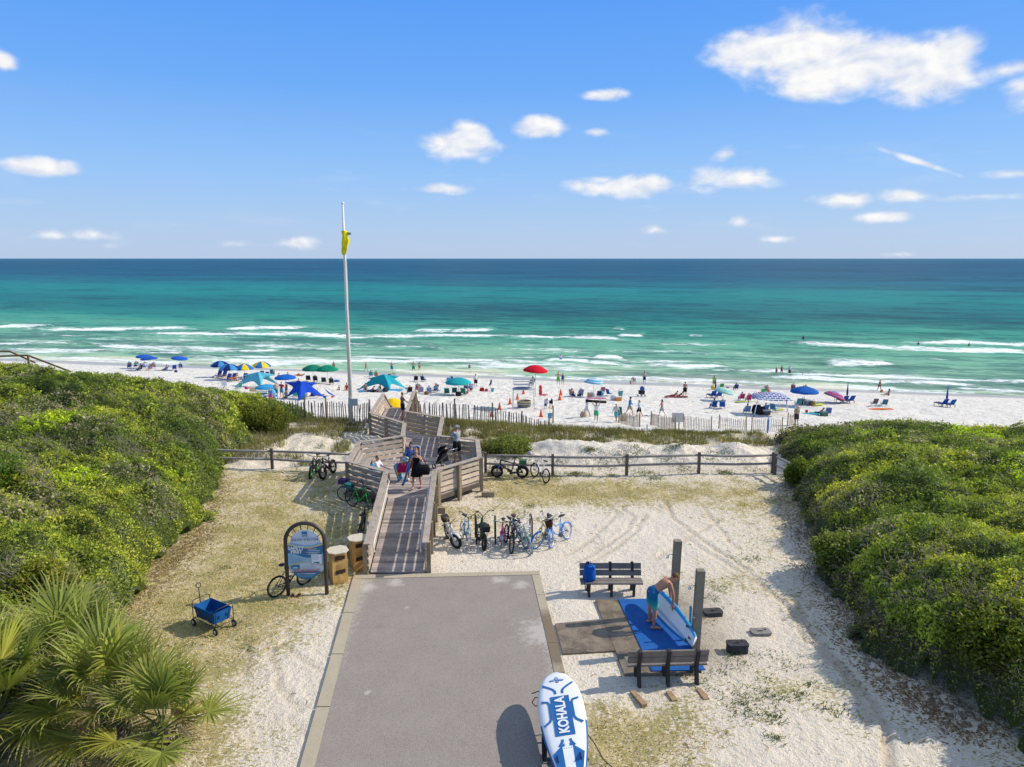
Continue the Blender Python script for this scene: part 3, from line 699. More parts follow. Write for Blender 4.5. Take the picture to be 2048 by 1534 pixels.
# bare grey twigs poking out of both thickets
def twigs(label, spots, g, seed):
    rr = random.Random(seed); b = MB()
    for px, py, rad, n in spots:
        c = None
        d = ray(px, py); tt = 8.0
        while tt < 60:
            x, y = d[0]*tt, d[1]*tt
            try: z = gz(g, x, y)
            except IndexError: z = -5
            if CAMH+d[2]*tt < z: break
            tt += .15
        for _ in range(int(n*2.2)):
            x = d[0]*tt+rr.gauss(0, rad); y = d[1]*tt+rr.gauss(0, rad)
            try: z = gz(g, x, y)
            except IndexError: continue
            p = Vector((x, y, z-.06)); dr = Vector((rr.uniform(-1, .4), rr.uniform(-.7, .5), rr.uniform(.3, 1.1))).normalized()
            pts = [p]
            for k in range(4):
                dr = (dr+Vector((rr.gauss(0, .28), rr.gauss(0, .28), rr.gauss(-.03, .2)))).normalized(); pts.append(pts[-1]+dr*rr.uniform(.06, .17))
                if rr.random() < .6:
                    q = (dr+Vector((rr.gauss(0, .6), rr.gauss(0, .6), rr.gauss(0, .4)))).normalized(); b.tube([pts[-1], pts[-1]+q*rr.uniform(.1, .3)], [.005, .002], 3)
            b.tube(pts, [.012, .010, .008, .005, .003], 3)
    o = b.build('dead_twigs', M((.27, .235, .19), .9, .35, 6, .05, kind='dead_wood')); tag(o, label, kind='stuff')
twigs('bare grey dead twigs among the left scrub', [(90, 900, 1.0, 60), (60, 960, .8, 45), (250, 905, .6, 40), (30, 850, .8, 20), (340, 890, .5, 25), (210, 790, .8, 25), (330, 800, .6, 25), (60, 1150, .35, 40), (120, 1175, .3, 30), (30, 830, .5, 20), (300, 830, .5, 15)], GL, 1)
twigs('bare grey dead twigs on the edge of the right scrub', [(1655, 960, .6, 45), (1640, 1060, .45, 50), (1665, 1110, .5, 45), (1700, 905, .7, 40), (1900, 1270, .5, 40), (1950, 1350, .5, 40), (1760, 1180, .6, 40), (1800, 1240, .5, 35), (1720, 880, .7, 30), (1960, 1300, .4, 30), (1720, 1010, .6, 25), (1850, 1100, .6, 15), (1985, 1380, .5, 35), (1700, 1150, .4, 30)], GR, 2)
# ---- grass blades (vectorised strips)
def blades(name, label, x, y, h, w, cols, lean, r, zoff=-.02):
    n = len(x); z = H(x, y)+zoff
    a = r.uniform(0, 2*PI, n); bx, by = np.cos(a)*w, np.sin(a)*w
    la = r.uniform(0, 2*PI, n); lx, ly = np.cos(la)*lean*h-h*.12, np.sin(la)*lean*h
    p0 = np.stack([x-bx, y-by, z], -1); p1 = np.stack([x+bx, y+by, z], -1)
    m0 = np.stack([x-bx*.7+lx*.35, y-by*.7+ly*.35, z+h*.6], -1); m1 = np.stack([x+bx*.7+lx*.35, y+by*.7+ly*.35, z+h*.6], -1)
    t0 = np.stack([x+lx-bx*.15, y+ly-by*.15, z+h*.96], -1); t1 = np.stack([x+lx+bx*.15, y+ly+by*.15, z+h*.96], -1)
    v = np.stack([p0, p1, m0, m1, t0, t1], 1).reshape(-1, 3)
    k = np.arange(n)[:, None]*6
    f = np.concatenate([k+np.array([0, 1, 3, 2]), k+np.array([2, 3, 5, 4])], 0)
    me = npmesh(name, v, f, None, dict(tint=np.repeat(cols, 6, 0)), smooth=False); me.materials.append(BLADE)
    o = bpy.data.objects.new(name, me); COL.objects.link(o); tag(o, label, kind='stuff'); return o
r = np.random.default_rng(5)
n = 52000
x = r.uniform(-5.4, 14.5, n); y = r.uniform(33.4, 43.5, n)
edge = 37.3+(fbm(x*.5, y*0+3, 4, 3)-.5)*1.8-3.2*(1-sstep(-1, 2.2, x))
den = fbm(x*.9, y*.9, 14, 3)
k = (y > edge) & (den > .36) & (y < 43.2-np.interp(x, [0, 14], [0, 2.2])+den*1.5) & (x > np.interp(y, [32, 33.3, 37.3, 38.8, 45], [-1.3, -3.3, -3.5, -5.7, -6.1])+.1)
x, y = x[k], y[k]
g = fbm(x*.6, y*.6, 24, 3)[:, None]; u = r.random((len(x), 1))
cols = np.where(u < .48, np.array([.25, .20, .085]), np.where(u < .8, np.array([.14, .155, .035]), np.array([.09, .125, .025])))*(.55+.9*g)
blades('beach_grass', 'tall olive beach grass along the dune crest', x, y, r.uniform(.18, .46, len(x))*np.interp(x, [0, 4, 9, 14], [1.0, .95, .8, .7]), .011, cols, .38, r)
n = 30000
x = r.uniform(-15, -3.6, n); y = r.uniform(33.2, 43.5, n)
den = fbm(x*.7, y*.7, 17, 3)
k = (den+.22*(y > 38.5)-.15*(x > -8.5)*(y < 38) > .5) & ~((x > np.interp(y, [32, 33.3, 36, 38.4, 44], [-7.3, -5.6, -5.8, -8.0, -8.3])-.1) & (x < np.interp(y, [32, 33.3, 37.3, 38.8, 45], [-1.4, -3.3, -3.5, -5.7, -6.1])))
x, y = x[k], y[k]; g = fbm(x*.6, y*.6, 24, 3)[:, None]; u = r.random((len(x), 1))
cols = np.where(u < .55, np.array([.22, .185, .075]), np.array([.115, .135, .032]))*(.6+.8*g)
blades('beach_grass', 'sparse beach grass beside the boardwalk and left picket fence', x, y, r.uniform(.15, .42, len(x)), .010, cols, .35, r)
# low weeds and turf of the yard
n = 260000
x = r.uniform(-13.5, 13, n); y = r.uniform(12.2, 35.0, n)
gi = np.interp
ix = np.clip(np.searchsorted(xl, x), 0, len(xl)-1); iy = np.clip(np.searchsorted(yl, y), 0, len(yl)-1)
gv = gr[iy, ix]+(fbm(x*6, y*6, 44, 3)-.5)*1.1+(fbm(x*.9, y*.9, 45, 3)-.5)*.8
k = (gv > .66) & (in_road(x, y) < .02) & (np.abs(x) < .75*y+1) & (r.random(n) < .85)
x, y = x[k], y[k]; g = fbm(x*1.2, y*1.2, 46, 3)[:, None]; u = r.random((len(x), 1))
cols = np.where(u < .62, np.array([.60, .47, .20]), np.where(u < .9, np.array([.38, .32, .10]), np.array([.20, .22, .05])))*(.65+.7*g)
blades('turf', 'short dry turf in patches over the sandy yard', x, y, r.uniform(.02, .075, len(x)), .011, cols, .75, r, -.004)
# greener weed tufts
rs = []
for px, py in [(450, 1135), (500, 1100), (487, 1245), (500, 1293), (440, 1240), (685, 1165), (1440, 1180), (1415, 1245), (1480, 1330), (1530, 1360), (1570, 1330), (1600, 1395), (1440, 1345), (1450, 1390), (1380, 1360), (1545, 1440), (1500, 1410), (1465, 1310), (1540, 1310), (1620, 1370), (1480, 1385), (1555, 1480), (1660, 1420), (1090, 1040), (1045, 1030), (1060, 1012), (960, 1035), (905, 1040), (1180, 1000), (1420, 1200), (1500, 1120), (1010, 1000), (585, 1110), (660, 1030), (640, 1095), (380, 1290), (1180, 950), (1225, 950), (1100, 950), (1350, 945), (1040, 945), (1000, 915), (1060, 905), (1120, 910), (1150, 930), (1200, 912), (1240, 905), (1290, 925), (1330, 905), (1370, 918), (1420, 905), (1450, 925), (1490, 908), (1520, 920), (1100, 935), (1310, 940), (1030, 935), (1180, 898), (1270, 895), (1350, 893), (1440, 893), (1530, 1385), (1560, 1400), (1490, 1430), (1430, 1195), (640, 905), (668, 890), (600, 925), (480, 870)]:
    c = G(px, py); nn = rng.integers(25, 110); s_ = rng.uniform(.12, .34)
    if 885 < py < 942 and px > 960: nn *= 4; s_ *= 1.5; c = G(px, py+(940-py)*.25, .4)
    rs.append(np.stack([r.normal(c.x, s_, nn), r.normal(c.y, s_*.8, nn)], -1))
q = np.concatenate(rs); u = r.random((len(q), 1))
cols = np.where(u < .6, np.array([.10, .15, .03]), np.array([.19, .20, .06]))*r.uniform(.7, 1.2, (len(q), 1))
blades('weeds', 'low green weed tufts scattered over the sand', q[:, 0], q[:, 1], r.uniform(.03, .11, len(q)), .016, cols, .9, r)
# leaf litter under the scrub edges
n = 9000
t_ = r.random(n)*10; e = np.array(RB[2:13]); i = np.floor(t_).astype(int); f_ = (t_-i)[:, None]
p = e[i]*(1-f_)+e[np.minimum(i+1, 10)]*f_+r.normal(size=(n, 2))*np.array([.45, .3])-np.array([.25, .1])
e2 = np.array(LB[1:9]); n2 = 7000; t2 = r.random(n2)*7; i2 = np.floor(t2).astype(int); f2 = (t2-i2)[:, None]
p2 = e2[i2]*(1-f2)+e2[i2+1]*f2+r.normal(size=(n2, 2))*.45+np.array([.2, 0])
p = np.concatenate([p, p2])
cols = np.array([.30, .20, .115])*r.uniform(.4, 1.4, (len(p), 1))
P = np.stack([p[:, 0], p[:, 1], H(p[:, 0], p[:, 1])+.012], -1)
v, f, cl = leaves(P, np.tile([0, 0, 1.0], (len(P), 1)), r.uniform(.04, .09, len(P)), cols, r, .9)
me = npmesh('leaf_litter', v, f, None, dict(tint=cl), smooth=False); me.materials.append(BLADE)
o = bpy.data.objects.new('leaf_litter', me); COL.objects.link(o); tag(o, 'brown leaf litter along the edges of the scrub', kind='stuff')
# ---- single shrubs that stand out
def shrub(label, c, rad, hgt, cols_, seed, needle=False, n=9000):
    r = np.random.default_rng(seed); root = thing('shrub', label, 'shrub', c)
    b = MB(); rr = random.Random(seed)
    for _ in range(16):
        a = rr.uniform(0, 2*PI); e = Vector((math.cos(a)*rad*.7*rr.random(), math.sin(a)*rad*.7*rr.random(), hgt*rr.uniform(.5, .85)))
        b.tube([(0, 0, -.2), e*.5+Vector((rr.gauss(0, .08), rr.gauss(0, .08), .05)), e], [.03, .02, .006], 5)
    b.build('stems', BARK, root)
    # sprays of small leaves around many clump centres
    k = 90; cc = r.normal(size=(k, 3)); cc /= np.linalg.norm(cc, axis=1)[:, None]; cc[:, 2] = np.abs(cc[:, 2])*.95
    cc *= r.uniform(.55, 1.05, k)[:, None]
    cc = cc*np.array([rad, rad, hgt*.78])+np.array([0, 0, hgt*.16])
    i = r.integers(0, k, n); off = r.normal(size=(n, 3))*rad*.13; P = cc[i]+off
    N = P/np.array([rad, rad, hgt]); N /= np.linalg.norm(N, axis=1)[:, None]+1e-6
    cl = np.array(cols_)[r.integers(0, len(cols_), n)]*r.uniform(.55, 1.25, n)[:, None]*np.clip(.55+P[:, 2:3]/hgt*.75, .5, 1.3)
    v, f, cl = leaves(P, N, r.uniform(.07, .12, n), cl, r, .2 if needle else .45)
    me = npmesh('foliage', v, f, None, dict(tint=cl), smooth=False); me.materials.append(LEAF); link('foliage', me, root)
    return root
YG = [(.20, .225, .022), (.14, .18, .02), (.26, .235, .03), (.09, .13, .02)]
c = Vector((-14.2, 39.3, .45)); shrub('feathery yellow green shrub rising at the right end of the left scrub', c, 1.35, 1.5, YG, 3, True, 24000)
def on_scrub(g, px, py):
    d = ray(px, py); tt = 8.0
    while tt < 60:
        x, y = d[0]*tt, d[1]*tt
        try: z = gz(g, x, y)
        except IndexError: z = -5
        if CAMH+d[2]*tt < z: return Vector((x, y, z))
        tt += .12
    return Vector((d[0]*20, d[1]*20, 1))
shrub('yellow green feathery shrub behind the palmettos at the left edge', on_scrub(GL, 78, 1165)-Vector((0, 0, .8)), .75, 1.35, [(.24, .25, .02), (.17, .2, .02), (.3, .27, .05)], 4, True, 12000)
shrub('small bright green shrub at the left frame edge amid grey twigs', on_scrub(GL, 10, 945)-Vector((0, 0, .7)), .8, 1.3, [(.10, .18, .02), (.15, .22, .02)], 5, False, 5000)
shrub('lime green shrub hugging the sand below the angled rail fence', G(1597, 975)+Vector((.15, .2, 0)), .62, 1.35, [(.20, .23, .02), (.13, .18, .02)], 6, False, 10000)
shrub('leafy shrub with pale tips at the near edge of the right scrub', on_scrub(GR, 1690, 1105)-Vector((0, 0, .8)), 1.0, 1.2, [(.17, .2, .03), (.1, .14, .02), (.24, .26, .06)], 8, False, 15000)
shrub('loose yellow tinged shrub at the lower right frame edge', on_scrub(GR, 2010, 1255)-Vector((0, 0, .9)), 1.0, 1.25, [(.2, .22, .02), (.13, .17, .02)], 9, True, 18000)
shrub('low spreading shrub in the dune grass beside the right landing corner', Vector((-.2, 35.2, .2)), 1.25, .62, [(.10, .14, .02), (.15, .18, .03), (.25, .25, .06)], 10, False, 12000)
# ---- palmettos
def palmetto(label, c, nf, seed, sc=1.0, avoid=None):
    r = random.Random(seed); root = thing('palmetto', label, 'palm', c)
    b = MB(); b.tube([(0, 0, -.3), (.03, 0, .3), (0, .02, .75*sc)], [.2, .19, .15], 10)
    for _ in range(40):
        a = r.uniform(0, 2*PI); z = r.uniform(.0, .75)*sc; q = Vector((math.cos(a)*.17, math.sin(a)*.17, z)); b.bar(q, q+Vector((math.cos(a)*.1, math.sin(a)*.1, .16)), .07, .02)
    b.build('trunk', BARK, root)
    for i in range(nf):
        az_ = 2*PI*(i*.381966)+r.uniform(-.2, .2); up = R(82)-(i/nf)**.9*R(98)+r.uniform(-.1, .1)
        L = r.uniform(.75, 1.1)*sc; drop = .35+.5*(i/nf)
        d = Vector((math.cos(az_)*math.cos(up), math.sin(az_)*math.cos(up), math.sin(up)))
        p0 = Vector((0, 0, .72*sc)); pts = [p0]
        dd = d.copy()
        for k in range(5):
            pts.append(pts[-1]+dd*L/5); dd = (dd+Vector((0, 0, -.07*drop))).normalized()
        fr = MB(); fr.tube(pts, [.022, .02, .018, .016, .014, .010], 5, mi=0)
        V = []; Fc = []; Cc = []
        hub = pts[-1]; ax = dd; side = ax.cross(Vector((0, 0, 1)))
        side = side.normalized() if side.length > .1 else Vector((1, 0, 0)); nn = side.cross(ax).normalized()
        ns = 40; FL = r.uniform(.8, 1.05)*sc
        old = i/nf > .86; tone = r.uniform(.75, 1.25)
        base = np.array((.40, .31, .17)) if old else np.array((.21, .25, .06))*tone+np.array((.15, .105, .0))*r.random()
        for s in range(ns):
            th = (s/(ns-1)-.5)*R(235); fold = .30*abs(math.sin(th))+.035*(-1)**s
            sdn = (ax*math.cos(th)+side*math.sin(th)+nn*fold).normalized()
            ll = FL*(.62+.38*math.cos(th*.62))*r.uniform(.82, 1.1); wv = .0195*sc; sb = base*r.uniform(.55, 1.35)
            wd = sdn.cross(nn).normalized(); q = hub.copy(); e = sdn.copy(); ring = []
            fr_ = [(.0, .2), (.2, .85), (.42, 1.3), (.60, .95), (.80, .5), (.93, .22), (1.0, .04)]
            prev = 0; thread = r.random() < .45; droop = r.uniform(.25, 1.0)*(2.2 if r.random() < .15 else 1)
            for tt, wf in fr_:
                q = q+e*ll*(tt-prev); prev = tt
                if tt > .25: e = (e+Vector((0, 0, -(.10+.20*drop)*tt*droop*(2.0 if tt > .75 else 1)))).normalized()
                ring.append((q-wd*wv*wf, q+wd*wv*wf, tt))
            o = len(V)
            for a_, b_, tt in ring:
                V += [a_, b_]
                tip = min(1, max(0, (tt-.72)/.25)) if not old else 1
                cc_ = sb*(1-tip*.8*thread)+np.array((.50, .40, .24))*tip*.8*thread
                if tt < .2: cc_ = cc_*1.35
                Cc += [cc_, cc_]
            Fc += [(o+2*k, o+2*k+1, o+2*k+3, o+2*k+2) for k in range(len(ring)-1)]
        nb = len(fr.v); V = [tuple(p) for p in V]
        pet = np.tile(np.array((.15, .17, .05)), (nb, 1))
        me = bpy.data.meshes.new('frond'); me.from_pydata(fr.v+V, [], fr.f+[tuple(i_+nb for i_ in f) for f in Fc])
        at = me.attributes.new('tint', 'FLOAT_COLOR', 'POINT'); a4 = np.ones((nb+len(V), 4), np.float32); a4[:, :3] = np.concatenate([pet, np.array(Cc)]); at.data.foreach_set('color', a4.ravel())
        me.materials.append(LEAF); link('frond', me, root)
    return root
palmetto('large fan palmetto in the lower left corner with drooping fronds', (-8.25, 13.3, 0), 22, 1, 1.12)
palmetto('tall upright fan palmetto behind the others in the lower left', (-9.9, 14.6, 0), 19, 2, 1.16)
palmetto('fan palmetto reaching right over the sand in the lower left', (-7.0, 12.85, 0), 13, 3, .92)
palmetto('fan palmetto cut by the left frame edge', (-10.4, 13.0, 0), 18, 4, 1.2)

b = MB(); rr = random.Random(12)
for _ in range(260):
    x, y = rr.uniform(-10, 12), rr.uniform(13, 32)
    if in_road(np.array([x]), np.array([y]))[0] > .01: continue
    a_ = rr.uniform(0, PI); L_ = rr.uniform(.04, .22); z = hz(x, y)+.008; q = Vector((math.cos(a_), math.sin(a_), 0))*L_
    b.tube([Vector((x, y, z)), Vector((x, y, z+.012))+q*.5+Vector((rr.gauss(0, .02), 0, 0)), Vector((x, y, z))+q], [.006, .007, .003], 4)
tag(b.build('stick_litter', M((.19, .13, .08), .9, .4, 6, .05, kind='dead_wood')), 'small sticks and debris scattered over the yard sand', kind='stuff')
# ================================================================== boardwalk
WD = wood((.40, .34, .29)); WD_L = wood((.50, .42, .34)); WD_P = wood((.31, .26, .18)); WD_D = wood((.17, .14, .115)); WD_DECK = wood((.41, .36, .335)); WD_G = wood((.34, .315, .30))
DK = .5
Lc = [(-4.60, 21.30), (-5.06, 27.46), (-6.89, 28.89), (-7.12, 32.02), (-5.27, 33.24), (-5.57, 35.87), (-7.8, 38.41), (-8.11, 44.0)]
Rc = [(-2.76, 21.40), (-3.11, 27.6), (-1.40, 29.5), (-1.63, 32.48), (-3.52, 33.24), (-3.74, 37.28), (-5.9, 38.8), (-6.29, 45.0)]
def dz_(y): return DK if y > 27.4 else .075+(DK-.075)*(y-21.4)/6.0
def xat(ch, y): return float(np.interp(y, [p[1] for p in ch], [p[0] for p in ch]))
bw = thing('boardwalk', 'weathered timber boardwalk with ramp, landing and slatted rails leading to the beach', 'boardwalk', (-4.5, 30, 0))
O = Vector((-4.5, 30, 0))
b = MB(); y = 21.42
while y < 44.9:
    y1 = min(y+.138, 44.95)
    xa, xb, xc, xd = xat(Lc, y)+.06, xat(Rc, y)-.06, xat(Rc, y1)-.06, xat(Lc, y1)+.06
    za, zb = dz_(y), dz_(y1)
    vs = [(xa, y, za-.04), (xb, y, za-.04), (xc, y1, zb-.04), (xd, y1, zb-.04), (xa, y, za), (xb, y, za), (xc, y1, zb), (xd, y1, zb)]
    b.add(vs, [(3, 2, 1, 0), (4, 5, 6, 7), (0, 1, 5, 4), (1, 2, 6, 5), (2, 3, 7, 6), (3, 0, 4, 7)]); y = y1+.010
b.build('deck', WD_DECK, bw, O)
b = MB()
for ch in (Lc, Rc):
    for p, q in zip(ch[:-1], ch[1:]):
        b.bar((p[0], p[1], dz_(p[1])-.14), (q[0], q[1], dz_(q[1])-.14), .05, .19)
for yy in np.arange(23, 45, 1.6): b.bar((xat(Lc, yy), yy, dz_(yy)-.16), (xat(Rc, yy), yy, dz_(yy)-.16), .05, .15)
b.build('joists', WD_D, bw, O)
def capz(y): return 1.57 if y > 27.4 else 1.10+(1.57-1.10)*(y-21.4)/6.0
def rail_run(ch, side):
    for k, (p, q) in enumerate(zip(ch[:-1], ch[1:])):
        a, c = Vector((*p, 0)), Vector((*q, 0)); L = (c-a).length; d = (c-a).normalized(); nrm = Vector((d.y, -d.x, 0))*(1 if side > 0 else -1)
        n = max(1, round(L/1.55))
        # slats: four wide boards with open gaps, inside the posts
        sl = MB(); lo = 5 if (side > 0 and k == 1) else 4
        for s in range(lo):
            zz = .86-.235*s
            s0 = a+d*.03-nrm*.02; s1 = c-d*.03-nrm*.02
            sl.bar(s0+Vector((0, 0, dz_(p[1])+zz)), s1+Vector((0, 0, dz_(q[1])+zz)), .035, .165)
        sl.build('slats', WD_L if (k in (1, 2, 3) and side > 0) or (side < 0 and k in (3, 6)) else WD, bw, O)
        cp = MB()
        e0 = a-d*.08; e1 = c+d*.08
        cp.bar(e0+Vector((0, 0, capz(p[1])+.004*(k % 2))), e1+Vector((0, 0, capz(q[1])+.004*(k % 2))), .21, .04)
        cp.build('cap_rail', WD, bw, O)
        for i in range(n+1):
            if i == n and k < len(ch)-2: continue
            t = a+(c-a)*(i/n); t = t+d*(.09 if i == 0 else (-.09 if i == n else 0))+nrm*.085
            ps = MB(); g = hz(t.x, t.y)-.4; ztop = capz(t.y)-.03
            ps.box((t.x, t.y, (g+ztop)/2), (.14, .14, ztop-g), math.atan2(d.y, d.x))
            po = ps.build('post', WD_P, bw, O)
            if side > 0 and k == 1:
                bo = MB()
                for zz in np.arange(.15, 1.5, .12):
                    for off in (-.04, .04): bo.disc(t+nrm*.072+d*off+Vector((0, 0, zz)), nrm, .011, .012, 6)
                bo.build('bolts', metal((.12, .11, .1)), po, O)
rail_run(Lc, -1); rail_run(Rc, 1)
for ch, s in ((Lc, 1), (Rc, -1)):                              # white grab rails on the ramp
    pts = []
    for y in np.linspace(21.75, 27.7 if s > 0 else 27.5, 9): pts.append(Vector((xat(ch, y)+s*.17, y, dz_(y)+.86)))
    p0 = pts[0]; pts = [Vector((p0.x, p0.y+.05, p0.z-.34)), Vector((p0.x, p0.y-.13, p0.z-.30)), Vector((p0.x, p0.y-.15, p0.z-.06))]+pts
    b = MB(); b.tube(pts, .021, 8)
    for y in (22.6, 24.5, 26.4): b.tube([(xat(ch, y)+s*.17, y, dz_(y)+.85), (xat(ch, y)+s*.06, y, dz_(y)+.80)], .012, 6)
    b.build('handrail', paint((.75, .75, .74)), bw, O)
b = MB()                                                       # flight of steps down to the beach
for i in range(9):
    y = 45.05+i*.29; z = .36-i*.18
    for k in range(2): b.bar((xat(Lc, 44), y+k*.14, z), (xat(Rc, 44), y+k*.14, z), .13, .04)
for ch in (Lc, Rc):
    x = ch[-1][0]; b.bar((x, 44.9, .38), (x, 47.7, -1.35), .05, .26)
b.build('steps', WD_DECK, bw, O)
for ch, nm in ((Lc, 0), (Rc, 1)):
    x, y0_ = ch[-1]; b = MB()
    b.bar((x, y0_, 1.57), (x, 47.7, -.45), .16, .04)
    for s in range(3): b.bar((x, y0_, 1.36-.24*s), (x, 47.7, -.62-.24*s), .035, .165)
    for y in (46.2, 47.6): z = 1.57-(y-y0_)*2.02/(47.7-y0_); b.bar((x+.1, y, z), (x+.1, y, z-2.0), .12, .12)
    b.build('stair_rail', WD, bw, O)
# squared stub timbers at the foot of the landing
def stub(c, size, rz, label): b = MB(); b.box((0, 0, size[2]/2-.02), size, rz); solo(b, 'timber_block', WD_P, label, 'timber block', c)
stub((-2.88, 27.05, 0), (.42, .2, .24), .1, 'squared timber block on the sand below the ramp top post'); stub((-1.02, 28.95, 0), (.55, .2, .24), 0, 'squared timber block beside the front right landing post'); stub((-.85, 31.9, 0), (.6, .2, .26), 0, 'squared timber block under the rail fence by the landing')
def landing_bench(label, p, q, inward, mat):
    """fixed seat: back boards leaning on the rail, planks on brackets"""
    p, q, n = Vector((*p, DK)), Vector((*q, DK)), Vector((*inward, 0)).normalized()
    o = (p+q)/2; root = thing('bench', label, 'bench', o)
    b = MB()
    for i in range(4): off = n*(.16+i*.125); b.bar(p-o+off+Vector((0, 0, .44)), q-o+off+Vector((0, 0, .44)), .115, .04)
    b.build('seat', mat, root)
    b = MB()
    for i in range(2): off = n*(.10-i*.045); b.bar(p-o+off+Vector((0, 0, .58+i*.19)), q-o+off+Vector((0, 0, .58+i*.19)), .04, .165, up=(-n.x*.25, -n.y*.25, 1))
    b.build('backrest', mat, root)
    for f in (.12, .88):
        b = MB(); c = p+(q-p)*f-o; b.bar(c+n*.1+Vector((0, 0, .2)), c+n*.62+Vector((0, 0, .40)), .08, .1); b.bar(c+n*.56+Vector((0, 0, .4)), c+n*.56, .09, .09); b.build('leg', WD_D, root)
landing_bench('grey plank bench built against the left landing rail', (-6.87, 29.35), (-7.02, 31.6), (1, .06), WD_G)
landing_bench('shaded plank bench against the right landing rail behind the stroller', (-1.62, 30.1), (-1.78, 32.1), (-1, 0), WD_G)
# ================================================================== split rail fences
def rail_fence(label, posts, rails=2, h=1.0):
    o = Vector((posts[0][0], posts[0][1], 0)); root = thing('rail_fence', label, 'fence', o)
    P = [Vector((x, y, hz(x, y))) for x, y in posts]; rr = random.Random(len(label))
    for p in P:
        b = MB(); b.box((0, 0, h/2-.1), (.13, .13, h+.25), rr.uniform(-.1, .1), 0, .96); b.build('post', WD_D, root, None).location = p-o
    for a, c in zip(P[:-1], P[1:]):
        for zz in ((h-.12, h-.52) if rails == 2 else (h-.12,)):
            b = MB(); m_ = (a+c)/2; sag = Vector((0, 0, rr.uniform(-.05, .02)))
            b.tube([a+Vector((0, 0, zz)), (a+m_)/2+Vector((0, 0, zz))+sag*.7, m_+Vector((0, 0, zz))+sag, (m_+c)/2+Vector((0, 0, zz))+sag*.6, c+Vector((0, 0, zz+.005))], [.05, .062, .06, .062, .05], 8); b.build('rail', WD_G, root, o)
f0 = [(-14.9, 33.2), tuple(G(545, 938)[:2]), (-7.5, 32.3)]
rail_fence('weathered split rail fence left of the boardwalk landing', f0)
rail_fence('long weathered split rail fence right of the boardwalk landing', [(-1.25, 32.35)]+[tuple(G(*p)[:2]) for p in ((1105, 951), (1253, 950), (1397, 948), (1545, 945))])
rail_fence('short angled rail fence running down from the fence corner into the right scrub', [tuple(G(1549, 948)[:2]), (12.75, 30.6), (13.05, 29.0)])
b = MB(); b.bar((0, 0, -.3), (0, 0, 1.0), .13, .13); solo(b, 'fence_post', WD_D, 'lone dark post standing in the scrub beyond the rail fence corner', 'post', (14.6, 33.5, .3))
# ================================================================== picket sand fences
PK = wood((.34, .275, .22)); PKL = wood((.42, .35, .28))
def picket_fence(label, pts, h, step, mat, post_every, posth, lean=.12, follow=True, pw=.04, post_mat=None):
    pts = [Vector((*p, 0)) if len(p) == 2 else Vector(p) for p in pts]
    root = thing('picket_fence', label, 'fence', (pts[0].x, pts[0].y, 0)); o = Vector((pts[0].x, pts[0].y, 0))
    rr = random.Random(int(abs(pts[0].x*100))); pk = MB(); wires = {0: [], 1: []}; k = 0
    acc = 0
    for a, c in zip(pts[:-1], pts[1:]):
        L = (c-a).to_2d().length; n = int(L/step)
        for i in range(n):
            f = i/n; p = a+(c-a)*f; z = hz(p.x, p.y) if len(pts[0]) == 3 and a.z == 0 else p.z
            dx = rr.gauss(0, lean*.35)*h; dy = rr.gauss(0, lean*.3)*h; hh = h*rr.uniform(.92, 1.06)
            wv = .06*math.sin((acc+f*L)*2.1)
            pk.bar((p.x, p.y+wv, z-.25), (p.x+dx, p.y+dy+wv, z+hh), pw, .012, up=(0, 1, 0))
            for w_, zz in ((0, .35), (1, .78)): wires[w_].append(Vector((p.x+dx*zz, p.y+dy*zz+wv, z+hh*zz)))
        m_ = max(1, round(L/post_every))
        for i in range(m_+1):
            if i == m_ and c is not pts[-1]: continue
            p = a+(c-a)*(i/m_); z = hz(p.x, p.y) if a.z == 0 else p.z
            b = MB(); b.tube([(p.x, p.y-.06, z-.4), (p.x+rr.gauss(0, .05), p.y-.06, z+posth*rr.uniform(.95, 1.05))], [.055, .05], 7); b.build('post', post_mat or WD_D, root, o)
        acc += L
    pk.build('pickets', mat, root, o)
    b = MB()
    for w_ in wires.values(): b.tube(w_, .006, 3, caps=False)
    b.build('wire', metal((.2, .18, .16)), root, o)
picket_fence('dark leaning picket sand fence left of the boardwalk steps', [(-14.6, 42.5), (-12.6, 42.2), (-11.2, 41.9), (-9.9, 42.2), (-8.5, 41.5)], 1.2, .135, PK, 2.9, 1.45, pw=.055)
picket_fence('long dark picket sand fence curving right from the boardwalk steps', [(-6.0, 41.6), (-3.5, 42.6), (-1.2, 43.0), (.6, 43.6), (2.4, 44.2)], 1.2, .135, PK, 2.2, 1.5, pw=.055)
def lowf(label, a, c, mat=PKL): picket_fence(label, [tuple(GT(*a)[:2]), tuple(GT(*c)[:2])], 1.05, .16, mat, 50, 1.28, .05, pw=.045, post_mat=wood((.34, .25, .16)))
lowf('pale picket panel nearest the walkers on the beach path', (1237, 846), (1279, 857)); lowf('pale picket panel just left of the grey sign', (1301, 851), (1351, 864)); lowf('pale picket panel just right of the grey sign', (1368, 856), (1422, 863))
lowf('pale picket panel left of the blue post', (1437, 859), (1492, 864)); lowf('pale picket panel behind the blue post', (1503, 861), (1564, 862)); lowf('short pale picket panel beside the scrub with the man in brown', (1574, 852), (1590, 850))
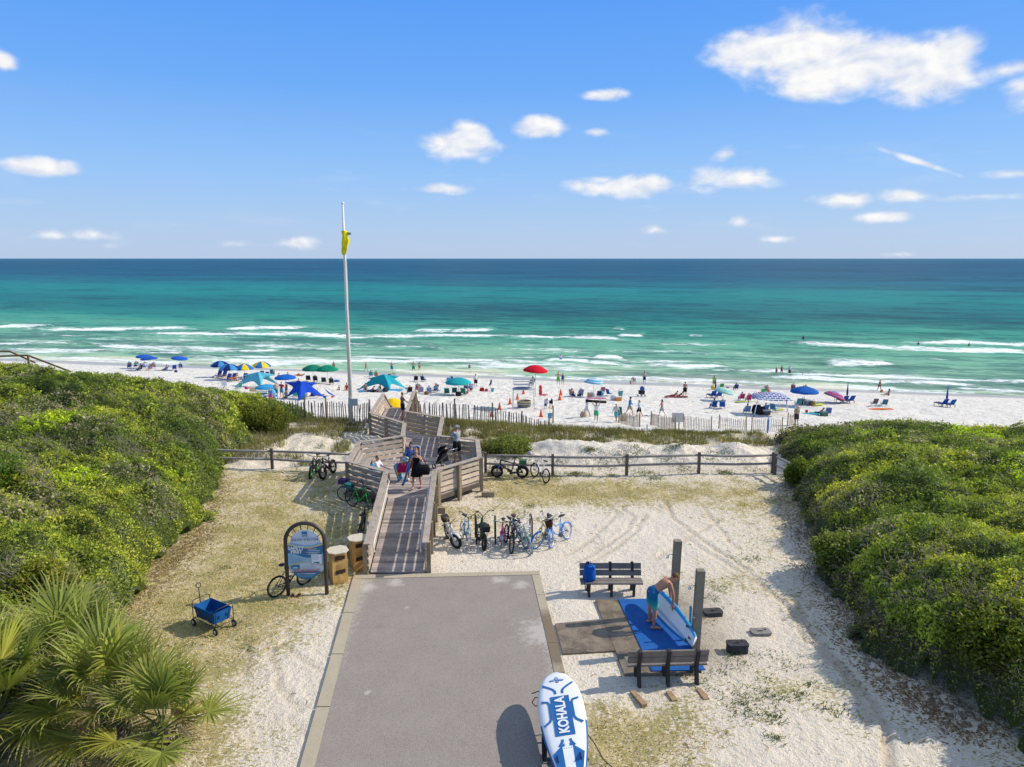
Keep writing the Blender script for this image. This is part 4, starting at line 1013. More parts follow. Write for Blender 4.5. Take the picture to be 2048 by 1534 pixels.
# ================================================================== flag pole, sign posts, far structure
p = GT(703, 848); top_h = 13.0
fp = thing('flagpole', 'tall white flagpole flying a yellow flag beside the boardwalk', 'flagpole', p)
b = MB(); b.tube([(0, 0, -.2), (0, 0, 7), (0, 0, 9.6), (0, 0, 12.75)], [.125, .10, .08, .055], 12); b.ell((0, 0, 12.8), (.09, .09, .08)); b.build('pole', paint((.80, .77, .68)), fp)
b = MB(); b.box((0, 0, .04), (.55, .55, .16)); b.build('base', M((.4, .38, .34)), fp)
b = MB(); b.box((.28, -.06, 1.35), (.34, .2, .42)); b.box((.0, -.08, 1.35), (.2, .16, .5)); b.build('control_box', paint((.45, .47, .48)), fp)
b = MB(); b.tube([(.08, -.03, .6), (.11, -.03, 9.6)], .008, 4); b.build('halyard', M((.6, .6, .55)), fp)
V = []; Fc = []
for j in range(17):                                            # limp flag gathered in folds round the pole
    f = j/16; z = 11.28-1.32*f; wv = .08+.10*math.sin(PI*min(1, f*.85+.12))**.8
    for i in range(17):
        a = 2*PI*i/16; rr_ = wv*(1+.26*math.sin(3*a+f*5)+.12*math.sin(5*a-f*9)); V.append((.02+rr_*math.cos(a)+.05*math.sin(f*4), rr_*.55*math.sin(a)-.02, z+.06*math.sin(2*a)*f))
for j in range(16):
    for i in range(16): Fc.append((j*17+i, j*17+i+1, (j+1)*17+i+1, (j+1)*17+i))
me = bpy.data.meshes.new('flag'); me.from_pydata(V, [], Fc); me.polygons.foreach_set('use_smooth', [True]*len(Fc)); me.materials.append(cloth((.95, .80, .02))); fl = link('flag', me, fp)
b = MB(); b.add([(.1, 0, 11.08), (.22, -.05, 11.20), (.42, -.02, 11.16), (.40, .03, 11.06), (.2, .02, 11.02)], [(0, 1, 2, 3, 4)]); b.build('flag_corner', cloth((.30, .45, .16)), fl)
def sign_board(label, p, w, h, up, mat, face=None, npost=1):
    root = thing('sign', label, 'sign', p)
    for i in range(npost): b = MB(); x = (i-(npost-1)/2)*.3; b.bar((x, .05, -.3), (x, .05, up+h*.9), .09, .09); b.build('post', WD_D if face is None else wood((.38, .27, .1)), root)
    b = MB(); b.box((0, -.02, up+h/2), (w, .03, h)); b.build('panel', mat, root); return root
sign_board('blank grey panel sign on a post at the picket fence', GT(1354, 862), .95, .8, .65, paint((.45, .46, .44)), 1, 2)
sp = on_scrub(GR, 1806, 842); root = thing('sign', 'grey double sided sign set at an angle above the right scrub', 'sign', sp-Vector((0, 0, 1.2)), .1)
for k, (rz, x) in enumerate(((.75, -.22), (-.75, .22))): b = MB(); b.box((x, 0, 1.62), (.55, .03, .58), rz); b.build('panel', paint((.30, .34, .36) if k else (.38, .42, .45)), root)
b = MB(); b.bar((0, .06, 0), (0, .06, 1.75), .12, .12); b.build('post', WD_D, root)
p = GT(1106, 846); tp = thing('post', 'wooden post with a hanging blue bucket at the end of the picket fence', 'post', p)
b = MB(); b.bar((0, 0, -.4), (0, 0, 1.55), .12, .12); b.build('shaft', wood((.36, .25, .11)), tp)
b = MB(); b.lathe([(.17, 0), (.22, .42), (.225, .44), (.20, .42), (.15, .03)], (-.28, -.1, .45), 14, caps=False); b.disc((-.28, -.1, .47), (0, 0, 1), .16, .01); bk = solo(b, 'bucket', paint((.03, .22, .40)), 'blue bucket hanging from the wooden post by the picket fence', 'bucket', p)
p = GT(1535, 866); b = MB(); b.tube([(0, 0, -.3), (0, 0, 1.35)], .065, 8); solo(b, 'post', paint((.04, .16, .36)), 'blue painted post among the pale picket panels', 'post', p)
p = GT(1294, 862); b = MB(); b.tube([(0, 0, -.3), (0, 0, .45)], .05, 8); solo(b, 'post', paint((.05, .22, .5)), 'short blue stake on the sand left of the grey sign', 'post', p)
# neighbour boardwalk rails on the far left dune
zt = 10-56*math.tan(R(7.55)); fw = thing('walkover', 'brown timber walkover rails showing above the far left scrub', 'walkover', (-41, 56, zt-1.2))
WB = wood((.33, .23, .12))
for px, hh in ((-2.6, 1.0), (.1, 1.0), (2.5, 1.0), (-1.9, 1.35)): b = MB(); b.bar((px, 0, 0), (px, 0, hh), .13, .13); b.build('post', WB, fw)
for a, c in (((-4.5, 0, .78), (2.5, 0, 1.02)), ((-4.5, 0, .42), (.2, 0, .55)), ((2.5, 0, 1.02), (5.6, .3, -.35)), ((-1.9, 1, 1.28), (.4, 1, 1.2)), ((.4, 1, 1.2), (2.3, 1, .3)), ((-4.5, 1, .7), (-1.9, 1, 1.2))): b = MB(); b.bar(a, c, .06, .14); b.build('rail', WB, fw)
# ================================================================== bicycles
TYRE = M((.022, .022, .023), .9, .3, 20, .2, kind='rubber')
def bike(label, rear, front, frame=(.02, .02, .02), tyre=None, rim=(.45, .45, .46), Rw=.335, rt=.026, bars='flat', steer=0.0, lean=0.0, fenders=None, basket=None, rack=False, seatc=(.02, .02, .022), stout=False, grips=(.02, .02, .02), extras=None, group=None, wb=None, fork=None, seat_h=0):
    a, c = G(*rear), G(*front); a.z = max(0, hz(a.x, a.y)-.01); hd = math.atan2(c.y-a.y, c.x-a.x); m_ = (a+c)/2
    wb = wb or (1.02 if Rw > .3 else .95)
    root = thing('bicycle', label, 'bicycle', (m_.x, m_.y, a.z), hd, group, tilt=Matrix.Rotation(lean, 3, 'X'))
    ty = tyre if tyre else None; tm = TYRE if ty is None else M(ty, .7, .15, 9, .3, kind='tyre')
    fm = paint(frame, .3); rm = M(rim, .35, .15, 9, .5, metal=.4, kind='rim'); bm = paint((.02, .02, .022), .5)
    h = wb/2; rr_ = Vector((-h, 0, Rw)); ff = Vector((h, 0, Rw)); Rs = Matrix.Rotation(steer, 3, 'Z')
    fk_top = Vector((h-.20, 0, Rw*2+.30)); fk_bot = Vector((h-.13, 0, Rw*2+.06)); sc = Rw/.335
    def st(p):                                                # steered assembly turns about the head tube
        p = Vector(p); return fk_bot.xy.to_3d()+Rs @ (p-fk_bot.xy.to_3d())
    for ctr, ax, sname in ((rr_, Vector((0, 1, 0)), 0), (st(ff), Rs @ Vector((0, 1, 0)), 1)):
        b = MB(); b.torus(ctr, ax, Rw-rt, rt, 32, 8); wo_ = b.build('wheel', tm, root)
        b = MB(); b.torus(ctr, ax, Rw-rt*2.0, .013 if not stout else .022, 30, 6, flat=1.5); b.build('rim', rm, wo_)
        b = MB(); b.tube([ctr-ax*.05, ctr+ax*.05], .028, 8)
        u = ax.orthogonal().normalized(); v = ax.cross(u)
        for k in range(14):
            t = 2*PI*k/14; b.tube([ctr+ax*(.03 if k % 2 else -.03), ctr+(u*math.cos(t)+v*math.sin(t))*(Rw-rt*2)], .0028, 3, caps=False)
        if extras == 'dark_disc': b.disc(ctr, ax, .12, .02, 14)
        b.build('spokes', metal((.4, .4, .4)), wo_)
    bb = Vector((-.08, 0, Rw*.92)); stp = Vector((-.24, 0, Rw*2+.18+seat_h)); ht, hb = fk_top, fk_bot
    tr_ = .032 if stout else .022
    b = MB()
    if bars == 'cruiser':
        mid = (hb+stp)/2+Vector((0, 0, -.10)); b.tube([ht+Vector((.0, 0, -.05)), mid, stp+Vector((.02, 0, -.12))], tr_, 7); b.tube([hb, (hb+bb)/2+Vector((.03, 0, -.08)), bb], tr_*1.15, 7)
    elif stout: b.tube([hb+Vector((0, 0, .05)), bb+Vector((.02, 0, .05))], [.05, .06], 8); b.tube([ht, stp+Vector((0, 0, -.22))], tr_, 7)
    else: b.tube([ht+Vector((0, 0, -.03)), stp+Vector((.01, 0, -.09))], tr_*.9, 7); b.tube([hb, bb], tr_*1.1, 7)
    b.tube([bb, stp], tr_*.95, 7); b.tube([ht, hb], tr_*1.3, 7)
    for s in (-.06, .06):
        o_ = Vector((0, s, 0)); b.tube([bb+o_*.6, rr_+o_], tr_*.6, 5); b.tube([stp+Vector((.0, 0, -.14))+o_*.3, rr_+o_], tr_*.55, 5)
    b.build('frame', fm, root)
    b = MB()
    for s in (-.055-rt*.4, .055+rt*.4): b.tube([st(hb+Vector((0, s*.9, 0))), st(ff+Vector((-.02, s, .12))), st(ff+Vector((0, s, 0)))], tr_*.85, 6)
    b.tube([st(hb+Vector((0, -.07, 0))), st(hb+Vector((0, .07, 0)))], tr_, 6); b.build('fork', paint(fork, .3) if fork else fm, root)
    b = MB(); hp = fk_top+Vector((-.02, 0, .06)); b.tube([ht, hp], .016, 6)
    if bars == 'cruiser': hb_pts = [(.0, .0, 0), (.05, .10, .02), (.03, .24, .15), (-.12, .33, .16), (-.28, .36, .13)]
    elif bars == 'high': hb_pts = [(0, 0, 0), (.0, .12, .14), (-.02, .25, .24), (-.12, .36, .25)]
    else: hb_pts = [(0, 0, 0), (.02, .10, .02), (-.01, .22, .03), (-.05, .32, .03)]
    for s in (-1, 1): b.tube([st(hp+Vector((x, y*s, z))) for x, y, z in hb_pts], .012, 6)
    hbo = b.build('handlebar', metal((.5, .5, .5)) if bars == 'cruiser' else bm, root)
    for s in (-1, 1):
        b = MB(); q0, q1 = [st(hp+Vector((x, y*s, z))) for x, y, z in hb_pts[-2:]]; b.tube([q1+(q0-q1)*.75, q1], .019, 7); b.tube([q0, q0+Vector((.07, -s*.05, -.01))], .006, 4); b.build('grip', paint(grips), hbo)
    b = MB(); sp_ = stp+Vector((-.02, 0, .10))
    b.tube([stp, sp_], .014, 6); b.build('seat_post', metal((.4, .4, .4)), root)
    b = MB(); w_ = 1.35 if bars in ('cruiser', 'high') or stout else 1.0
    pr = [(-.15, .075*w_, .03), (-.08, .085*w_, .035), (.0, .055*w_, .03), (.08, .026, .022), (.14, .018, .015)]
    vs = []; n_ = 8
    for x, hw, hh in pr:
        for k in range(n_): t = 2*PI*k/n_; vs.append(sp_+Vector((x, hw*math.cos(t), hh*math.sin(t)+.02)))
    b.add(vs, [(i*n_+k, i*n_+(k+1) % n_, (i+1)*n_+(k+1) % n_, (i+1)*n_+k) for i in range(4) for k in range(n_)]+[tuple(range(n_))[::-1], tuple(4*n_+k for k in range(n_))], 0, True)
    b.build('saddle', M(seatc, .6, .2, 8, .3, kind='saddle'), root)
    b = MB(); b.disc(bb+Vector((0, .05, 0)), (0, 1, 0), .09, .006, 18); b.disc(rr_+Vector((0, .05, 0)), (0, 1, 0), .04, .012, 10)
    b.tube([bb+Vector((0, .06, .09)), rr_+Vector((0, .06, .04))], .005, 3); b.tube([bb+Vector((0, .06, -.09)), rr_+Vector((0, .06, -.04))], .005, 3)
    for s, t in ((1, .6), (-1, .6+PI)):
        e = bb+Vector((math.cos(t)*.17, s*.09, math.sin(t)*.17)); b.tube([bb+Vector((0, s*.06, 0)), e], .010, 5); b.box(e+Vector((0, s*.05, 0)), (.09, .09, .02))
    b.build('crank', metal((.12, .12, .12)), root)
    b = MB(); b.tube([bb+Vector((-.1, .07, -.02)), Vector((-.26, .2, .005))], .008, 5); b.build('kickstand', bm, root)
    if fenders:
        for ctr, S in ((rr_, 0), (ff, 1)):
            b = MB(); pts = [ctr+Vector((math.cos(t), 0, math.sin(t)))*(Rw+.025) for t in np.linspace(R(15 if not S else 35), R(175 if not S else 150), 12)]
            pts = [st(p) if S else p for p in pts]; b.tube(pts, .03 if not stout else .055, 6, flat=.35); b.build('fender', paint(fenders), root)
    if rack:
        b = MB(); z = Rw*2+.12
        for s in (-.07, 0, .07): b.tube([rr_+Vector((.25, s, z-Rw)), rr_+Vector((-.28, s, z-Rw))], .009, 5)
        for s in (-.07, .07): b.tube([rr_+Vector((-.05, s, z-Rw)), rr_+Vector((0, s, 0))], .007, 5)
        if rack != True: b.box(rr_+Vector((-.02, 0, z-Rw+.11)), (.34, .24, .18))
        b.build('rear_rack', bm if rack is True else M(rack, .8), root)
    if basket:
        b = MB(); c0 = st(fk_top+Vector((.20, 0, .02))); r_ = (.12, .16)
        if basket == 'wire':
            for k in range(14):
                t = 2*PI*k/14; b.tube([c0+Vector((math.cos(t)*.11, math.sin(t)*.14, -.2)), c0+Vector((math.cos(t)*.15, math.sin(t)*.2, .06))], .005, 3)
            for q in range(5): s_ = q/4; b.tube([c0+Vector((math.cos(t)*(.11+.04*s_), math.sin(t)*(.14+.06*s_), -.2+.26*s_)) for t in np.linspace(0, 2*PI, 16, endpoint=False)], .005, 3, closed=True)
        else:
            prof = [(.0, -.19), (.115, -.19), (.155, .05), (.165, .06), (.14, .05), (.10, -.17), (.0, -.17)]; b.lathe(prof, c0, 16, caps=False)
        b.build('basket', metal((.65, .68, .7)) if basket == 'wire' else M((.075, .035, .022), .9, .4, 40, .1, bump=.6, bscale=60, kind='wicker'), root)
    return root
RG = 'bicycles at the racks beside the ramp'
NAVY, TEAL = (.02, .05, .22), (.05, .3, .3)
bike('white fat tyred electric bike first from the ramp at the racks, with a black basket', (895, 1076), (910, 1099), (.62, .63, .64), None, (.1, .1, .1), .27, .05, 'flat', .55, .10, fenders=(.6, .6, .62), rack=(.03, .03, .03), stout=True, seatc=(.13, .09, .04), group=RG, fork=(.5, .62, .7), wb=1.05)
bike('slim white and blue hybrid second from the ramp with whitewall tyres', (922, 1076), (936, 1100), (.12, .3, .42), (.5, .5, .48), (.6, .6, .58), .33, .022, 'high', -.05, -.10, seatc=(.06, .06, .065), group=RG)
bike('black moped style bike third at the racks seen from its red tail lamp end', (968, 1103), (957, 1078), (.02, .06, .04), None, (.04, .04, .04), .30, .055, 'high', .25, .10, fenders=None, rack=(.015, .015, .016), stout=True, group=RG, fork=(.05, .25, .12))
bike('small pink and purple childs bike with blue wheels at the middle rack', (1005, 1076), (1002, 1099), (.55, .05, .22), (.05, .3, .42), (.3, .5, .55), .25, .022, 'flat', .05, -.05, grips=(.05, .35, .4), group=RG, wb=.8)
bike('black mountain bike with a dark front wheel at the middle rack', (1008, 1080), (1023, 1112), (.03, .02, .03), None, (.06, .06, .06), .335, .028, 'flat', .0, -.14, group=RG)
bike('cruiser with bright blue tyres and brown saddle left of the mint bike', (1030, 1076), (1050, 1097), (.45, .5, .46), (.03, .13, .36), (.4, .45, .48), .33, .03, 'cruiser', .1, .12, seatc=(.16, .07, .045), group=RG)
bike('mint green cruiser with a clear wire basket leaning across the rack', (1040, 1082), (1066, 1110), (.16, .36, .30), (.20, .30, .28), (.5, .55, .54), .33, .026, 'cruiser', -.06, .22, basket='wire', group=RG)
bike('cream yellow cruiser with blue tyres beside the wicker basket bike', (1093, 1078), (1074, 1098), (.72, .60, .26), (.02, .12, .42), (.7, .62, .32), .34, .034, 'cruiser', -.35, -.16, group=RG, fenders=None)
bike('light blue bike with brown wicker basket at the far right of the racks', (1131, 1080), (1106, 1093), (.12, .30, .62), (.06, .17, .5), (.65, .68, .7), .31, .024, 'cruiser', .35, .16, basket='wicker', fenders=(.16, .36, .7), group=RG)
bike('black fat bike with neon green rims leaning near the left rail fence', (640, 940), (613, 965), (.025, .025, .027), None, (.02, .72, .10), .33, .052, 'flat', .12, -.16, stout=True, group='bicycles by the left rail fence')
bike('black fat bike without coloured front rim beside the green rimmed one', (672, 945), (644, 963), (.03, .03, .032), None, (.05, .05, .05), .33, .052, 'flat', -.05, .12, stout=True, group='bicycles by the left rail fence')
bike('bright green road bike parked in the shade below the landing', (706, 1013), (741, 1021), (.03, .55, .07), None, (.08, .08, .08), .345, .017, 'flat', -.4, .10, extras=None, rack=(.02, .16, .17))
bike('dark purple bike behind the green road bike under the landing', (694, 1003), (733, 1006), (.06, .02, .09), None, (.06, .06, .06), .345, .018, 'flat', 0, .10, rack=(.09, .03, .13))
bike('black bicycle half hidden between the ramp foot and the bins', (716, 1088), (728, 1062), (.02, .02, .022), None, (.05, .05, .05), .33, .024, 'flat', .3, .12)
bike('black mountain bike parked behind the arched safety sign', (549, 1197), (616, 1168), (.02, .02, .022), None, (.05, .05, .05), .345, .027, 'flat', .1, .08)
bike('black and blue fat tyred electric bike parked against the right rail fence', (1046, 956), (993, 955), (.02, .025, .03), None, (.06, .06, .06), .29, .052, 'high', .05, -.10, stout=True, rack=(.05, .12, .07), fenders=(.015, .015, .016), fork=(.02, .2, .5), wb=1.18, seat_h=.16)
bike('white mountain bike angled to the rail fence with a helmet on its bar', (1092, 967), (1066, 953), (.74, .75, .76), None, (.05, .05, .05), .335, .027, 'flat', .1, .14, seatc=(.03, .02, .02))
hp = G(1061, 953); b = MB()
for k in range(9):
    t = PI*k/8
b.lathe([(.001, .15), (.06, .14), (.10, .10), (.118, .03), (.12, 0), (.105, .0), (.10, .03), (.06, .11)], (0, 0, 0), 14, caps=False); solo(b, 'helmet', paint((.45, .36, .40)), 'pale bike helmet hung on the white mountain bike by the fence', 'helmet', (hp.x-.02, hp.y+.1, 1.04))
RK = paint((.035, .025, .02), .6)
def rack_hoop(label, f, r_):
    a, c = G(*f), G(*r_); root = MB(); pts = [a+Vector((0, 0, -.2)), a+Vector((0, 0, .78))]
    d = c-a; n = d.normalized()
    for t in np.linspace(0, PI, 8): pts.append(a+d/2-n*(d.length/2)*math.cos(t)+Vector((0, 0, .80+.11*math.sin(t))))
    pts += [c+Vector((0, 0, .78)), c+Vector((0, 0, -.2))]
    root.v = []; root.tube([p-a for p in pts], .03, 8); return solo(root, 'bike_rack', RK, label, 'bike rack', a, 0, 'hoop bike racks beside the ramp')
rack_hoop('dark hoop rack between the second and third bikes from the ramp', (953, 1088), (951, 1074)); rack_hoop('dark hoop rack standing clear left of the pink childs bike', (991, 1088), (990, 1076)); rack_hoop('dark hoop rack between the mountain bike and the blue tyred cruiser', (1028, 1085), (1026, 1073))
rack_hoop('dark hoop rack left of the cream yellow cruiser', (1064, 1085), (1060, 1072)); rack_hoop('dark hoop rack at the right end by the wicker basket bike', (1099, 1083), (1095, 1071))
# ================================================================== arched safety sign
pa, pb = G(577, 1193), G(654, 1190); o = (pa+pb)/2; o.z = 0; hd = math.atan2(pb.y-pa.y, pb.x-pa.x); Wd = (pb-pa).length
sg = thing('sign', 'arched dark framed blue and white beach safety sign beside the wooden bins', 'sign', o, hd)
DKB = paint((.045, .035, .03), .5); hw = Wd/2; HT = 2.3; rc = HT-hw
b = MB(); b.tube([(-hw, 0, -.3), (-hw, 0, .6), (-hw, 0, rc)]+[(-hw*math.cos(t), 0, rc+hw*math.sin(t)) for t in np.linspace(.15, PI-.15, 16)]+[(hw, 0, rc), (hw, 0, .6), (hw, 0, -.3)], .058, 10); b.build('frame', DKB, sg)
b = MB()
for t in np.linspace(.45, PI-.45, 6): b.tube([(-hw*math.cos(t), 0, rc+hw*math.sin(t)), (-hw*.72*math.cos(t), 0, rc-.04+hw*.72*math.sin(t))], .014, 6)
b.build('spokes', DKB, sg)
UX, UZ = Vector((1, 0, 0)), Vector((0, 0, 1)); pw = hw-.05
BLUE = M((.015, .17, .34), .35, .06, 4, .4, kind='sign_blue'); PALE = M((.66, .74, .82), .35, .05, 4, .4, kind='sign_pale'); LBL = M((.30, .52, .68), .35, .05, 4, .4, kind='sign_sky'); WHT = M((.80, .82, .85), .4, .05, 4, .4, kind='sign_white'); YEL = M((.72, .58, .08), .4, .05, 4, .4, kind='sign_yellow'); RED = M((.5, .03, .03), .4, .05, 4, .4, kind='sign_red'); GRY = M((.35, .42, .5), .4, .05, 4, .4, kind='sign_grey')
z0, z1, zs = .62, 1.62, .86
def arcp(c, rx, rz_, t0, t1, n): return [(c[0]+rx*math.cos(t), c[1]+rz_*math.sin(t)) for t in np.linspace(t0, t1, n)]
outline = [(-pw, zs), (-pw+.06, .76)]+arcp((0, .86), pw*.8, .33, PI*1.12, PI*1.88, 9)+[(pw-.06, .76), (pw, zs), (pw, z1)]+arcp((0, z1), .455, .46, .0, PI, 17)+[(-pw, z1)]
b = MB(); b.plate(outline, (0, .02, 0), UX, UZ, -.03); b.build('panel', PALE, sg)
fy = -.0; 
def lay(poly, mat, y, nm='band'): b = MB(); b.plate(poly, (0, y, 0), UX, UZ, 0); ob = b.build(nm, mat, sg); return ob
Y0 = .0165
def wave(z, amp, ph=0, n=14): return [(-pw+2*pw*i/(n-1), z+amp*math.sin(ph+PI*1.7*i/(n-1))) for i in range(n)]
YB = -.012+.0
front = .02-.0
def ly(k): return .0-.0+.019-.0-.0-.0-.0-.0 if False else (.02+.03+.003*k)*-1+.0
# the slab runs from y=.02 forward to y=-.01 or back to .05: put artwork on whichever face looks at the lane
FACE = -1
def yk(k): return -.0125-.0025*k
top = wave(1.60, .055, PI*.55); bot = wave(1.30, .085, PI*.5)
lay([(x, min(z, 1.62)) for x, z in top]+[(x, z) for x, z in bot[::-1]], BLUE, yk(0))
lay([(x, z) for x, z in top]+[(x, z-.03) for x, z in top[::-1]], YEL, yk(1)); lay([(x, z+.03) for x, z in top]+[(x, z) for x, z in top[::-1]], LBL, yk(1))
b2 = wave(1.03, .06, -.9); lay([(x, z) for x, z in bot]+[(x, z) for x, z in b2[::-1]], LBL, yk(0)); lay([(x, z) for x, z in b2]+[(x, z-.018) for x, z in b2[::-1]], YEL, yk(1))
lay([(-pw+.05, .775)]+arcp((0, .86), pw*.8, .325, PI*1.12, PI*1.88, 9)+[(pw-.05, .775)], BLUE, yk(0))
lay([(-.075, 1.88), (.075, 1.88), (.075, 2.03), (-.075, 2.03)], BLUE, yk(1), 'logo')
for k in range(2): lay([(-.06+.12*i/8, 1.955-.045*k+.012*math.sin(i*.9)) for i in range(9)]+[(-.06+.12*i/8, 1.94-.045*k+.012*math.sin(i*.9)) for i in range(8, -1, -1)], WHT, yk(2), 'logo_wave')
lay([(pw*.30, 1.0), (pw*.93, 1.0), (pw*.93, 1.33), (pw*.30, 1.33)], BLUE, yk(2), 'notice_border'); lay([(pw*.32, 1.012), (pw*.91, 1.012), (pw*.91, 1.318), (pw*.32, 1.318)], WHT, yk(3), 'notice')
lay(arcp((pw*.6, 1.05), .10, .035, 0, PI, 8)+[(pw*.6-.13, 1.03), (pw*.6-.02, 1.045), (pw*.6+.06, 1.02)], BLUE, yk(4), 'turtle_drawing')
lay([(-pw*.86, .87), (-pw*.36, .87), (-pw*.36, .99), (-pw*.86, .99)], BLUE, yk(2), 'picture'); lay(arcp((-pw*.6, .89), .1, .06, 0, PI, 8), LBL, yk(3), 'picture_detail')
def bars(x0, x1, zz, mat, n, dz_, h_, seed, nm='text_lines'):
    rr = random.Random(seed); b = MB()
    for i in range(n): xe = x0+(x1-x0)*rr.uniform(.65, 1); b.plate([(x0, zz-i*dz_), (xe, zz-i*dz_), (xe, zz-i*dz_+h_), (x0, zz-i*dz_+h_)], (0, yk(5), 0), UX, UZ)
    b.build(nm, mat, sg)
bars(.08, pw*.86, 1.545-.06, WHT, 4, .052, .014, 1); bars(-pw*.86, pw*.1, 1.20, GRY, 5, .034, .008, 2); bars(-pw*.2, pw*.7, .965, GRY, 4, .028, .007, 3); bars(pw*.38, pw*.86, 1.285, GRY, 5, .034, .009, 4); bars(-.25, .25, .665, LBL, 3, .022, .007, 6); bars(-pw*.88, -pw*.55, 1.245, GRY, 1, .03, .016, 7); bars(-pw*.84, pw*.0-.05, 1.345, LBL, 1, .03, .012, 8)
for k, mt in enumerate((RED, RED, YEL, M((.1, .4, .12), .4, .05, kind='sign_green'))): lay([(.035, 1.478-.052*k), (.06, 1.478-.052*k), (.06, 1.503-.052*k), (.035, 1.503-.052*k)], mt, yk(5), 'flag_mark')
put_text('lettering', 'SOUTH WALTON', .092, M((.16, .25, .38), .4, .05, kind='sign_ink'), sg, (0, yk(4), 1.785), UX, UZ, .0035, 1.08)
put_text('lettering', 'SAFETY', .14, WHT, sg, (-pw*.52, yk(4), 1.53), UX, UZ, .006, 1.0); put_text('lettering', 'FIRST', .14, WHT, sg, (-pw*.50, yk(4), 1.415), UX, UZ, .006, 1.0)
put_text('lettering', 'GULFVIEW HEIGHTS BEACH ACCESS', .05, RED, sg, (0, yk(4), .835), UX, UZ, .001, .98); put_text('lettering', '186 GULFVIEW HEIGHTS STREET', .05, RED, sg, (0, yk(4), .785), UX, UZ, .001, .98)
put_text('lettering', 'DIAL 911 FOR EMERGENCIES', .042, WHT, sg, (0, yk(4), .715), UX, UZ, .001, 1.0)
# clogs, bins, wagon
for k, px in ((0, 586), (1, 597)):
    p = G(px, 1195); b = MB(); b.ell((0, .0, .035), (.05, .13, .035), 12, 8); sh = solo(b, 'clog', M((.42, .17, .03), .7), ('left' if k == 0 else 'right')+' orange clog of the pair at the foot of the safety sign', 'shoe', p, .25-.35*k, 'orange clogs under the sign')
    b = MB(); b.ell((0, .05, .062), (.05, .085, .035), 10, 6); b.torus((0, -.06, .05), (.0, .5, 1), .045, .012, 12, 5); b.build('strap', M((.10, .035, .01), .7), sh)
def bin_(label, base, rz, h):
    p = G(*base); root = thing('waste_bin', label, 'waste bin', p, rz, 'wooden bins with board lids at the ramp foot')
    b = MB(); r2 = random.Random(base[0]); w_ = .24; V = []
    rings = [(.0, .92), (.15, .98), (.4, 1.0), (.7, 1.0), (.95, .97), (h, .93)]
    for z, s in rings:
        for k in range(16):
            f = k/16*4; sd_ = int(f); u = f-sd_; c4 = [(-1, -1), (1, -1), (1, 1), (-1, 1)]; x = c4[sd_][0]*(1-u)+c4[(sd_+1) % 4][0]*u; y = c4[sd_][1]*(1-u)+c4[(sd_+1) % 4][1]*u
            V.append((x*w_*s+r2.gauss(0, .006), y*w_*s+r2.gauss(0, .006), z+.02))
    b.add(V, [(i*16+k, i*16+(k+1) % 16, (i+1)*16+(k+1) % 16, (i+1)*16+k) for i in range(5) for k in range(16)]+[tuple(range(16))[::-1]])
    b.build('bag', M((.60, .36, .12), .85, .3, 5, .1, bump=.7, bscale=9, kind='paper_bag'), root)
    b = MB(); oc = [(.31, -.16), (.31, .16), (.16, .31), (-.16, .31), (-.31, .16), (-.31, -.16), (-.16, -.31), (.16, -.31)]; b.prism(oc, h+.03, h+.06); b.build('lid', M((.60, .53, .40), .9, .2, 10, .1, kind='lid'), root)
    for z, hh in ((h*.80, .13), (h*.36, .13)):
        b = MB(); b.plate([(-.15, z), (.16, z+.02), (.16, z+.02+hh), (-.15, z+hh)], (0, -w_-.012, 0), UX, UZ); b.build('printed_label', M((.05, .03, .015), .8, .6, 25, kind='print'), root)
    b = MB()
    for i in range(4): z = h*.5+i*.05; b.plate([(-.14, z), (.14, z+.015), (.14, z+.025), (-.14, z+.01)], (0, -w_-.011, 0), UX, UZ)
    b.build('text_lines', M((.26, .14, .04), .85), root)
    b = MB()
    for x in (-.2, .2): b.bar((x, .32, -.1), (x, .32, h+.0), .05, .05)
    b.build('stand', metal((.2, .2, .2)), root); return root
bin_('tan paper bag bin nearer the safety sign with a dark seam down its front', (678, 1164), -.52+1.0, 1.02); bin_('tan paper bag bin nearer the boardwalk ramp with clean front labels', (718, 1137), -.52+1.0, 1.02)
a = G(655, 1133, .45); c = G(697, 1094, .45); b = MB(); b.bar((0, 0, .05), (c-a)+Vector((0, 0, .05)), .05, .18); ra = thing('bin_rail', 'pale timber rail on short posts behind the two bins', 'rail', a)
b.build('board', WD_L, ra); b = MB(); b.bar((.05, .05, -.6), (.05, .05, .1), .1, .1); b.build('post', WD_P, ra); b = MB(); q = (c-a)*.96; b.bar(q+Vector((0, .05, -.6)), q+Vector((0, .05, .1)), .1, .1); b.build('post', WD_P, ra)
wp = (G(397, 1250)+G(459, 1248))/2; wp = G(428, 1252); wa_ = thing('wagon', 'blue folding beach wagon with black frame standing on the dry grass', 'wagon', wp, R(-33))
Lw, Ww = .46, .27; BKT = cloth((.012, .10, .30)); FRM = paint((.02, .02, .022), .4)
b = MB(); V = []
for s, z in ((.86, .26), (1.0, .60)):
    for x, y in ((-Lw, -Ww), (Lw, -Ww), (Lw, Ww), (-Lw, Ww)): V.append((x*s, y*s, z-(.03 if abs(x) < .1 else 0)))
V += [(x*.97, y*.97, z) for x, y, z in V[4:]]+[(x*.95, y*.95, .285) for x, y, z in V[:4]]
b.add(V, [(0, 1, 5, 4), (1, 2, 6, 5), (2, 3, 7, 6), (3, 0, 4, 7), (0, 3, 2, 1), (4, 5, 9, 8), (5, 6, 10, 9), (6, 7, 11, 10), (7, 4, 8, 11), (8, 9, 13, 12), (9, 10, 14, 13), (10, 11, 15, 14), (11, 8, 12, 15), (12, 13, 14, 15)]); b.build('basket', BKT, wa_)
b = MB()
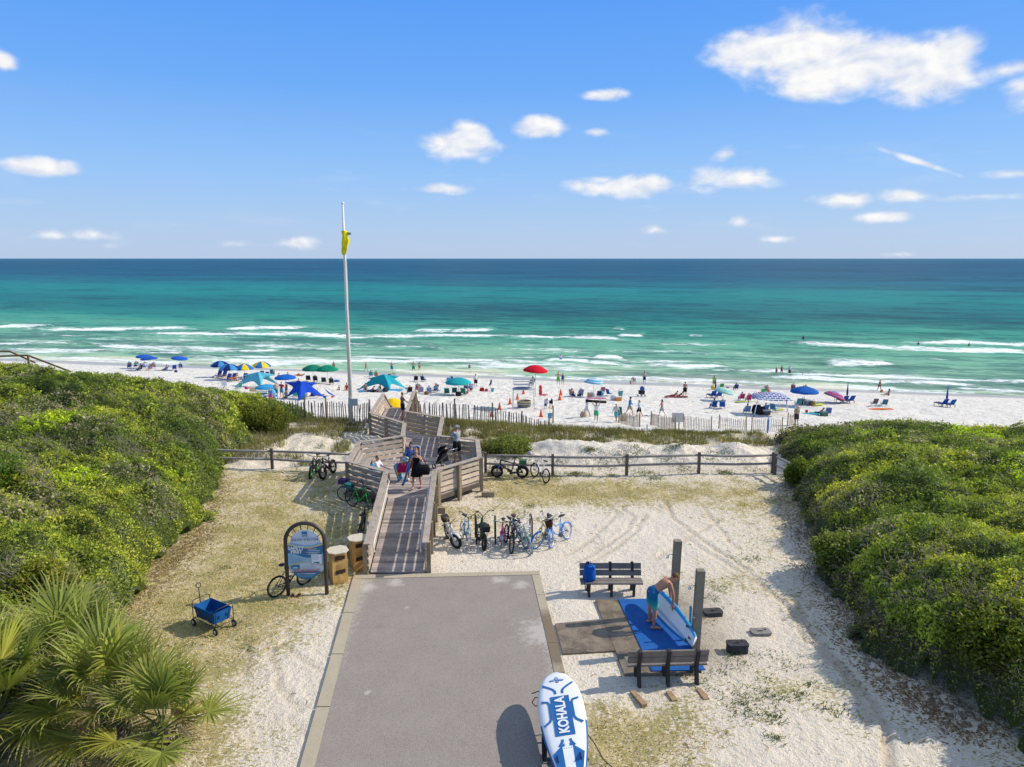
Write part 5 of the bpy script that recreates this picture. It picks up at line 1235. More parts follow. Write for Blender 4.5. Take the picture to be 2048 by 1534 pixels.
for sx in (-1, 1): b.tube([(sx*(Lw+.05), -Ww, .24), (sx*(Lw+.06), -Ww, .66), (sx*(Lw+.06), -Ww+.05, .72), (sx*(Lw+.06), Ww-.05, .72), (sx*(Lw+.06), Ww, .66), (sx*(Lw+.05), Ww, .24)], .012, 6); b.tube([(sx*(Lw+.05), -Ww, .22), (sx*(Lw+.05), Ww, .22)], .012, 6)
for sy in (-1, 1): b.tube([(-Lw, sy*(Ww+.02), .24), (Lw, sy*(Ww+.02), .56)], .009, 5); b.tube([(-Lw, sy*(Ww+.02), .56), (Lw, sy*(Ww+.02), .24)], .009, 5); b.tube([(-Lw-.05, sy*Ww, .22), (Lw+.05, sy*Ww, .22)], .010, 5)
b.build('frame', FRM, wa_)
b = MB(); b.tube([(-Lw-.07, 0, .26), (-Lw-.10, 0, .62), (-Lw-.12, 0, 1.0)], .014, 6); b.torus((-Lw-.12, 0, 1.05), (1, 0, .25), .07, .014, 16, 6, flat=1.0); b.build('handle', FRM, wa_)
for sx in (-1, 1):
    for sy in (-1, 1):
        c0 = Vector((sx*(Lw+.03), sy*(Ww+.02), .10)); b = MB(); b.torus(c0, (0, 1, 0), .072, .028, 18, 8); wh = b.build('wheel', TYRE, wa_)
        b = MB(); b.disc(c0, (0, 1, 0), .055, .05, 12); b.build('hub', paint((.62, .63, .64)), wh)
        b = MB(); b.tube([c0, c0+Vector((0, 0, .13))], .014, 5); b.build('caster', FRM, wa_)
for sx in (-.1, .1):
    b = MB(); b.tube([(Lw-.0+.004, sx*1.2, .50), (Lw*.96+.012, sx*1.2, .44), (Lw*.93+.01, sx*1.2+.02, .40)], .012, 5); b.build('strap', FRM, wa_)
for q in ((-.2, -Ww-.035, .47), (.18, -Ww-.035, .36), (-.1, Ww+.035, .45)):
    b = MB(); b.ell(q, (.022, .012, .03), 8, 6); b.build('latch', paint((.5, .05, .02)), wa_)
# ================================================================== shower corner
BW_ = wood((.215, .195, .18)); BLK = wood((.05, .048, .045))
def park_bench(label, c, rz, L=1.86):
    root = thing('bench', label, 'bench', c, rz)
    b = MB()
    for i in range(2): b.bar((-L/2, .02-.055*i-.0, .62+.19*i), (L/2, .02-.055*i, .62+.19*i), .04, .175, up=(0, -.28, 1))
    b.build('backrest', BW_, root)
    b = MB()
    for i in range(2): b.bar((-L/2, .14+.20*i, .445), (L/2, .14+.20*i, .445), .19, .045)
    b.build('seat', BW_, root)
    for x in (-L*.36, 0, L*.36):
        b = MB(); b.bar((x, -.13, -.25), (x, .03, .46), .075, .13, up=(0, 1, 0)); b.bar((x, .03, .44), (x, -.095, .92), .075, .11, up=(0, 1, 0)); b.bar((x, .0, .39), (x, .46, .40), .07, .10); b.bar((x, .36, .4), (x, .36, -.25), .07, .10, up=(0, 1, 0)); b.build('leg', BLK, root)
    return root
c1 = G(1243, 1180); park_bench('grey plank bench with a blue bag on it beyond the shower mat', (2.98, 20.22, 0), PI)
park_bench('grey plank bench with its back to the camera in front of the shower mat', (G(1337, 1374).x+.0, G(1337, 1374).y+.14, 0), R(2.5), 1.92)
b = MB()
MTB = M((.012, .105, .36), .75, .25, 7, .25, bump=.3, bscale=50, kind='rubber_mat')
b.prism([(3.14, 19.57), (3.42, 15.86), (4.74, 15.9), (4.40, 19.6)], .062, .082); solo(b, 'shower_mat', MTB, 'bright blue rubber mat laid under the outdoor shower', 'mat')
def shower_post(label, base, h, lean):
    p = G(*base); root = thing('shower_post', label, 'post', p); b = MB(); b.bar((0, 0, -.4), (lean, 0, h), .20, .20); b.build('shaft', wood((.26, .235, .18)), root)
    b = MB(); z = h-.42; x = lean*z/h-.10; b.tube([(x, -.02, z), (x-.10, -.02, z+.02), (x-.15, -.02, z-.02)], .014, 6); b.lathe([(.015, 0), (.04, -.05), (.04, -.07)], (x-.16, -.02, z-.02), 10); b.build('shower_head', metal((.7, .7, .7), .2), root)
    b = MB(); b.tube([(x, -.11, .95), (x-.05, -.11, .95)], .022, 8); b.box((x-.03, -.11, .98), (.02, .09, .02)); b.build('tap', metal((.6, .6, .6), .2), root); return root
shower_post('far weathered shower post behind the surfboard', (1345, 1232), 2.27, .06); shower_post('near weathered shower post by the second bench', (1389, 1299), 2.2, .06)
p = G(1379, 1285); b = MB(); b.bar((0, 0, .05), (.02, .12, .98), .05, .05); b.tube([(0, 0, .1), (-.12, -.05, .25), (-.13, -.06, .45), (.0, .08, .6)], .009, 5); solo(b, 'hose', paint((.02, .33, .55)), 'bright blue hose pipe fixed up the near shower post', 'hose', p)
def valve_box(label, px, dark, hgt, rz):
    p = G(*px); root = thing('valve_box', label, 'valve box', p, rz); b = MB(); oc = []
    for x, y in ((.26, .15), (-.26, .15), (-.26, -.15), (.26, -.15)):
        for t in np.linspace(0, PI/2, 4): a_ = math.atan2(y, x); q = {(1, 1): 0, (-1, 1): PI/2, (-1, -1): PI, (1, -1): 3*PI/2}[(int(math.copysign(1, x)), int(math.copysign(1, y)))]; oc.append((x-math.copysign(.07, x)+.07*math.cos(q+t), y-math.copysign(.07, y)+.07*math.sin(q+t)))
    mm = M(dark, .9, .5, 9, .15, bump=.6, bscale=22, kind='cast_lid'); b.prism(oc, -.1, hgt-.035); b.build('body', mm, root); b = MB(); b.prism([(x*1.05, y*1.05) for x, y in oc], hgt-.034, hgt+.015); ld = b.build('lid', mm, root)
    b = MB(); b.disc((.15, .05, hgt+.016), (0, 0, 1), .03, .008, 10); b.tube([(-.1, -.02, hgt+.02), (.0, -.02, hgt+.03), (.06, -.02, hgt+.02)], .010, 5); b.build('grip', M((.03, .03, .03)), ld)
valve_box('dark valve box lid raised on the sand nearest the shower posts', (1425, 1231), (.075, .072, .07), .14, .12); valve_box('flat pale grey valve box lid farthest right on the sand', (1521, 1267), (.25, .24, .22), .07, .08); valve_box('tall dark valve box nearest the camera on the sand', (1474, 1302), (.055, .055, .06), .22, .05)
for px, q, rz, lab in (((1277, 1398), (.13, .55, .07), .35, 'weathered plank end in the sand left of the front bench feet'), ((1343, 1394), (.13, .36, .06), .2, 'short weathered plank end behind the front bench centre'), ((1405, 1390), (.13, .42, .06), .22, 'weathered plank end at the right foot of the front bench')):
    b = MB(); b.box((0, 0, .01), q, rz); solo(b, 'plank', wood((.36, .25, .15)), lab, 'plank', G(*px))
def arcbag(p, label):
    root = thing('bag', label, 'bag', p, .1); b = MB(); V = []; r2 = random.Random(3)
    for z, s in ((0, .9), (.1, 1.05), (.25, 1.0), (.38, .85), (.45, .9)):
        for k in range(14): t = 2*PI*k/14; V.append((.19*s*math.cos(t)+r2.gauss(0, .01), .15*s*math.sin(t)+r2.gauss(0, .01), z+r2.gauss(0, .012)))
    b.add(V, [(i*14+k, i*14+(k+1) % 14, (i+1)*14+(k+1) % 14, (i+1)*14+k) for i in range(4) for k in range(14)]+[tuple(range(14))[::-1], tuple(4*14+k for k in range(14))], 0, True); b.build('sack', cloth((.012, .10, .42)), root)
    for s in (-1, 1): b = MB(); b.tube([(-.13, s*.1, .38), (-.08, s*.13, .52), (.05, s*.13, .52), (.12, s*.1, .38)], .014, 5); b.build('handle', cloth((.012, .08, .35)), root)
    b = MB(); b.tube([(-.15, -.12, .3), (-.19, -.2, .05), (-.16, -.24, -.2), (-.08, -.22, -.28)], .016, 5); b.build('strap', cloth((.02, .05, .2)), root)
arcbag((2.33, 20.0, .475), 'bright blue drawstring bag sitting on the far bench')
# ================================================================== paddle boards
def board_outline(L, W, n=30, nose=.62):
    out = []
    for i in range(n+1):
        u = i/n; out.append((u*L, W/2*max(0.0, (math.sin(PI*min(1, (u**.72)*.91+.015)))**nose)))
    return out
def board_mesh(L, W, T, rocker=.16):
    """lofted paddle board: x runs nose -> tail, z is the top face"""
    V = []; F_ = []; n = 34; k = 12
    st_ = board_outline(L, W, n)
    for i, (x, hw_) in enumerate(st_):
        u = i/n; zr = rocker*max(0, 1-u/.35)**2+.05*max(0, (u-.85)/.15)**2; tt = T*(.55+.45*min(1, 6*u, 8*(1-u)+.4)); hw_ = max(hw_, .015)
        for j in range(k):
            a_ = 2*PI*j/k; ca, sa = math.cos(a_), math.sin(a_); V.append((x, hw_*math.copysign(abs(ca)**.55, ca), zr+tt/2*math.copysign(abs(sa)**.8, sa)))
    F_ = [(i*k+j, (i+1)*k+j, (i+1)*k+(j+1) % k, i*k+(j+1) % k) for i in range(n) for j in range(k)]+[tuple(range(k)), tuple(n*k+j for j in range(k))[::-1]]
    return V, F_, st_
WB_ = M((.80, .81, .82), .4, .05, 5, .4, kind='board_white'); BB_ = M((.02, .13, .36), .4, .08, 5, .4, kind='board_blue'); SB_ = M((.03, .30, .62), .4, .08, 5, .4, kind='board_sky')
Lk, Wk, Tk = 3.3, .98, .14
nose = Vector((.97, 14.74, .80)); tail = Vector((1.12, 11.5, .60)); tail = nose+(tail-nose).normalized()*Lk
ex = (tail-nose).normalized(); roll = R(8)
ez = Vector((0, 0, 1)); ey = ez.cross(ex).normalized(); ez = ex.cross(ey)
Rk = Matrix((ex, ey, ez)).transposed() @ Matrix.Rotation(roll, 3, 'X')
kb_ = bpy.data.objects.new('paddle_board', None); COL.objects.link(kb_); kb_.rotation_mode = 'QUATERNION'; kb_.location = nose; kb_.rotation_quaternion = Rk.to_quaternion(); tag(kb_, 'white and blue paddle board lettered KOHALA lying on a cart at the lane edge', 'paddle board')
V, F_, so_ = board_mesh(Lk, Wk, Tk, -.10); b = MB(); b.add(V, F_, 0, True)
for i, f in enumerate(b.f[:34*12]):                            # blue rail band under the white face
    if f[0] % 12 in (7, 8, 9, 10, 6, 11, 0, 5) and i//12 > 17 or f[0] % 12 in (7, 8, 9, 10): b.m[i] = 1
b.build('hull', [WB_, BB_], kb_)
def zface(u): x = u*Lk; return -.10*max(0, 1-u/.35)**2+.05*max(0, (u-.85)/.15)**2+Tk/2*(.55+.45*min(1, 6*u, 8*(1-u)+.4))+.004
def hwid(u): return float(np.interp(u*Lk, [p[0] for p in so_], [p[1] for p in so_]))*.86
def strip(name, pts, wv, mat, par=kb_, dzz=0):
    b = MB(); vs = []
    for i, (u, v_) in enumerate(pts):
        p = Vector((u*Lk, v_, 0)); q = Vector((pts[min(i+1, len(pts)-1)][0]*Lk, pts[min(i+1, len(pts)-1)][1], 0))-Vector((pts[max(i-1, 0)][0]*Lk, pts[max(i-1, 0)][1], 0)); q.normalize(); nn = Vector((-q.y, q.x, 0))
        for s in (-1, 1): e = p+nn*wv/2*s; vs.append((e.x, e.y, zface(e.x/Lk)+dzz))
    b.add(vs, [(2*i, 2*i+1, 2*i+3, 2*i+2) for i in range(len(pts)-1)]); return b.build(name, mat, par)
def face_poly(name, poly, mat, dzz=0, n=1):
    b = MB(); vs = [(u*Lk, v_, zface(u)+dzz) for u, v_ in poly]; b.add(vs, [tuple(range(len(vs)))]); return b.build(name, mat, kb_)
for s in (-1, 1):
    strip('stripe', [(.165, s*hwid(.165)*.98), (.20, s*.20), (.225, s*.115), (.245, s*.08), (.275, s*.075)], .058, BB_)
    strip('stripe', [(.335, s*hwid(.335)*.97), (.345, s*.27), (.37, s*.235), (.50, s*.235), (.525, s*.27), (.56, s*hwid(.56)*.99)], .055, BB_)
    strip('stripe', [(.685, s*.075), (.705, s*.085), (.74, s*.15)], .055, BB_)
    face_poly('tail_patch', [(.715, s*.05), (.80, s*hwid(.80)), (.9, s*hwid(.9)), (.985, s*hwid(.985)), (.985, s*.05)][::s], BB_, .001)
b = MB(); us = np.linspace(.30, .655, 12)
vs = [(u*Lk, v_, zface(u)+.002) for u in us for v_ in (-.20, .20)]; b.add(vs, [(2*i, 2*i+2, 2*i+3, 2*i+1) for i in range(11)]); b.build('name_panel', BB_, kb_)
me_ = put_text('lettering', 'KOHALA', .285, WB_, kb_, (.4775*Lk, .0, zface(.4775)+.012), (-1, 0, 0), (0, -1, 0), .010, 1.0, sx=.93)
def oval(name, u, v_, a_, b__, rot, mat): 
    pts = []
    for t in np.linspace(0, 2*PI, 14, endpoint=False): x = a_*math.cos(t); y = b__*math.sin(t); pts.append((u+(x*math.cos(rot)-y*math.sin(rot))/Lk, v_+x*math.sin(rot)+y*math.cos(rot)))
    face_poly(name, pts, mat, .003)
for rot, ln, du, dv in ((0, .075, -.018, 0), (0, .06, .022, .01), (1.35, .075, .006, .085), (1.75, .08, .004, -.085)): oval('turtle_mark', .115+du, dv, ln, .038, rot, BB_)
for du, dv in ((-.03, 0), (-.018, .0), (-.006, 0), (.005, .06), (.006, -.06), (.004, .11), (.004, -.11), (.02, .01)): oval('turtle_mark', .115+du, dv, .028, .008, 1.4, WB_) if True else None
face_poly('grip_pad', [(.745, -.10), (.745, .10), (.99, .09), (.99, -.09)][::-1], WB_, .004)
b = MB()
for i in range(5):
    for j in range(4): b.disc(((.76+.045*i)*Lk, -.07+.047*j, zface(.76+.045*i)+.006), (0, 0, 1), .012, .003, 6)
b.build('studs', M((.2, .2, .2)), kb_)
for s in (-1, 1):
    b = MB(); x0_ = .80*Lk; b.add([(x0_, s*.22-.012, zface(.8)), (x0_+.2, s*.22-.012, zface(.8)), (x0_+.24, s*.22, zface(.8)+.11), (x0_+.12, s*.22, zface(.8)+.06), (x0_, s*.22+.012, zface(.8)), (x0_+.2, s*.22+.012, zface(.8))], [(0, 1, 2, 3), (4, 3, 2, 5), (0, 3, 4), (1, 5, 2)]); b.build('fin', M((.02, .02, .02), .5), kb_)
b = MB(); b.ell((.015, 0, -.10), (.03, .03, .03), 8, 6); b.build('nose_loop', BB_, kb_)
ct = thing('board_cart', 'black two wheeled cart carrying the lettered paddle board', 'cart', (1.05, 12.9, .05))
b = MB()
for yy in (-.75, .55): b.tube([(-.42, yy, .50+.11*(yy > 0)), (.42, yy, .50+.11*(yy > 0))], .03, 8)
for x in (-.22, .22): b.tube([(x, -.9, .46), (x, .7, .58)], .02, 6)
for x in (-.25, .25):
    b.tube([(x, -.1, .52), (x*1.25, -.1, .27)], .018, 6)
b.tube([(-.42, -.1, .27), (.42, -.1, .27)], .018, 6); b.tube([(0, .7, .60), (0, .75, .0)], .018, 6); b.tube([(0, -.9, .62), (0, -.95, .0)], .018, 6)
b.build('frame', FRM, ct)
for s in (-1, 1):
    b = MB(); b.torus((s*.40, -.1, .27), (1, 0, 0), .225, .045, 26, 8); wh = b.build('wheel', TYRE, ct); b = MB(); b.disc((s*.40, -.1, .27), (1, 0, 0), .16, .03, 16); b.build('hub', metal((.3, .3, .3)), wh)
for s, pts in ((0, [(-.44, .75, .62), (-.55, .85, .52), (-.62, 1.0, .50), (-.55, 1.1, .56), (-.46, 1.0, .62)]), (1, [(.44, -.1, .58), (.60, -.08, .35), (.78, -.2, .06), (.98, -.42, .015), (1.1, -.62, .015)]), (2, [(-.42, 1.2, .66), (-.62, 1.25, .55)])):
    b = MB(); b.tube(pts, .011, 5); b.build('strap', M((.02, .02, .02)), ct)
# the second board, held on its rail over the mat
Ls, Ws, Ts = 3.05, .70, .13
n_, t_ = Vector((3.90, 19.35, .52)), Vector((4.66, 16.62, .40)); ex = (t_-n_).normalized(); Ls = (t_-n_).length
wd_ = Vector((.40, .10, .90)); wd_ = (wd_-ex*wd_.dot(ex)).normalized(); nz_ = ex.cross(wd_)
if nz_.x > 0: pass
R2 = Matrix((ex, wd_, nz_)).transposed()
sb = bpy.data.objects.new('paddle_board', None); COL.objects.link(sb); sb.rotation_mode = 'QUATERNION'; sb.location = n_; sb.rotation_quaternion = R2.to_quaternion(); tag(sb, 'white and sky blue paddle board tipped on its edge by the man at the shower', 'paddle board')
V, F_, so2 = board_mesh(Ls, Ws, Ts, .10 if nz_.x > 0 else -.10); b = MB(); b.add(V, F_, 0, True)
for i in range(34*12):
    j = i % 12
    if j in (10, 11, 0, 1, 4, 5, 6, 7): b.m[i] = 1
b.build('hull', [WB_, SB_], sb)
sgn = 1 if nz_.x < 0 else -1
for v_ in (-.10, -.14): b = MB(); b.bar((.25*Ls, v_, sgn*.068), (.90*Ls, v_, sgn*.068), .012, .006); b.build('stripe', SB_, sb)
for v_, u_ in ((.18, .86), (-.12, .93), (.0, .955)): b = MB(); b.add([(u_*Ls-.14, v_-.01, sgn*.06), (u_*Ls+.02, v_-.01, sgn*.06), (u_*Ls+.06, v_, sgn*.20), (u_*Ls-.14, v_+.01, sgn*.06), (u_*Ls+.02, v_+.01, sgn*.06)], [(0, 1, 2), (3, 2, 4), (0, 2, 3), (1, 4, 2)]); b.build('fin', M((.015, .015, .015), .5), sb)
# ================================================================== people
def pdir(p, s, side): p, s = R(p), R(s); return Vector((side*math.sin(s), math.sin(p)*math.cos(s), -math.cos(p)*math.cos(s)))
def skeleton(H=1.7, lean=0, hip=None, legL=(0, 3, 0), legR=(0, 3, 0), armL=(0, 8, 8, 4), armR=(0, 8, 8, 4), head=None, turn=0, fem=False, foot=90):
    """leg = thigh pitch, spread, shin pitch; arm = upper pitch, spread, fore pitch, fore spread. The lower ankle rests on z=0 unless hip is given"""
    J = {}; le = R(lean); up = Vector((0, math.sin(le), math.cos(le))); fw = Vector((0, math.cos(le), -math.sin(le))); rt = Vector((1, 0, 0))
    J['up'], J['fw'], J['rt'], J['H'] = up, fw, rt, H
    pel = Vector((0, 0, 0)); hw = .052*H; sw = (.108 if not fem else .096)*H
    for s, k, L in ((-1, 'L', legL), (1, 'R', legR)):
        h = pel+rt*(s*hw); kn = h+pdir(L[0], L[1], s)*.245*H; an = kn+pdir(L[2], L[1]*.4, s)*.243*H
        fd = pdir(L[2]+foot, 0, s); fd = Vector((s*.12, fd.y, fd.z)).normalized()
        J['hip'+k], J['knee'+k], J['ank'+k], J['toe'+k], J['heel'+k] = h, kn, an, an+fd*.105*H+Vector((0, 0, -.028*H)), an-fd*.03*H+Vector((0, 0, -.03*H))
    sh = pel+up*.285*H; J['pel'], J['chest'], J['sh'] = pel, pel+up*.19*H, sh
    nk = pel+up*.325*H; hp = R(lean*.55 if head is None else head); hu = Vector((0, math.sin(hp), math.cos(hp))); J['neck'] = nk; J['head'] = nk+hu*.078*H; J['hu'] = hu
    tr_ = R(turn); J['hf'] = (Vector((0, math.cos(hp), -math.sin(hp)))*math.cos(tr_)+rt*math.sin(tr_)).normalized(); J['hr'] = J['hf'].cross(J['hu'])
    for s, k, A in ((-1, 'L', armL), (1, 'R', armR)):
        p = sh+rt*(s*sw); e = p+pdir(A[0], A[1], s)*.165*H; fd = pdir(A[2], A[3], s); w_ = e+fd*.15*H; J['shd'+k], J['elb'+k], J['wri'+k], J['hand'+k] = p, e, w_, fd
    if hip is None: low = min(J['toeL'].z, J['toeR'].z, J['heelL'].z, J['heelR'].z)-.018*H; off = Vector((0, 0, -low))
    else: off = Vector((0, 0, hip))
    for k, v in list(J.items()):
        if isinstance(v, Vector) and k not in ('up', 'fw', 'rt', 'hu', 'hf', 'hr', 'handL', 'handR'): J[k] = v+off
    J['fem'] = fem; return J
def remesh(mb, vox, it=3):
    me = mb.mesh('tmp'); o = bpy.data.objects.new('tmp', me); COL.objects.link(o)
    m = o.modifiers.new('r', 'REMESH'); m.mode = 'VOXEL'; m.voxel_size = vox; m.use_smooth_shade = True
    s = o.modifiers.new('s', 'SMOOTH'); s.factor = .5; s.iterations = it
    out = bpy.data.meshes.new_from_object(o.evaluated_get(bpy.context.evaluated_depsgraph_get()))
    bpy.data.objects.remove(o); bpy.data.meshes.remove(me); return out
def torso(mb, J, t0, t1, grow=0.0, n=14):
    """lofted elliptical trunk; t along the spine (0 crotch .. 1 neck root)"""
    H = J['H']; fem = J['fem']
    prof = [(-.13, .062, .050), (-.05, .092, .066), (.08, .096 if not fem else .100, .068), (.25, .086, .060), (.42, .078 if not fem else .068, .056), (.6, .088 if not fem else .078, .064), (.78, .098 if not fem else .088, .066 if not fem else .070), (.90, .100 if not fem else .088, .054), (1.0, .060, .042), (1.08, .036, .036)]
    ts = [p[0] for p in prof]; tt = np.linspace(t0, t1, max(4, int((t1-t0)*14))); V = []
    for t in tt:
        c = J['pel']+J['up']*(t*.305*H)-J['fw']*.006*H; rx = np.interp(t, ts, [p[1] for p in prof])*H+grow; ry = np.interp(t, ts, [p[2] for p in prof])*H+grow
        for k in range(n): a = 2*PI*k/n; V.append(c+J['rt']*rx*math.cos(a)+J['fw']*ry*math.sin(a))
    m = len(tt); mb.add(V, [(i*n+k, i*n+(k+1) % n, (i+1)*n+(k+1) % n, (i+1)*n+k) for i in range(m-1) for k in range(n)]+[tuple(range(n))[::-1], tuple((m-1)*n+k for k in range(n))])
def limb(mb, pts, rs, n=10):
    P, Q = [], []
    for i in range(len(pts)-1):
        for f in (0, .33, .66): P.append(pts[i].lerp(pts[i+1], f)); Q.append(rs[i]+(rs[i+1]-rs[i])*f)
    mb.tube(P+[pts[-1]], Q+[rs[-1]], n); mb.ell(pts[0], (rs[0],)*3, 8, 6); mb.ell(pts[-1], (rs[-1],)*3, 8, 6)
def body_mesh(J, vox, near=False):
    b = MB(); H = J['H']; torso(b, J, -.13, 1.06)
    for k in 'LR':
        limb(b, [J['hip'+k], J['hip'+k].lerp(J['knee'+k], .45), J['knee'+k], J['knee'+k].lerp(J['ank'+k], .3), J['ank'+k]], [q*H for q in (.058, .047, .033, .034, .021)])
        limb(b, [J['heel'+k], J['ank'+k].lerp(J['toe'+k], .5)-Vector((0, 0, .008*H)), J['toe'+k]], [.020*H, .022*H, .015*H])
        limb(b, [J['shd'+k]-J['rt']*(.012*H*(1 if k == 'R' else -1)), J['shd'+k].lerp(J['elb'+k], .4), J['elb'+k], J['elb'+k].lerp(J['wri'+k], .3), J['wri'+k]], [q*H for q in (.031, .028, .022, .022, .0145)])
        d = J['hand'+k]; u = d.cross(Vector((0, 0, 1))); u = u.normalized() if u.length > .2 else Vector((0, 1, 0)); v = d.cross(u); c = J['wri'+k]+d*.032*H
        rot = Matrix((u, v, d)).transposed(); b.ell(c, (.025*H, .012*H, .036*H), 8, 6, rot=rot)
        if near:                                              # four unequal bent fingers and a thumb from the side of the palm
            for i, (o_, ln) in enumerate(((-.75, .036), (-.25, .043), (.25, .040), (.75, .031))):
                q = c+u*(o_*.022*H)+d*.026*H; q1 = q+(d+u*o_*.12)*ln*H*.6; q2 = q1+(d*.75+v*.6)*ln*H*.5; b.tube([q, q1, q2], [.0062*H, .0058*H, .005*H], 6)
            q = c-u*.022*H-d*.012*H; b.tube([q, q+(d*.6-u*.8)*.024*H, q+(d*1.2-u*.9+v*.3)*.03*H], [.008*H, .0068*H, .0056*H], 6)
        else: b.ell(c+d*.036*H, (.019*H, .010*H, .03*H), 8, 6, rot=rot)
    limb(b, [J['neck']-J['hu']*.02*H, J['neck']+J['hu']*.035*H], [.036*H, .031*H])
    rot = Matrix((J['hr'], J['hf'], J['hu'])).transposed(); h = J['head']
    b.ell(h, (.043*H, .054*H, .062*H), 12, 10, rot=rot); b.ell(h+J['hf']*.012*H-J['hu']*.035*H, (.031*H, .038*H, .034*H), 10, 8, rot=rot)
    b.tube([h+J['hf']*.046*H+J['hu']*.004*H, h+J['hf']*.062*H-J['hu']*.018*H, h+J['hf']*.045*H-J['hu']*.022*H], [.007*H, .010*H, .007*H], 6)
    for s in (-1, 1): b.ell(h+J['hr']*(s*.044*H), (.008*H, .014*H, .020*H), 8, 6, rot=rot)
    return remesh(b, vox)
def garment(J, kind, vox):
    b = MB(); H = J['H']; g = .012 if vox < .02 else .02
    if kind in ('trunks', 'shorts', 'brief'):
        torso(b, J, -.1, .26, g)
        if kind != 'brief':
            f = .78 if kind == 'trunks' else .52
            for k in 'LR': limb(b, [J['hip'+k], J['hip'+k].lerp(J['knee'+k], f)], [.060*H+g, .050*H+g*1.8])
        else:
            for k in 'LR': b.ell(J['hip'+k], (.06*H+g,)*3, 8, 6)
    elif kind in ('shirt', 'tank', 'onepiece', 'long_shirt'):
        torso(b, J, -.12 if kind == 'onepiece' else .08, .94 if kind != 'onepiece' else .86, g)
        if 'shirt' in kind:
            torso(b, J, .05, .98, g)
            for k in 'LR': limb(b, [J['shd'+k]-J['rt']*(.01*H*(1 if k == 'R' else -1)), J['shd'+k].lerp(J['elb'+k], .75)], [.034*H+g, .031*H+g*1.2])
            if kind == 'long_shirt':
                for k in 'LR': limb(b, [J['elb'+k].lerp(J['shd'+k], .3), J['elb'+k], J['wri'+k].lerp(J['elb'+k], .1)], [.03*H, .026*H+g*.6, .02*H+g*.6])
        if kind == 'onepiece':
            for k in 'LR': b.ell(J['hip'+k], (.055*H+g,)*3, 8, 6)
    elif kind == 'bra':
        torso(b, J, .60, .78, g)
    elif kind == 'dress':
        torso(b, J, -.05, .88, g); kn = (J['kneeL']+J['kneeR'])/2; c0 = J['pel']; V = []; n = 18
        for t, rx, ry in ((-.25, .09, .08), (.1, .115, .10), (.5, .135, .12), (.86, .155, .14)):
            c = c0.lerp(kn, t)
            for k in range(n): a = 2*PI*k/n; q = 1+.06*math.sin(5*a)*max(t, 0); V.append(c+J['rt']*(rx*H*q*math.cos(a))+Vector((0, 1, 0))*(ry*H*q*math.sin(a)))
        b.add(V, [(i*n+k, i*n+(k+1) % n, (i+1)*n+(k+1) % n, (i+1)*n+k) for i in range(3) for k in range(n)]+[tuple(range(n))[::-1], tuple(3*n+k for k in range(n))])
    elif kind in ('hair', 'long_hair', 'bun'):
        rot = Matrix((J['hr'], J['hf'], J['hu'])).transposed(); h = J['head']
        b.ell(h-J['hf']*.011*H+J['hu']*.014*H, (.050*H, .053*H, .058*H), 12, 8, rot=rot)
        if kind == 'long_hair': limb(b, [h-J['hf']*.035*H, h-J['hf']*.045*H-J['hu']*.08*H, h-J['hf']*.05*H-J['hu']*.15*H], [.045*H, .042*H, .025*H])
        if kind == 'bun': b.ell(h-J['hf']*.02*H+J['hu']*.08*H, (.028*H,)*3, 8, 6)
    elif kind in ('cap', 'sun_hat', 'bucket_hat'):
        rot = Matrix((J['hr'], J['hf'], J['hu'])).transposed(); h = J['head']+J['hu']*.028*H
        b.ell(h+J['hu']*.008*H-J['hf']*.004*H, (.053*H, .060*H, .045*H), 12, 8, rot=rot)
        if kind == 'cap': b.ell(h+J['hf']*.06*H, (.036*H, .04*H, .010*H), 10, 6, rot=rot)
        else: r_ = .125 if kind == 'sun_hat' else .098; b.ell(h-J['hu']*.006*H, (r_*H, r_*H, .013*H), 16, 6, rot=rot)
    return remesh(b, vox, 2)
_pc = {}
POSES = {
 'stand': dict(legL=(2, 4, -2), legR=(-3, 4, -4), armL=(5, 8, 14, 4), armR=(-4, 9, 10, 5)),
 'stand_turned': dict(legL=(6, 5, -2), legR=(-5, 5, -8), armL=(15, 10, 75, -8), armR=(0, 10, 20, 4), lean=4),
 'hips': dict(legL=(0, 7, 0), legR=(0, 7, 0), armL=(-10, 42, 25, -38), armR=(-10, 42, 25, -38)),
 'walk': dict(legL=(24, 3, 10), legR=(-16, 3, -34), armL=(-20, 7, 0, 4), armR=(24, 7, 45, 2), lean=4),
 'stride': dict(legL=(-20, 3, -32), legR=(26, 3, 14), armL=(20, 8, 40, 2), armR=(-18, 8, -2, 4), lean=5),
 'bend': dict(lean=82, legL=(-4, 6, -2), legR=(4, 6, 2), armL=(15, 6, 10, 4), armR=(5, 6, 8, 4), head=100),
 'carry': dict(legL=(18, 3, 4), legR=(-14, 3, -26), armL=(150, 24, 170, 0), armR=(150, 24, 170, 0), lean=3),
 'sit_chair': dict(lean=-22, hip=.31, legL=(80, 8, 20), legR=(84, 8, 32), armL=(20, 16, 70, 2), armR=(16, 16, 78, 0), head=-4),
 'sit_ground': dict(lean=-6, hip=.12, legL=(112, 10, 30), legR=(96, 9, 70), armL=(30, 10, 70, -6), armR=(24, 10, 60, -6), head=6),
 'lie': dict(lean=-80, hip=.12, legL=(92, 5, 86), legR=(118, 5, 60), armL=(-70, 22, 30, 8), armR=(80, 12, 84, 0), head=-50),
 'recline': dict(lean=-48, hip=.14, legL=(98, 8, 70), legR=(92, 6, 88), armL=(-20, 22, -30, 10), armR=(30, 14, 70, 0), head=-20),
}
OUT = {'trunks': ['trunks'], 'bikini': ['brief', 'bra'], 'one': ['onepiece'], 'shirt': ['shirt', 'trunks'], 'tank': ['tank', 'shorts'], 'dress': ['dress'], 'rash': ['long_shirt', 'trunks'], 'none': []}
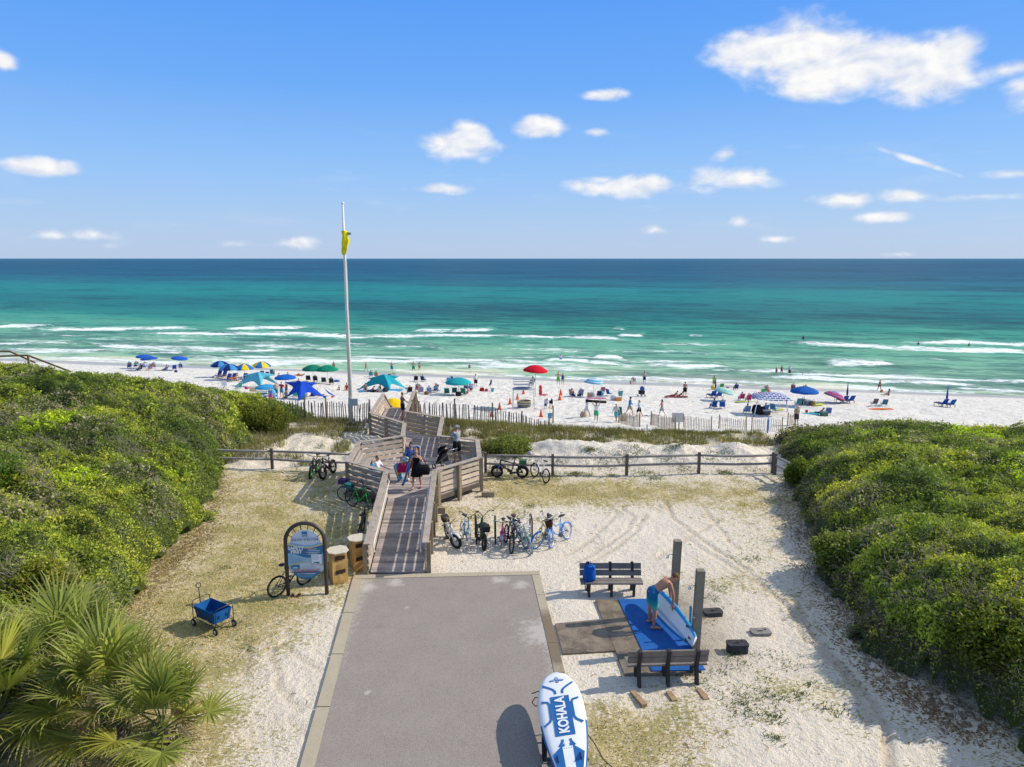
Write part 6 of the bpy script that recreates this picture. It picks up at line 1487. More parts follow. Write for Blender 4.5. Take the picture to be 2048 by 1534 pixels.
NAME = {'trunks': 'swim_trunks', 'brief': 'bikini_bottom', 'bra': 'bikini_top', 'onepiece': 'swimsuit', 'shirt': 'shirt', 'tank': 'top', 'shorts': 'shorts', 'dress': 'dress', 'long_shirt': 'shirt', 'hair': 'hair', 'long_hair': 'hair', 'bun': 'hair', 'cap': 'hat', 'sun_hat': 'hat', 'bucket_hat': 'hat'}
LT, TN, DKs = (.58, .34, .22), (.42, .22, .13), (.20, .105, .065)
def figure(label, loc, rz, J, outfit, sk, c1, c2, hair='hair', hc=(.10, .06, .03), hat=None, hatc=(.5, .5, .5), key=None, vox=.030, near=False, scale=1.0, mats=None):
    root = thing('person', label, 'person', loc, rz, scale=scale)
    def get(part, fn):
        if key is None: return fn()
        kk = (key, part)
        if kk not in _pc: _pc[kk] = fn()
        return _pc[kk]
    link('body', get('body', lambda: body_mesh(J, vox, near)), root, skin(sk))
    for i, g in enumerate(OUT[outfit]): link(NAME[g], get(g, lambda: garment(J, g, vox*.9)), root, (mats or {}).get(g) or cloth(c1 if (i == 0 and g != 'brief') or g == 'bra' else c2))
    if hair: link('hair', get(hair, lambda: garment(J, hair, vox*.8)), root, M(hc, .8, .3, 30, .2, bump=.3, bscale=80, kind='hair'))
    if hat: link('hat', get(hat, lambda: garment(J, hat, min(vox, .02))), root, cloth(hatc))
    return root
def eyes(root, J, shades=False):
    H = J['H']; h = J['head']
    for s in (-1, 1):
        b = MB(); p = h+J['hf']*.050*H+J['hr']*(s*.019*H)+J['hu']*.004*H; b.ell(p, (.016*H, .007*H, .011*H) if shades else (.008*H, .005*H, .006*H), 8, 6, rot=Matrix((J['hr'], J['hf'], J['hu'])).transposed()); b.build('sunglasses' if shades else 'eye', M((.012, .012, .014), .3), root)
    b = MB(); b.ell(h+J['hf']*.045*H-J['hu']*.040*H, (.014*H, .006*H, .005*H), 8, 6, rot=Matrix((J['hr'], J['hf'], J['hu'])).transposed()); b.build('mouth', M((.32, .10, .08), .6), root)
NV = .0095
# man rinsing the board
Jm = skeleton(1.84, lean=56, legL=(2, 9, 0), legR=(6, 7, -4), armL=(24, 6, 8, -2), armR=(14, 8, 2, -2), head=62, turn=8)
gm_ = bpy.data.materials.new('ombre_cloth'); t = NT(gm_); tc = t.n('ShaderNodeTexCoord').outputs['Object']; sx_ = t.n('ShaderNodeSeparateXYZ'); t.l(tc, sx_.inputs[0])
zz = t.math('MULTIPLY_ADD', t.noise(tc, 9, 3), .12, sx_.outputs[2]); t.out(t.principled(t.ramp(t.math('MULTIPLY_ADD', zz, 1/.55, -.60/.55+.0, clamp=True), [(0, (.22, .52, .36)), (.35, (.03, .30, .30)), (.6, (.012, .15, .30)), (1, (.012, .12, .28))]), .85, .15))
pm = G(1302, 1252, .085); mn = figure('shirtless man in blue ombre shorts bending over the paddle board at the shower', pm, -PI/2+.12, Jm, 'trunks', (.50, .235, .14), (.02, .2, .4), (.02, .2, .4), 'hair', (.16, .09, .045), vox=NV, near=True, mats={'trunks': gm_}); eyes(mn, Jm)
# woman in the black dress on the ramp
Jw = skeleton(1.68, fem=True, legL=(-10, 4, -18), legR=(14, 4, 4), armL=(38, 30, 165, -32), armR=(12, 20, 20, 8), head=10)
pw_ = G(834, 978, .5); wn = figure('woman in a short black dress walking up the ramp with a hand at her face', pw_, PI-.1, Jw, 'dress', (.56, .30, .19), BLACK, BLACK, 'bun', (.40, .25, .11), vox=NV, near=True); eyes(wn, Jw, True)
for s, k in (('L', 0), ('R', 1)):
    b = MB(); b.ell((Jw['ank'+s]+Jw['toe'+s])/2-Vector((0, 0, .022)), (.05, .12, .02), 10, 6); b.build('sandal', M((.05, .02, .015), .7), wn)
cr, sr = math.cos(PI-.1), math.sin(PI-.1)
def wl(v): return Vector((pw_.x+v.x*cr-v.y*sr, pw_.y+v.x*sr+v.y*cr, pw_.z+v.z))
def tote(label, top, w_, h, d, col, rz, straps=True):
    root = thing('bag', label, 'bag', top, rz); b = MB(); V = []; rr = random.Random(label)
    for z, s in ((-h, .82), (-h*.8, .98), (-h*.4, 1.02), (-.06, .9), (0, .72)):
        for k in range(16): a = 2*PI*k/16; V.append((w_/2*s*math.copysign(abs(math.cos(a))**.6, math.cos(a))+rr.gauss(0, .008), d/2*s*math.copysign(abs(math.sin(a))**.6, math.sin(a))*(1.0 if z < -.03 else .5), z-.12+rr.gauss(0, .008)))
    b.add(V, [(i*16+k, i*16+(k+1) % 16, (i+1)*16+(k+1) % 16, (i+1)*16+k) for i in range(4) for k in range(16)]+[tuple(range(16))[::-1], tuple(64+k for k in range(16))], 0, True); b.build('sack', cloth(col), root)
    for s in (-1, 1): b = MB(); b.tube([(-w_*.22, s*d*.2, -.14), (-w_*.12, s*d*.12, .08), (0, s*d*.08, .16), (w_*.12, s*d*.12, .08), (w_*.22, s*d*.2, -.14)], .012, 5); b.build('handle', cloth(col), root)
    return root
e = wl(Jw['elbL']); tote('large black tote bag slung from the arm of the woman in the black dress', e+Vector((.02, -.08, .02)), .58, .40, .26, (.016, .016, .017), .15)
hnd = wl(Jw['wriR']); b = MB(); b.tube([hnd-Vector((.02, 0, -.26)), hnd-Vector((.04, .04, .05)), hnd-Vector((.2, .1, .55)), hnd-Vector((.27, .12, .68))], [.05, .085, .07, .09], 10, flat=.6); solo(b, 'folded_umbrella', cloth((.012, .16, .50)), 'folded bright blue beach umbrella held by the woman in the black dress', 'umbrella')
# companion behind her with a patterned backpack chair and red tote
Jc = skeleton(1.66, fem=True, legL=(8, 4, 0), legR=(-8, 4, -14), armL=(10, 14, 40, 0), armR=(24, 26, 18, 14), head=8)
pc_ = G(823, 962, .5); cn = figure('person in sunglasses and colourful wrap walking close behind the black dress', pc_, PI+.05, Jc, 'shirt', (.46, .22, .14), (.10, .16, .40), (.30, .08, .07), 'bun', (.05, .03, .02), vox=NV, near=True); eyes(cn, Jc, True)
for s in 'LR': b = MB(); b.ell((Jc['ank'+s]+Jc['toe'+s])/2-Vector((0, 0, .012)), (.05, .125, .04), 10, 6); b.build('shoe', M((.75, .74, .72), .7), cn)
m = bpy.data.materials.new('floral'); t = NT(m); tc = t.n('ShaderNodeTexCoord').outputs['Object']; vo = t.n('ShaderNodeTexVoronoi'); vo.inputs['Scale'].default_value = 9; t.l(tc, vo.inputs['Vector'])
sp3 = t.n('ShaderNodeSeparateColor'); t.l(vo.outputs['Color'], sp3.inputs[0]); t.out(t.principled(t.ramp(sp3.outputs[0], [(0, (.05, .10, .32)), (.3, (.45, .08, .05)), (.45, (.08, .38, .48)), (.65, (.03, .05, .2)), (.8, (.55, .35, .12)), (.9, (.2, .3, .6))], 'CONSTANT'), .8, .1)); FLOR = m
root = thing('beach_chair', 'floral patterned backpack beach chair strapped behind the sunglasses person', 'beach chair', pc_+Vector((.05, .26, 1.02)), 0)
b = MB(); b.box((0, 0, .05), (.60, .10, .78)); b.build('fabric', FLOR, root); b = MB(); b.tube([(-.31, 0, -.36), (-.31, 0, .44), (-.22, 0, .5), (.22, 0, .5), (.31, 0, .44), (.31, 0, -.36)], .018, 6, closed=True); b.build('frame', paint((.6, .6, .62)), root)
b = MB(); b.ell((-.24, -.16, -.02), (.17, .12, .12), 12, 8); b.ell((-.34, -.14, .03), (.09, .09, .10), 10, 8); b.ell((-.14, -.18, .06), (.10, .08, .08), 10, 8); solo(b, 'towel_roll', M((.34, .46, .45), .95, .5, 14, .05, bump=.5, bscale=40, kind='towel'), 'aqua rolled towel carried by the sunglasses person', 'towel', pc_+Vector((-.02, .02, 1.0)))
tote('raspberry red square tote bag hanging left of the sunglasses person', pc_+Vector((-.36, -.16, .98)), .44, .40, .18, (.42, .018, .10), .1)
# seated woman by the ramp head
Js = skeleton(1.66, fem=True, lean=-4, hip=.46, legL=(84, 8, 2), legR=(80, 7, -6), armL=(30, 10, 78, -10), armR=(34, 8, 80, -10), head=12)
ps_ = Vector((-5.72, 29.25, .5)); sn_ = figure('person in a white tee shirt sitting sideways at the head of the ramp', ps_, -PI/2-.25, Js, 'shirt', (.55, .29, .20), (.74, .74, .76), (.30, .32, .36), 'hair', (.24, .12, .05), vox=NV, near=True); eyes(sn_, Js)
root = thing('folding_chair', 'low folding chair under the person in the white tee shirt', 'chair', ps_, -PI/2-.25); b = MB(); b.box((0, -.02, .36), (.48, .44, .03)); b.bar((0, -.25, .38), (0, -.34, .80), .46, .02, up=(0, 1, 0)); b.build('fabric', cloth((.02, .22, .45)), root)
b = MB()
for s in (-.24, .24): b.tube([(s, .2, .0), (s, -.2, .36), (s, -.34, .82)], .013, 6); b.tube([(s, -.22, 0), (s, .2, .36)], .013, 6)
b.build('frame', paint((.6, .6, .6)), root)
root = thing('folded_chair', 'folded blue and yellow beach chair leaning at the knees of the seated person', 'beach chair', G(797, 962, .5), R(40)); b = MB(); b.bar((0, -.18, .08), (0, .22, .70), .50, .03, up=(1, 0, .2)); b.build('fabric', cloth((.05, .32, .45)), root); b = MB(); b.bar((0, -.06, .30), (0, .08, .50), .51, .05, up=(1, 0, .2)); b.build('stripe', cloth((.55, .36, .08)), root)
b = MB()
for s in (-.26, .26): b.tube([(0+.0, -.26+.0, .02), (s*.2, -.1, .2), (s*.1, .3, .78)], .014, 6)
b.build('frame', paint((.7, .7, .7)), root)
# man with the bucket hat and stroller
Jb = skeleton(1.78, legL=(4, 4, -2), legR=(-4, 4, -6), armL=(32, 10, 52, 0), armR=(14, 10, 30, 0), head=10, turn=-15)
pb_ = G(914, 925, .5); bn = figure('man in grey tee shirt, black shorts and grey bucket hat standing by a stroller', pb_, R(52), Jb, 'shirt', (.50, .26, .16), (.40, .41, .43), (.016, .016, .018), 'hair', (.2, .19, .18), 'bucket_hat', (.27, .275, .28), vox=NV, near=True); eyes(bn, Jb)
root = thing('stroller', 'black baby stroller with grey frame on the landing beside the hatted man', 'stroller', G(890, 938, .5), R(52)); b = MB()
vs = []; 
for y, z, w_ in ((-.32, .98, .22), (-.05, .95, .24), (.08, .70, .24), (-.04, .36, .22), (.34, .32, .22), (.46, .16, .18)):
    vs += [(-w_, y, z), (w_, y, z)]
b.add(vs, [(2*i, 2*i+1, 2*i+3, 2*i+2) for i in range(5)]); b.add([(-.24, -.05, .95), (-.24, .08, .7), (-.22, -.04, .36), (-.22, .34, .32), (-.24, .2, .6)], [(0, 1, 4), (1, 2, 3, 4)]); b.add([(.24, -.05, .95), (.24, .08, .7), (.22, -.04, .36), (.22, .34, .32), (.24, .2, .6)], [(0, 1, 4), (1, 2, 3, 4)]); b.build('seat', cloth((.014, .014, .016)), root)
b = MB(); vs = []
for t in np.linspace(0, PI*.62, 8): vs += [(-.25, -.12+.34*math.sin(t), .80+.34*math.cos(t)), (.25, -.12+.34*math.sin(t), .80+.34*math.cos(t))]
b.add(vs, [(2*i, 2*i+1, 2*i+3, 2*i+2) for i in range(7)], 0, True); b.build('hood', cloth((.018, .018, .02)), root)
b = MB()
for s in (-.26, .26): b.tube([(s, -.55, 1.02), (s, -.30, .70), (s, .42, .14)], .013, 6); b.tube([(s, .0, .5), (s, -.36, .13)], .013, 6)
b.tube([(-.26, -.55, 1.02), (.26, -.55, 1.02)], .016, 6); b.build('frame', metal((.5, .5, .52)), root)
for s in (-.27, .27):
    for y in (.44, -.38): b = MB(); b.torus((s, y, .12), (1, 0, 0), .095, .025, 18, 6); b.build('wheel', TYRE, root)
# lone person at the far end of the boardwalk
Jl = skeleton(1.66, legL=(2, 4, -4), legR=(-5, 4, -6), armL=(35, 12, 60, 0), armR=(30, 14, 62, 0), head=4, turn=-30)
ln_ = figure('slim person in grey top and black shorts holding the far right boardwalk rail', G(806, 839, .5), -PI/2+.45, Jl, 'tank', TN, (.16, .165, .17), (.02, .02, .025), 'hair', (.30, .19, .10), vox=.013, near=True)
# ================================================================== things on the beach
def person(pose, outfit, px, py, rot, sk, c1, c2, hair, label, H=1.7, hat=None, hatc=(.5, .4, .2), depth=None, fem=None, lift=0, hc=None):
    fem = outfit in ('bikini', 'one', 'dress', 'tank') if fem is None else fem
    key = (pose, fem, H < 1.3)
    kk = ('J',)+key
    if kk not in _pc: _pc[kk] = skeleton(1.7, fem=fem, **POSES[pose])
    if depth is not None: p = G(px, py, SEA); p.z = SEA-depth
    else: p = GT(px, py)
    p.z += lift; HC = {'b': (.03, .02, .015), 'br': (.11, .06, .03), 'bl': (.42, .28, .12), 'g': (.3, .29, .27)}
    hs = 'long_hair' if fem and hat is None and pose not in ('lie', 'recline') else 'hair'
    return figure(label, p, R(rot), _pc[kk], outfit, sk, c1, c2, hs, HC[hair], hat, hatc, key, .030, False, H/1.7)
_sm = {}
def shared(name, key, fn, root, mats):
    if key not in _sm: _sm[key] = fn()
    return link(name, _sm[key], root, mats)
def chair_parts():
    def seat(): b = MB(); b.bar((0, -.20, .25), (0, .24, .30), .52, .03); return b.mesh()
    def back(): b = MB(); b.bar((0, -.20, .26), (0, -.46, .86), .52, .03, up=(0, 1, .3)); return b.mesh()
    def frame():
        b = MB()
        for s in (-.28, .28):
            b.tube([(s, .27, .30), (s, -.21, .25), (s, -.48, .90)], .018, 5); b.tube([(s, .2, .30), (s, -.28, .0)], .016, 5); b.tube([(s, -.2, .27), (s, .24, .0)], .016, 5); b.tube([(s, -.30, .52), (s, .18, .50), (s, .2, .28)], .02, 5)
        b.tube([(-.28, -.48, .90), (.28, -.48, .90)], .018, 5); return b.mesh()
    return seat, back, frame
cs, cb, cf = chair_parts()
def chair(px, py, rot, col, label, frame=(.5, .5, .52), loc=None, group=None):
    root = thing('beach_chair', label, 'beach chair', loc or GT(px, py), R(rot), group)
    shared('seat', 'cs', cs, root, cloth(col)); shared('backrest', 'cb', cb, root, cloth(col)); shared('frame', 'cf', cf, root, paint(frame)); return root
def sitter(px, py, rot, col, outfit, sk, c1, c2, hair, plabel, clabel, **k):
    chair(px, py, rot, col, clabel); return person('sit_chair', outfit, px, py, rot, sk, c1, c2, hair, plabel, **k)
def canopy_mesh(r=1.15, h=.48, gores=8, alt=1):
    b = MB(); n = gores*4; rings = [(0.02, h), (.30, h*.90), (.62, h*.62), (.88, h*.22), (1.0, 0.0)]; V = []
    for rr_, z in rings:
        for k in range(n): a = 2*PI*k/n; q = 1-.035*math.sin((k % 4)/4*PI)*rr_; V.append((r*rr_*q*math.cos(a), r*rr_*q*math.sin(a), z-.05*math.sin((k % 4)/4*PI)*rr_*0))
    for k in range(n): a = 2*PI*k/n; V.append((r*.995*math.cos(a), r*.995*math.sin(a), -.13-.03*math.sin((k % 4)/4*PI)))
    F_ = []; mi = []
    for i in range(len(rings)):
        for k in range(n): F_.append((i*n+k, i*n+(k+1) % n, (i+1)*n+(k+1) % n, (i+1)*n+k)); mi.append((k//4) % 2 if alt == 1 else (i % 2 if alt == 2 else 0))
    b.add(V, F_); b.m = mi; b.sm = [True]*len(mi); return b.mesh()
def umbrella(px, py, hgt, c1, label, c2=None, r=1.15, tilt=0, rot=0, alt=1, dome=.48):
    root = thing('beach_umbrella', label, 'umbrella', GT(px, py), R(rot)); tl = Matrix.Rotation(R(tilt), 4, 'Y')
    key = ('um', r, alt, dome)
    o = shared('canopy', key, lambda: canopy_mesh(r, dome, 8, alt), root, [cloth(c1), cloth(c2 or c1)]); o.location = (0, 0, hgt-dome); o.rotation_euler = (0, R(tilt), 0)
    b = MB(); b.tube([(0, 0, -.3), (0, 0, hgt-dome*.6), Vector((0, 0, hgt-dome))+tl @ Vector((0, 0, dome+.06))], .022, 6); b.build('pole', paint((.62, .6, .56)), root)
    b = MB()
    for k in range(8):
        a = 2*PI*k/8; b.tube([tl @ Vector((0, 0, dome*.55)), tl @ Vector((r*.86*math.cos(a), r*.86*math.sin(a), dome*.2))], .007, 3)
    rb = b.build('ribs', metal((.3, .3, .3)), root); rb.location = (0, 0, hgt-dome); return root
def closed_umbrella(px, py, col, label, h=2.0, lean=0):
    root = thing('beach_umbrella', label, 'umbrella', GT(px, py), 0); b = MB(); b.tube([(0, 0, .75), (lean*.6, 0, 1.0), (lean*.85, 0, 1.5), (lean, 0, h)], [.05, .12, .09, .03], 8); b.build('canopy', cloth(col), root); b = MB(); b.tube([(0, 0, -.3), (lean, 0, h+.08)], .025, 6); b.build('pole', wood((.4, .3, .2)), root); return root
def lounger(px, py, rot, col, label, frame=(.28, .16, .08)):
    root = thing('beach_lounger', label, 'lounger', GT(px, py), R(rot))
    def seat(): b = MB(); b.bar((0, -.25, .34), (0, .85, .38), .58, .06); return b.mesh()
    def back(): b = MB(); b.bar((0, -.25, .36), (0, -.62, .98), .58, .06, up=(0, 1, .3)); return b.mesh()
    def fr():
        b = MB()
        for s in (-.3, .3):
            b.bar((s, -.5, .30), (s, .95, .33), .05, .07); b.bar((s, -.42, .32), (s, -.42, -.02), .05, .06); b.bar((s, .85, .32), (s, .85, -.02), .05, .06); b.bar((s, -.3, .55), (s, .25, .55), .07, .03); b.bar((s, .22, .54), (s, .22, .32), .04, .04)
        return b.mesh()
    shared('cushion', 'ls', seat, root, cloth(col)); shared('backrest', 'lb', back, root, cloth(col)); shared('frame', 'lf', fr, root, wood(frame)); return root
def box_item(name, cat, px, py, size, col, label, lid=None, rot=10, handle=True):
    p = GT(px, py); root = thing(name, label, cat, p, R(rot)); w_, d, h = size; b = MB(); b.box((0, 0, h*.42), (w_, d, h*.84), 0, 0, 1.06); b.build('body', paint(col, .5), root)
    b = MB(); b.box((0, 0, h*.93), (w_*1.08, d*1.08, h*.17), 0, 0, .92); b.build('lid', paint(lid or tuple(min(1, q*1.6) for q in col), .5), root)
    if handle: b = MB(); b.tube([(-w_*.53, 0, h*.6), (-w_*.53, 0, h*1.15), (w_*.53, 0, h*1.15), (w_*.53, 0, h*.6)], .018, 5); b.build('handle', paint((.3, .3, .3)), root)
    return root
def soft_bag(px, py, col, label, s=.4, name='beach_bag'):
    p = GT(px, py); root = thing(name, label, 'bag', p, .2); b = MB(); r2 = random.Random(px); V = []
    for z, q in ((0, .8), (.3, 1.05), (.7, .95), (1.0, .7)):
        for k in range(10): a = 2*PI*k/10; V.append((s*.55*q*math.cos(a)*(1+r2.gauss(0, .06)), s*.38*q*math.sin(a), z*s*.85))
    b.add(V, [(i*10+k, i*10+(k+1) % 10, (i+1)*10+(k+1) % 10, (i+1)*10+k) for i in range(3) for k in range(10)]+[tuple(range(10))[::-1], tuple(30+k for k in range(10))], 0, True); b.build('sack', cloth(col), root)
    b = MB(); b.tube([(-s*.3, 0, s*.75), (-s*.15, 0, s*1.15), (s*.15, 0, s*1.15), (s*.3, 0, s*.75)], .015, 5); b.build('handle', cloth(col), root); return root
def towel(px, py, w_, d, col, label, rot=0, stripe=None):
    p = GT(px, py); p.z += .06; b = MB(); nx_, ny_ = 8, 6; r2 = random.Random(px)
    V = [((i/nx_-.5)*w_, (j/ny_-.5)*d, r2.uniform(0, .05)) for j in range(ny_+1) for i in range(nx_+1)]
    b.add(V, [(j*(nx_+1)+i, j*(nx_+1)+i+1, (j+1)*(nx_+1)+i+1, (j+1)*(nx_+1)+i) for j in range(ny_) for i in range(nx_)]); b.m = [(k % nx_) % 2 if stripe else 0 for k in range(len(b.f))]
    o = b.build('towel', [cloth(col), cloth(stripe or col)]); o.location = p; o.rotation_euler = (0, 0, R(rot)); tag(o, label, 'towel'); return o
def bucket(px, py, col, label, s=1.0):
    b = MB(); b.lathe([(.12*s, 0), (.17*s, .32*s), (.18*s, .33*s), (.16*s, .31*s), (.11*s, .03)], (0, 0, 0), 12, caps=False); b.tube([(.17*s*math.cos(t), 0, .32*s+.14*s*math.sin(t)) for t in np.linspace(0, PI, 8)], .012, 4); return solo(b, 'bucket', paint(col), label, 'bucket', GT(px, py))
def cone(px, py, label):
    p = GT(px, py); root = thing('traffic_cone', label, 'traffic cone', p, 0, 'orange cones around the lifeguard stand')
    def body(): b = MB(); b.lathe([(.19, .03), (.15, .2), (.09, .5), (.045, .72), (.03, .74)], (0, 0, 0), 12); return b.mesh()
    def base(): b = MB(); b.box((0, 0, .02), (.42, .42, .04)); return b.mesh()
    shared('body', 'cone', body, root, paint((.78, .10, .015), .5)); shared('base', 'cbase', base, root, paint((.6, .07, .01), .6))
def tent(label, px, py, legs, peaks, col, hgt=2.15):
    """stretch canopy: sheet pulled between peaks on poles and anchored corners (offsets in metres from the base point)"""
    o = GT(px, py); root = thing('beach_canopy', label, 'canopy', o); b = MB(); hgt *= .86
    legs = [(x*.84, y*.84) for x, y in legs]; peaks = [(x*.84, y*.84, z*.86) for x, y, z in peaks]
    xs = [p[0] for p in peaks]+[l[0] for l in legs]; ysv = [p[1] for p in peaks]+[l[1] for l in legs]
    cx = sum(xs)/len(xs); cy = sum(ysv)/len(ysv)
    hull = sorted([(*l, 0) for l in legs]+[p for p in peaks], key=lambda q: math.atan2(q[1]-cy, q[0]-cx)); top = Vector((cx, cy, hgt))
    V = [top]; m_ = 8; rimn = []
    for i in range(len(hull)):
        a, c = Vector(hull[i]), Vector(hull[(i+1) % len(hull)])
        a = Vector((a.x, a.y, a.z if a.z else .02)); c = Vector((c.x, c.y, c.z if c.z else .02))
        for k in range(6):
            f = k/6; p = a.lerp(c, f); s = math.sin(PI*f); q = p.lerp(Vector((cx, cy, hgt*.86)), .47*s**.8); q.z = max(p.z, q.z) if s > .05 else p.z; rimn.append(q)
    N = len(rimn)
    for j in range(1, m_+1):
        f = j/m_
        for q in rimn: p = top.lerp(q, f); p.z = top.z+(q.z-top.z)*(f**1.5 if q.z < 1 else f)-.0; V.append(p)
    F_ = [(0, 1+k, 1+(k+1) % N) for k in range(N)]+[(1+(j-1)*N+k, 1+j*N+k, 1+j*N+(k+1) % N, 1+(j-1)*N+(k+1) % N) for j in range(1, m_) for k in range(N)]
    b.add(V, F_, 0, True); b.build('sheet', cloth(col), root)
    for p in [(cx, cy, hgt)]+list(peaks): b = MB(); b.tube([(p[0], p[1], -.2), (p[0], p[1], p[2])], .022, 6); b.build('pole', metal((.6, .6, .6)), root)
    for l in legs: b = MB(); b.ell((l[0], l[1], .08), (.2, .16, .12), 10, 6); b.build('sandbag', cloth(tuple(q*.8 for q in col)), root)
    return root
BL, NVY, TL, GRN, WHTc, REDc, PNK, BLKc, YLW, ORG, PUR, AQ = (.015, .10, .46), (.015, .03, .14), (.02, .34, .38), (.008, .20, .12), (.72, .72, .72), (.55, .02, .025), (.62, .04, .20), (.02, .02, .022), (.80, .56, .03), (.75, .20, .02), (.20, .12, .35), (.12, .46, .58)
# ---- left: two flat blue umbrellas
umbrella(291, 738, 2.25, BL, 'left of the two flat blue umbrellas farthest left on the beach', None, 1.25, 4, 0, 0, .28); umbrella(300, 741, 2.15, (.02, .09, .40), 'right of the two flat blue umbrellas farthest left on the beach', None, 1.25, -3, 0, 0, .28); umbrella(361, 741, 2.2, BL, 'single flat blue umbrella right of the far left pair', None, 1.2, 7, 0, 0, .26)
for a in [(259, 737, 200, TL, 'trunks', TN, BL, BL, 'br', 'leftmost sunbather in a teal chair by the far left umbrellas', 'teal chair leftmost of the far left umbrella group'), (272, 735, 185, BL, 'shirt', LT, (.1, .3, .32), NVY, 'b', 'sunbather in teal shirt second from left at the far left umbrellas', 'blue chair second from left at the far left umbrellas'),
          (279, 741, 150, NVY, 'trunks', TN, NVY, NVY, 'b', 'dark sunbather nearest the camera at the far left umbrellas', 'navy chair nearest the camera at the far left umbrellas'), (290, 737, 190, BL, 'shirt', LT, WHTc, BL, 'br', 'sunbather in white shirt between the two far left umbrellas', 'blue chair between the two far left umbrellas'),
          (299, 741, 170, PUR, 'one', TN, PUR, PUR, 'b', 'sunbather in purple under the right far left umbrella', 'purple chair under the right far left umbrella'), (308, 737, 210, BL, 'bikini', TN, BLKc, BLKc, 'b', 'dark haired sunbather at the right edge of the far left umbrellas', 'blue chair at the right edge of the far left umbrellas'),
          (331, 742, 95, BL, 'trunks', TN, NVY, NVY, 'b', 'sunbather stretched out left of the single flat blue umbrella', 'low blue chair left of the single flat blue umbrella'), (362, 738, 20, BL, 'shirt', LT, (.2, .25, .4), NVY, 'b', 'sunbather seated right under the single flat blue umbrella', 'blue chair right under the single flat blue umbrella')]: sitter(*a)
chair(349, 740, 30, BL, 'empty blue chair under the single flat blue umbrella'); soft_bag(352, 745, (.05, .06, .14), 'dark bag in front of the single flat blue umbrella')
# ---- four domed umbrellas
umbrella(442, 755, 2.3, (.06, .26, .55), 'blue and navy gored umbrella farther left of the blue pair', NVY, 1.30, 0, 10, 1, .62); umbrella(460, 761, 2.3, (.06, .26, .55), 'blue and navy gored umbrella nearer right of the blue pair', NVY, 1.30, 0, 30, 1, .62); umbrella(490, 760, 2.3, YLW, 'left yellow and blue gored umbrella', (.02, .15, .42), 1.30, 0, 5, 1, .62); umbrella(524, 755, 2.3, YLW, 'right yellow and blue gored umbrella', (.03, .17, .45), 1.30, 0, 25, 1, .62)
for px, py, lab in ((437, 756, 'left lounger under the farther blue gored umbrella'), (447, 757, 'right lounger under the farther blue gored umbrella'), (456, 764, 'left lounger under the nearer blue gored umbrella'), (466, 764, 'right lounger under the nearer blue gored umbrella'), (488, 763, 'lounger under the left yellow gored umbrella'), (521, 757, 'left lounger under the right yellow gored umbrella'), (531, 758, 'right lounger under the right yellow gored umbrella')): lounger(px, py, 170, (.05, .10, .3), 'blue cushioned wooden '+lab)
person('recline', 'trunks', 470, 764, 150, TN, (.3, .1, .05), NVY, 'br', 'sunbather lying below the nearer blue gored umbrella', lift=.3)
def barrel(px, py, lab): b = MB(); b.lathe([(.30, 0), (.36, .4), (.33, .9), (.30, .92)], (0, 0, 0), 14); return solo(b, 'barrel', paint((.05, .10, .12)), lab, 'barrel', GT(px, py))
barrel(545, 751, 'dark barrel right of the yellow gored umbrellas')
tent('teal stretch canopy below the yellow umbrellas', 515, 774, [(-3.4, -.2), (.9, -1.1), (3.0, 1.2)], [(-2.6, 1.4, 1.5), (2.5, .9, 1.7)], AQ, 2.2)
chair(477, 777, 60, (.03, .25, .24), 'empty dark teal chair left of the teal stretch canopy'); box_item('cooler', 'cooler', 507, 783, (.75, .5, .55), (.55, .46, .28), 'tan cooler standing below the teal stretch canopy', (.62, .54, .36)); soft_bag(493, 777, PNK, 'small pink bag left of the tan cooler'); sign_board('small white notice board standing on the sand left of the teal stretch canopy', GT(449, 774), .65, .6, .15, paint((.72, .74, .8)), 1)
umbrella(533, 788, 1.1, (.04, .30, .55), 'low light blue umbrella behind the left scrub edge', None, 1.2, 0, 0, 0, .3)
towel(541, 793, 1.4, 1.0, (.02, .10, .42), 'crumpled blue towel at the left scrub edge', 20); b = MB(); b.ell((0, 0, .55), (.34, .28, .5), 12, 8); solo(b, 'beach_bag', cloth((.16, .42, .68)), 'large pale blue sack standing by the person in pink shorts', 'bag', GT(546, 797))
person('stand', 'shirt', 542, 806, 170, LT, (.1, .25, .5), PNK, 'br', 'person in pink shorts half hidden by the left scrub edge', 1.6)
person('stand', 'trunks', 552.5, 796, 200, LT, (.05, .25, .27), TL, 'br', 'shirtless man in teal trunks standing at the left blue canopy', 1.78); person('hips', 'shirt', 564, 794, 160, LT, (.35, .03, .08), (.1, .3, .4), 'b', 'person in maroon shirt standing at the left blue canopy', 1.7); person('stand', 'shirt', 573, 787, 180, TN, (.5, .08, .05), (.05, .1, .3), 'b', 'child in red top and dark shorts under the blue umbrella', 1.3); person('sit_ground', 'one', 572, 797, 180, TN, (.25, .35, .5), NVY, 'b', 'person sitting on the sand between the standing group and blue canopy')
umbrella(572, 782, 2.0, (.012, .12, .46), 'plain blue umbrella just behind the blue stretch canopy', None, 1.25, 0, 0, 0, .34)
tent('royal blue stretch canopy nearest the left picket fence', 601, 797, [(.4, -2.2), (3.0, .6), (-2.0, .3)], [(-2.3, 1.0, 1.9), (2.0, .9, 1.9)], (.012, .07, .50), 2.15)
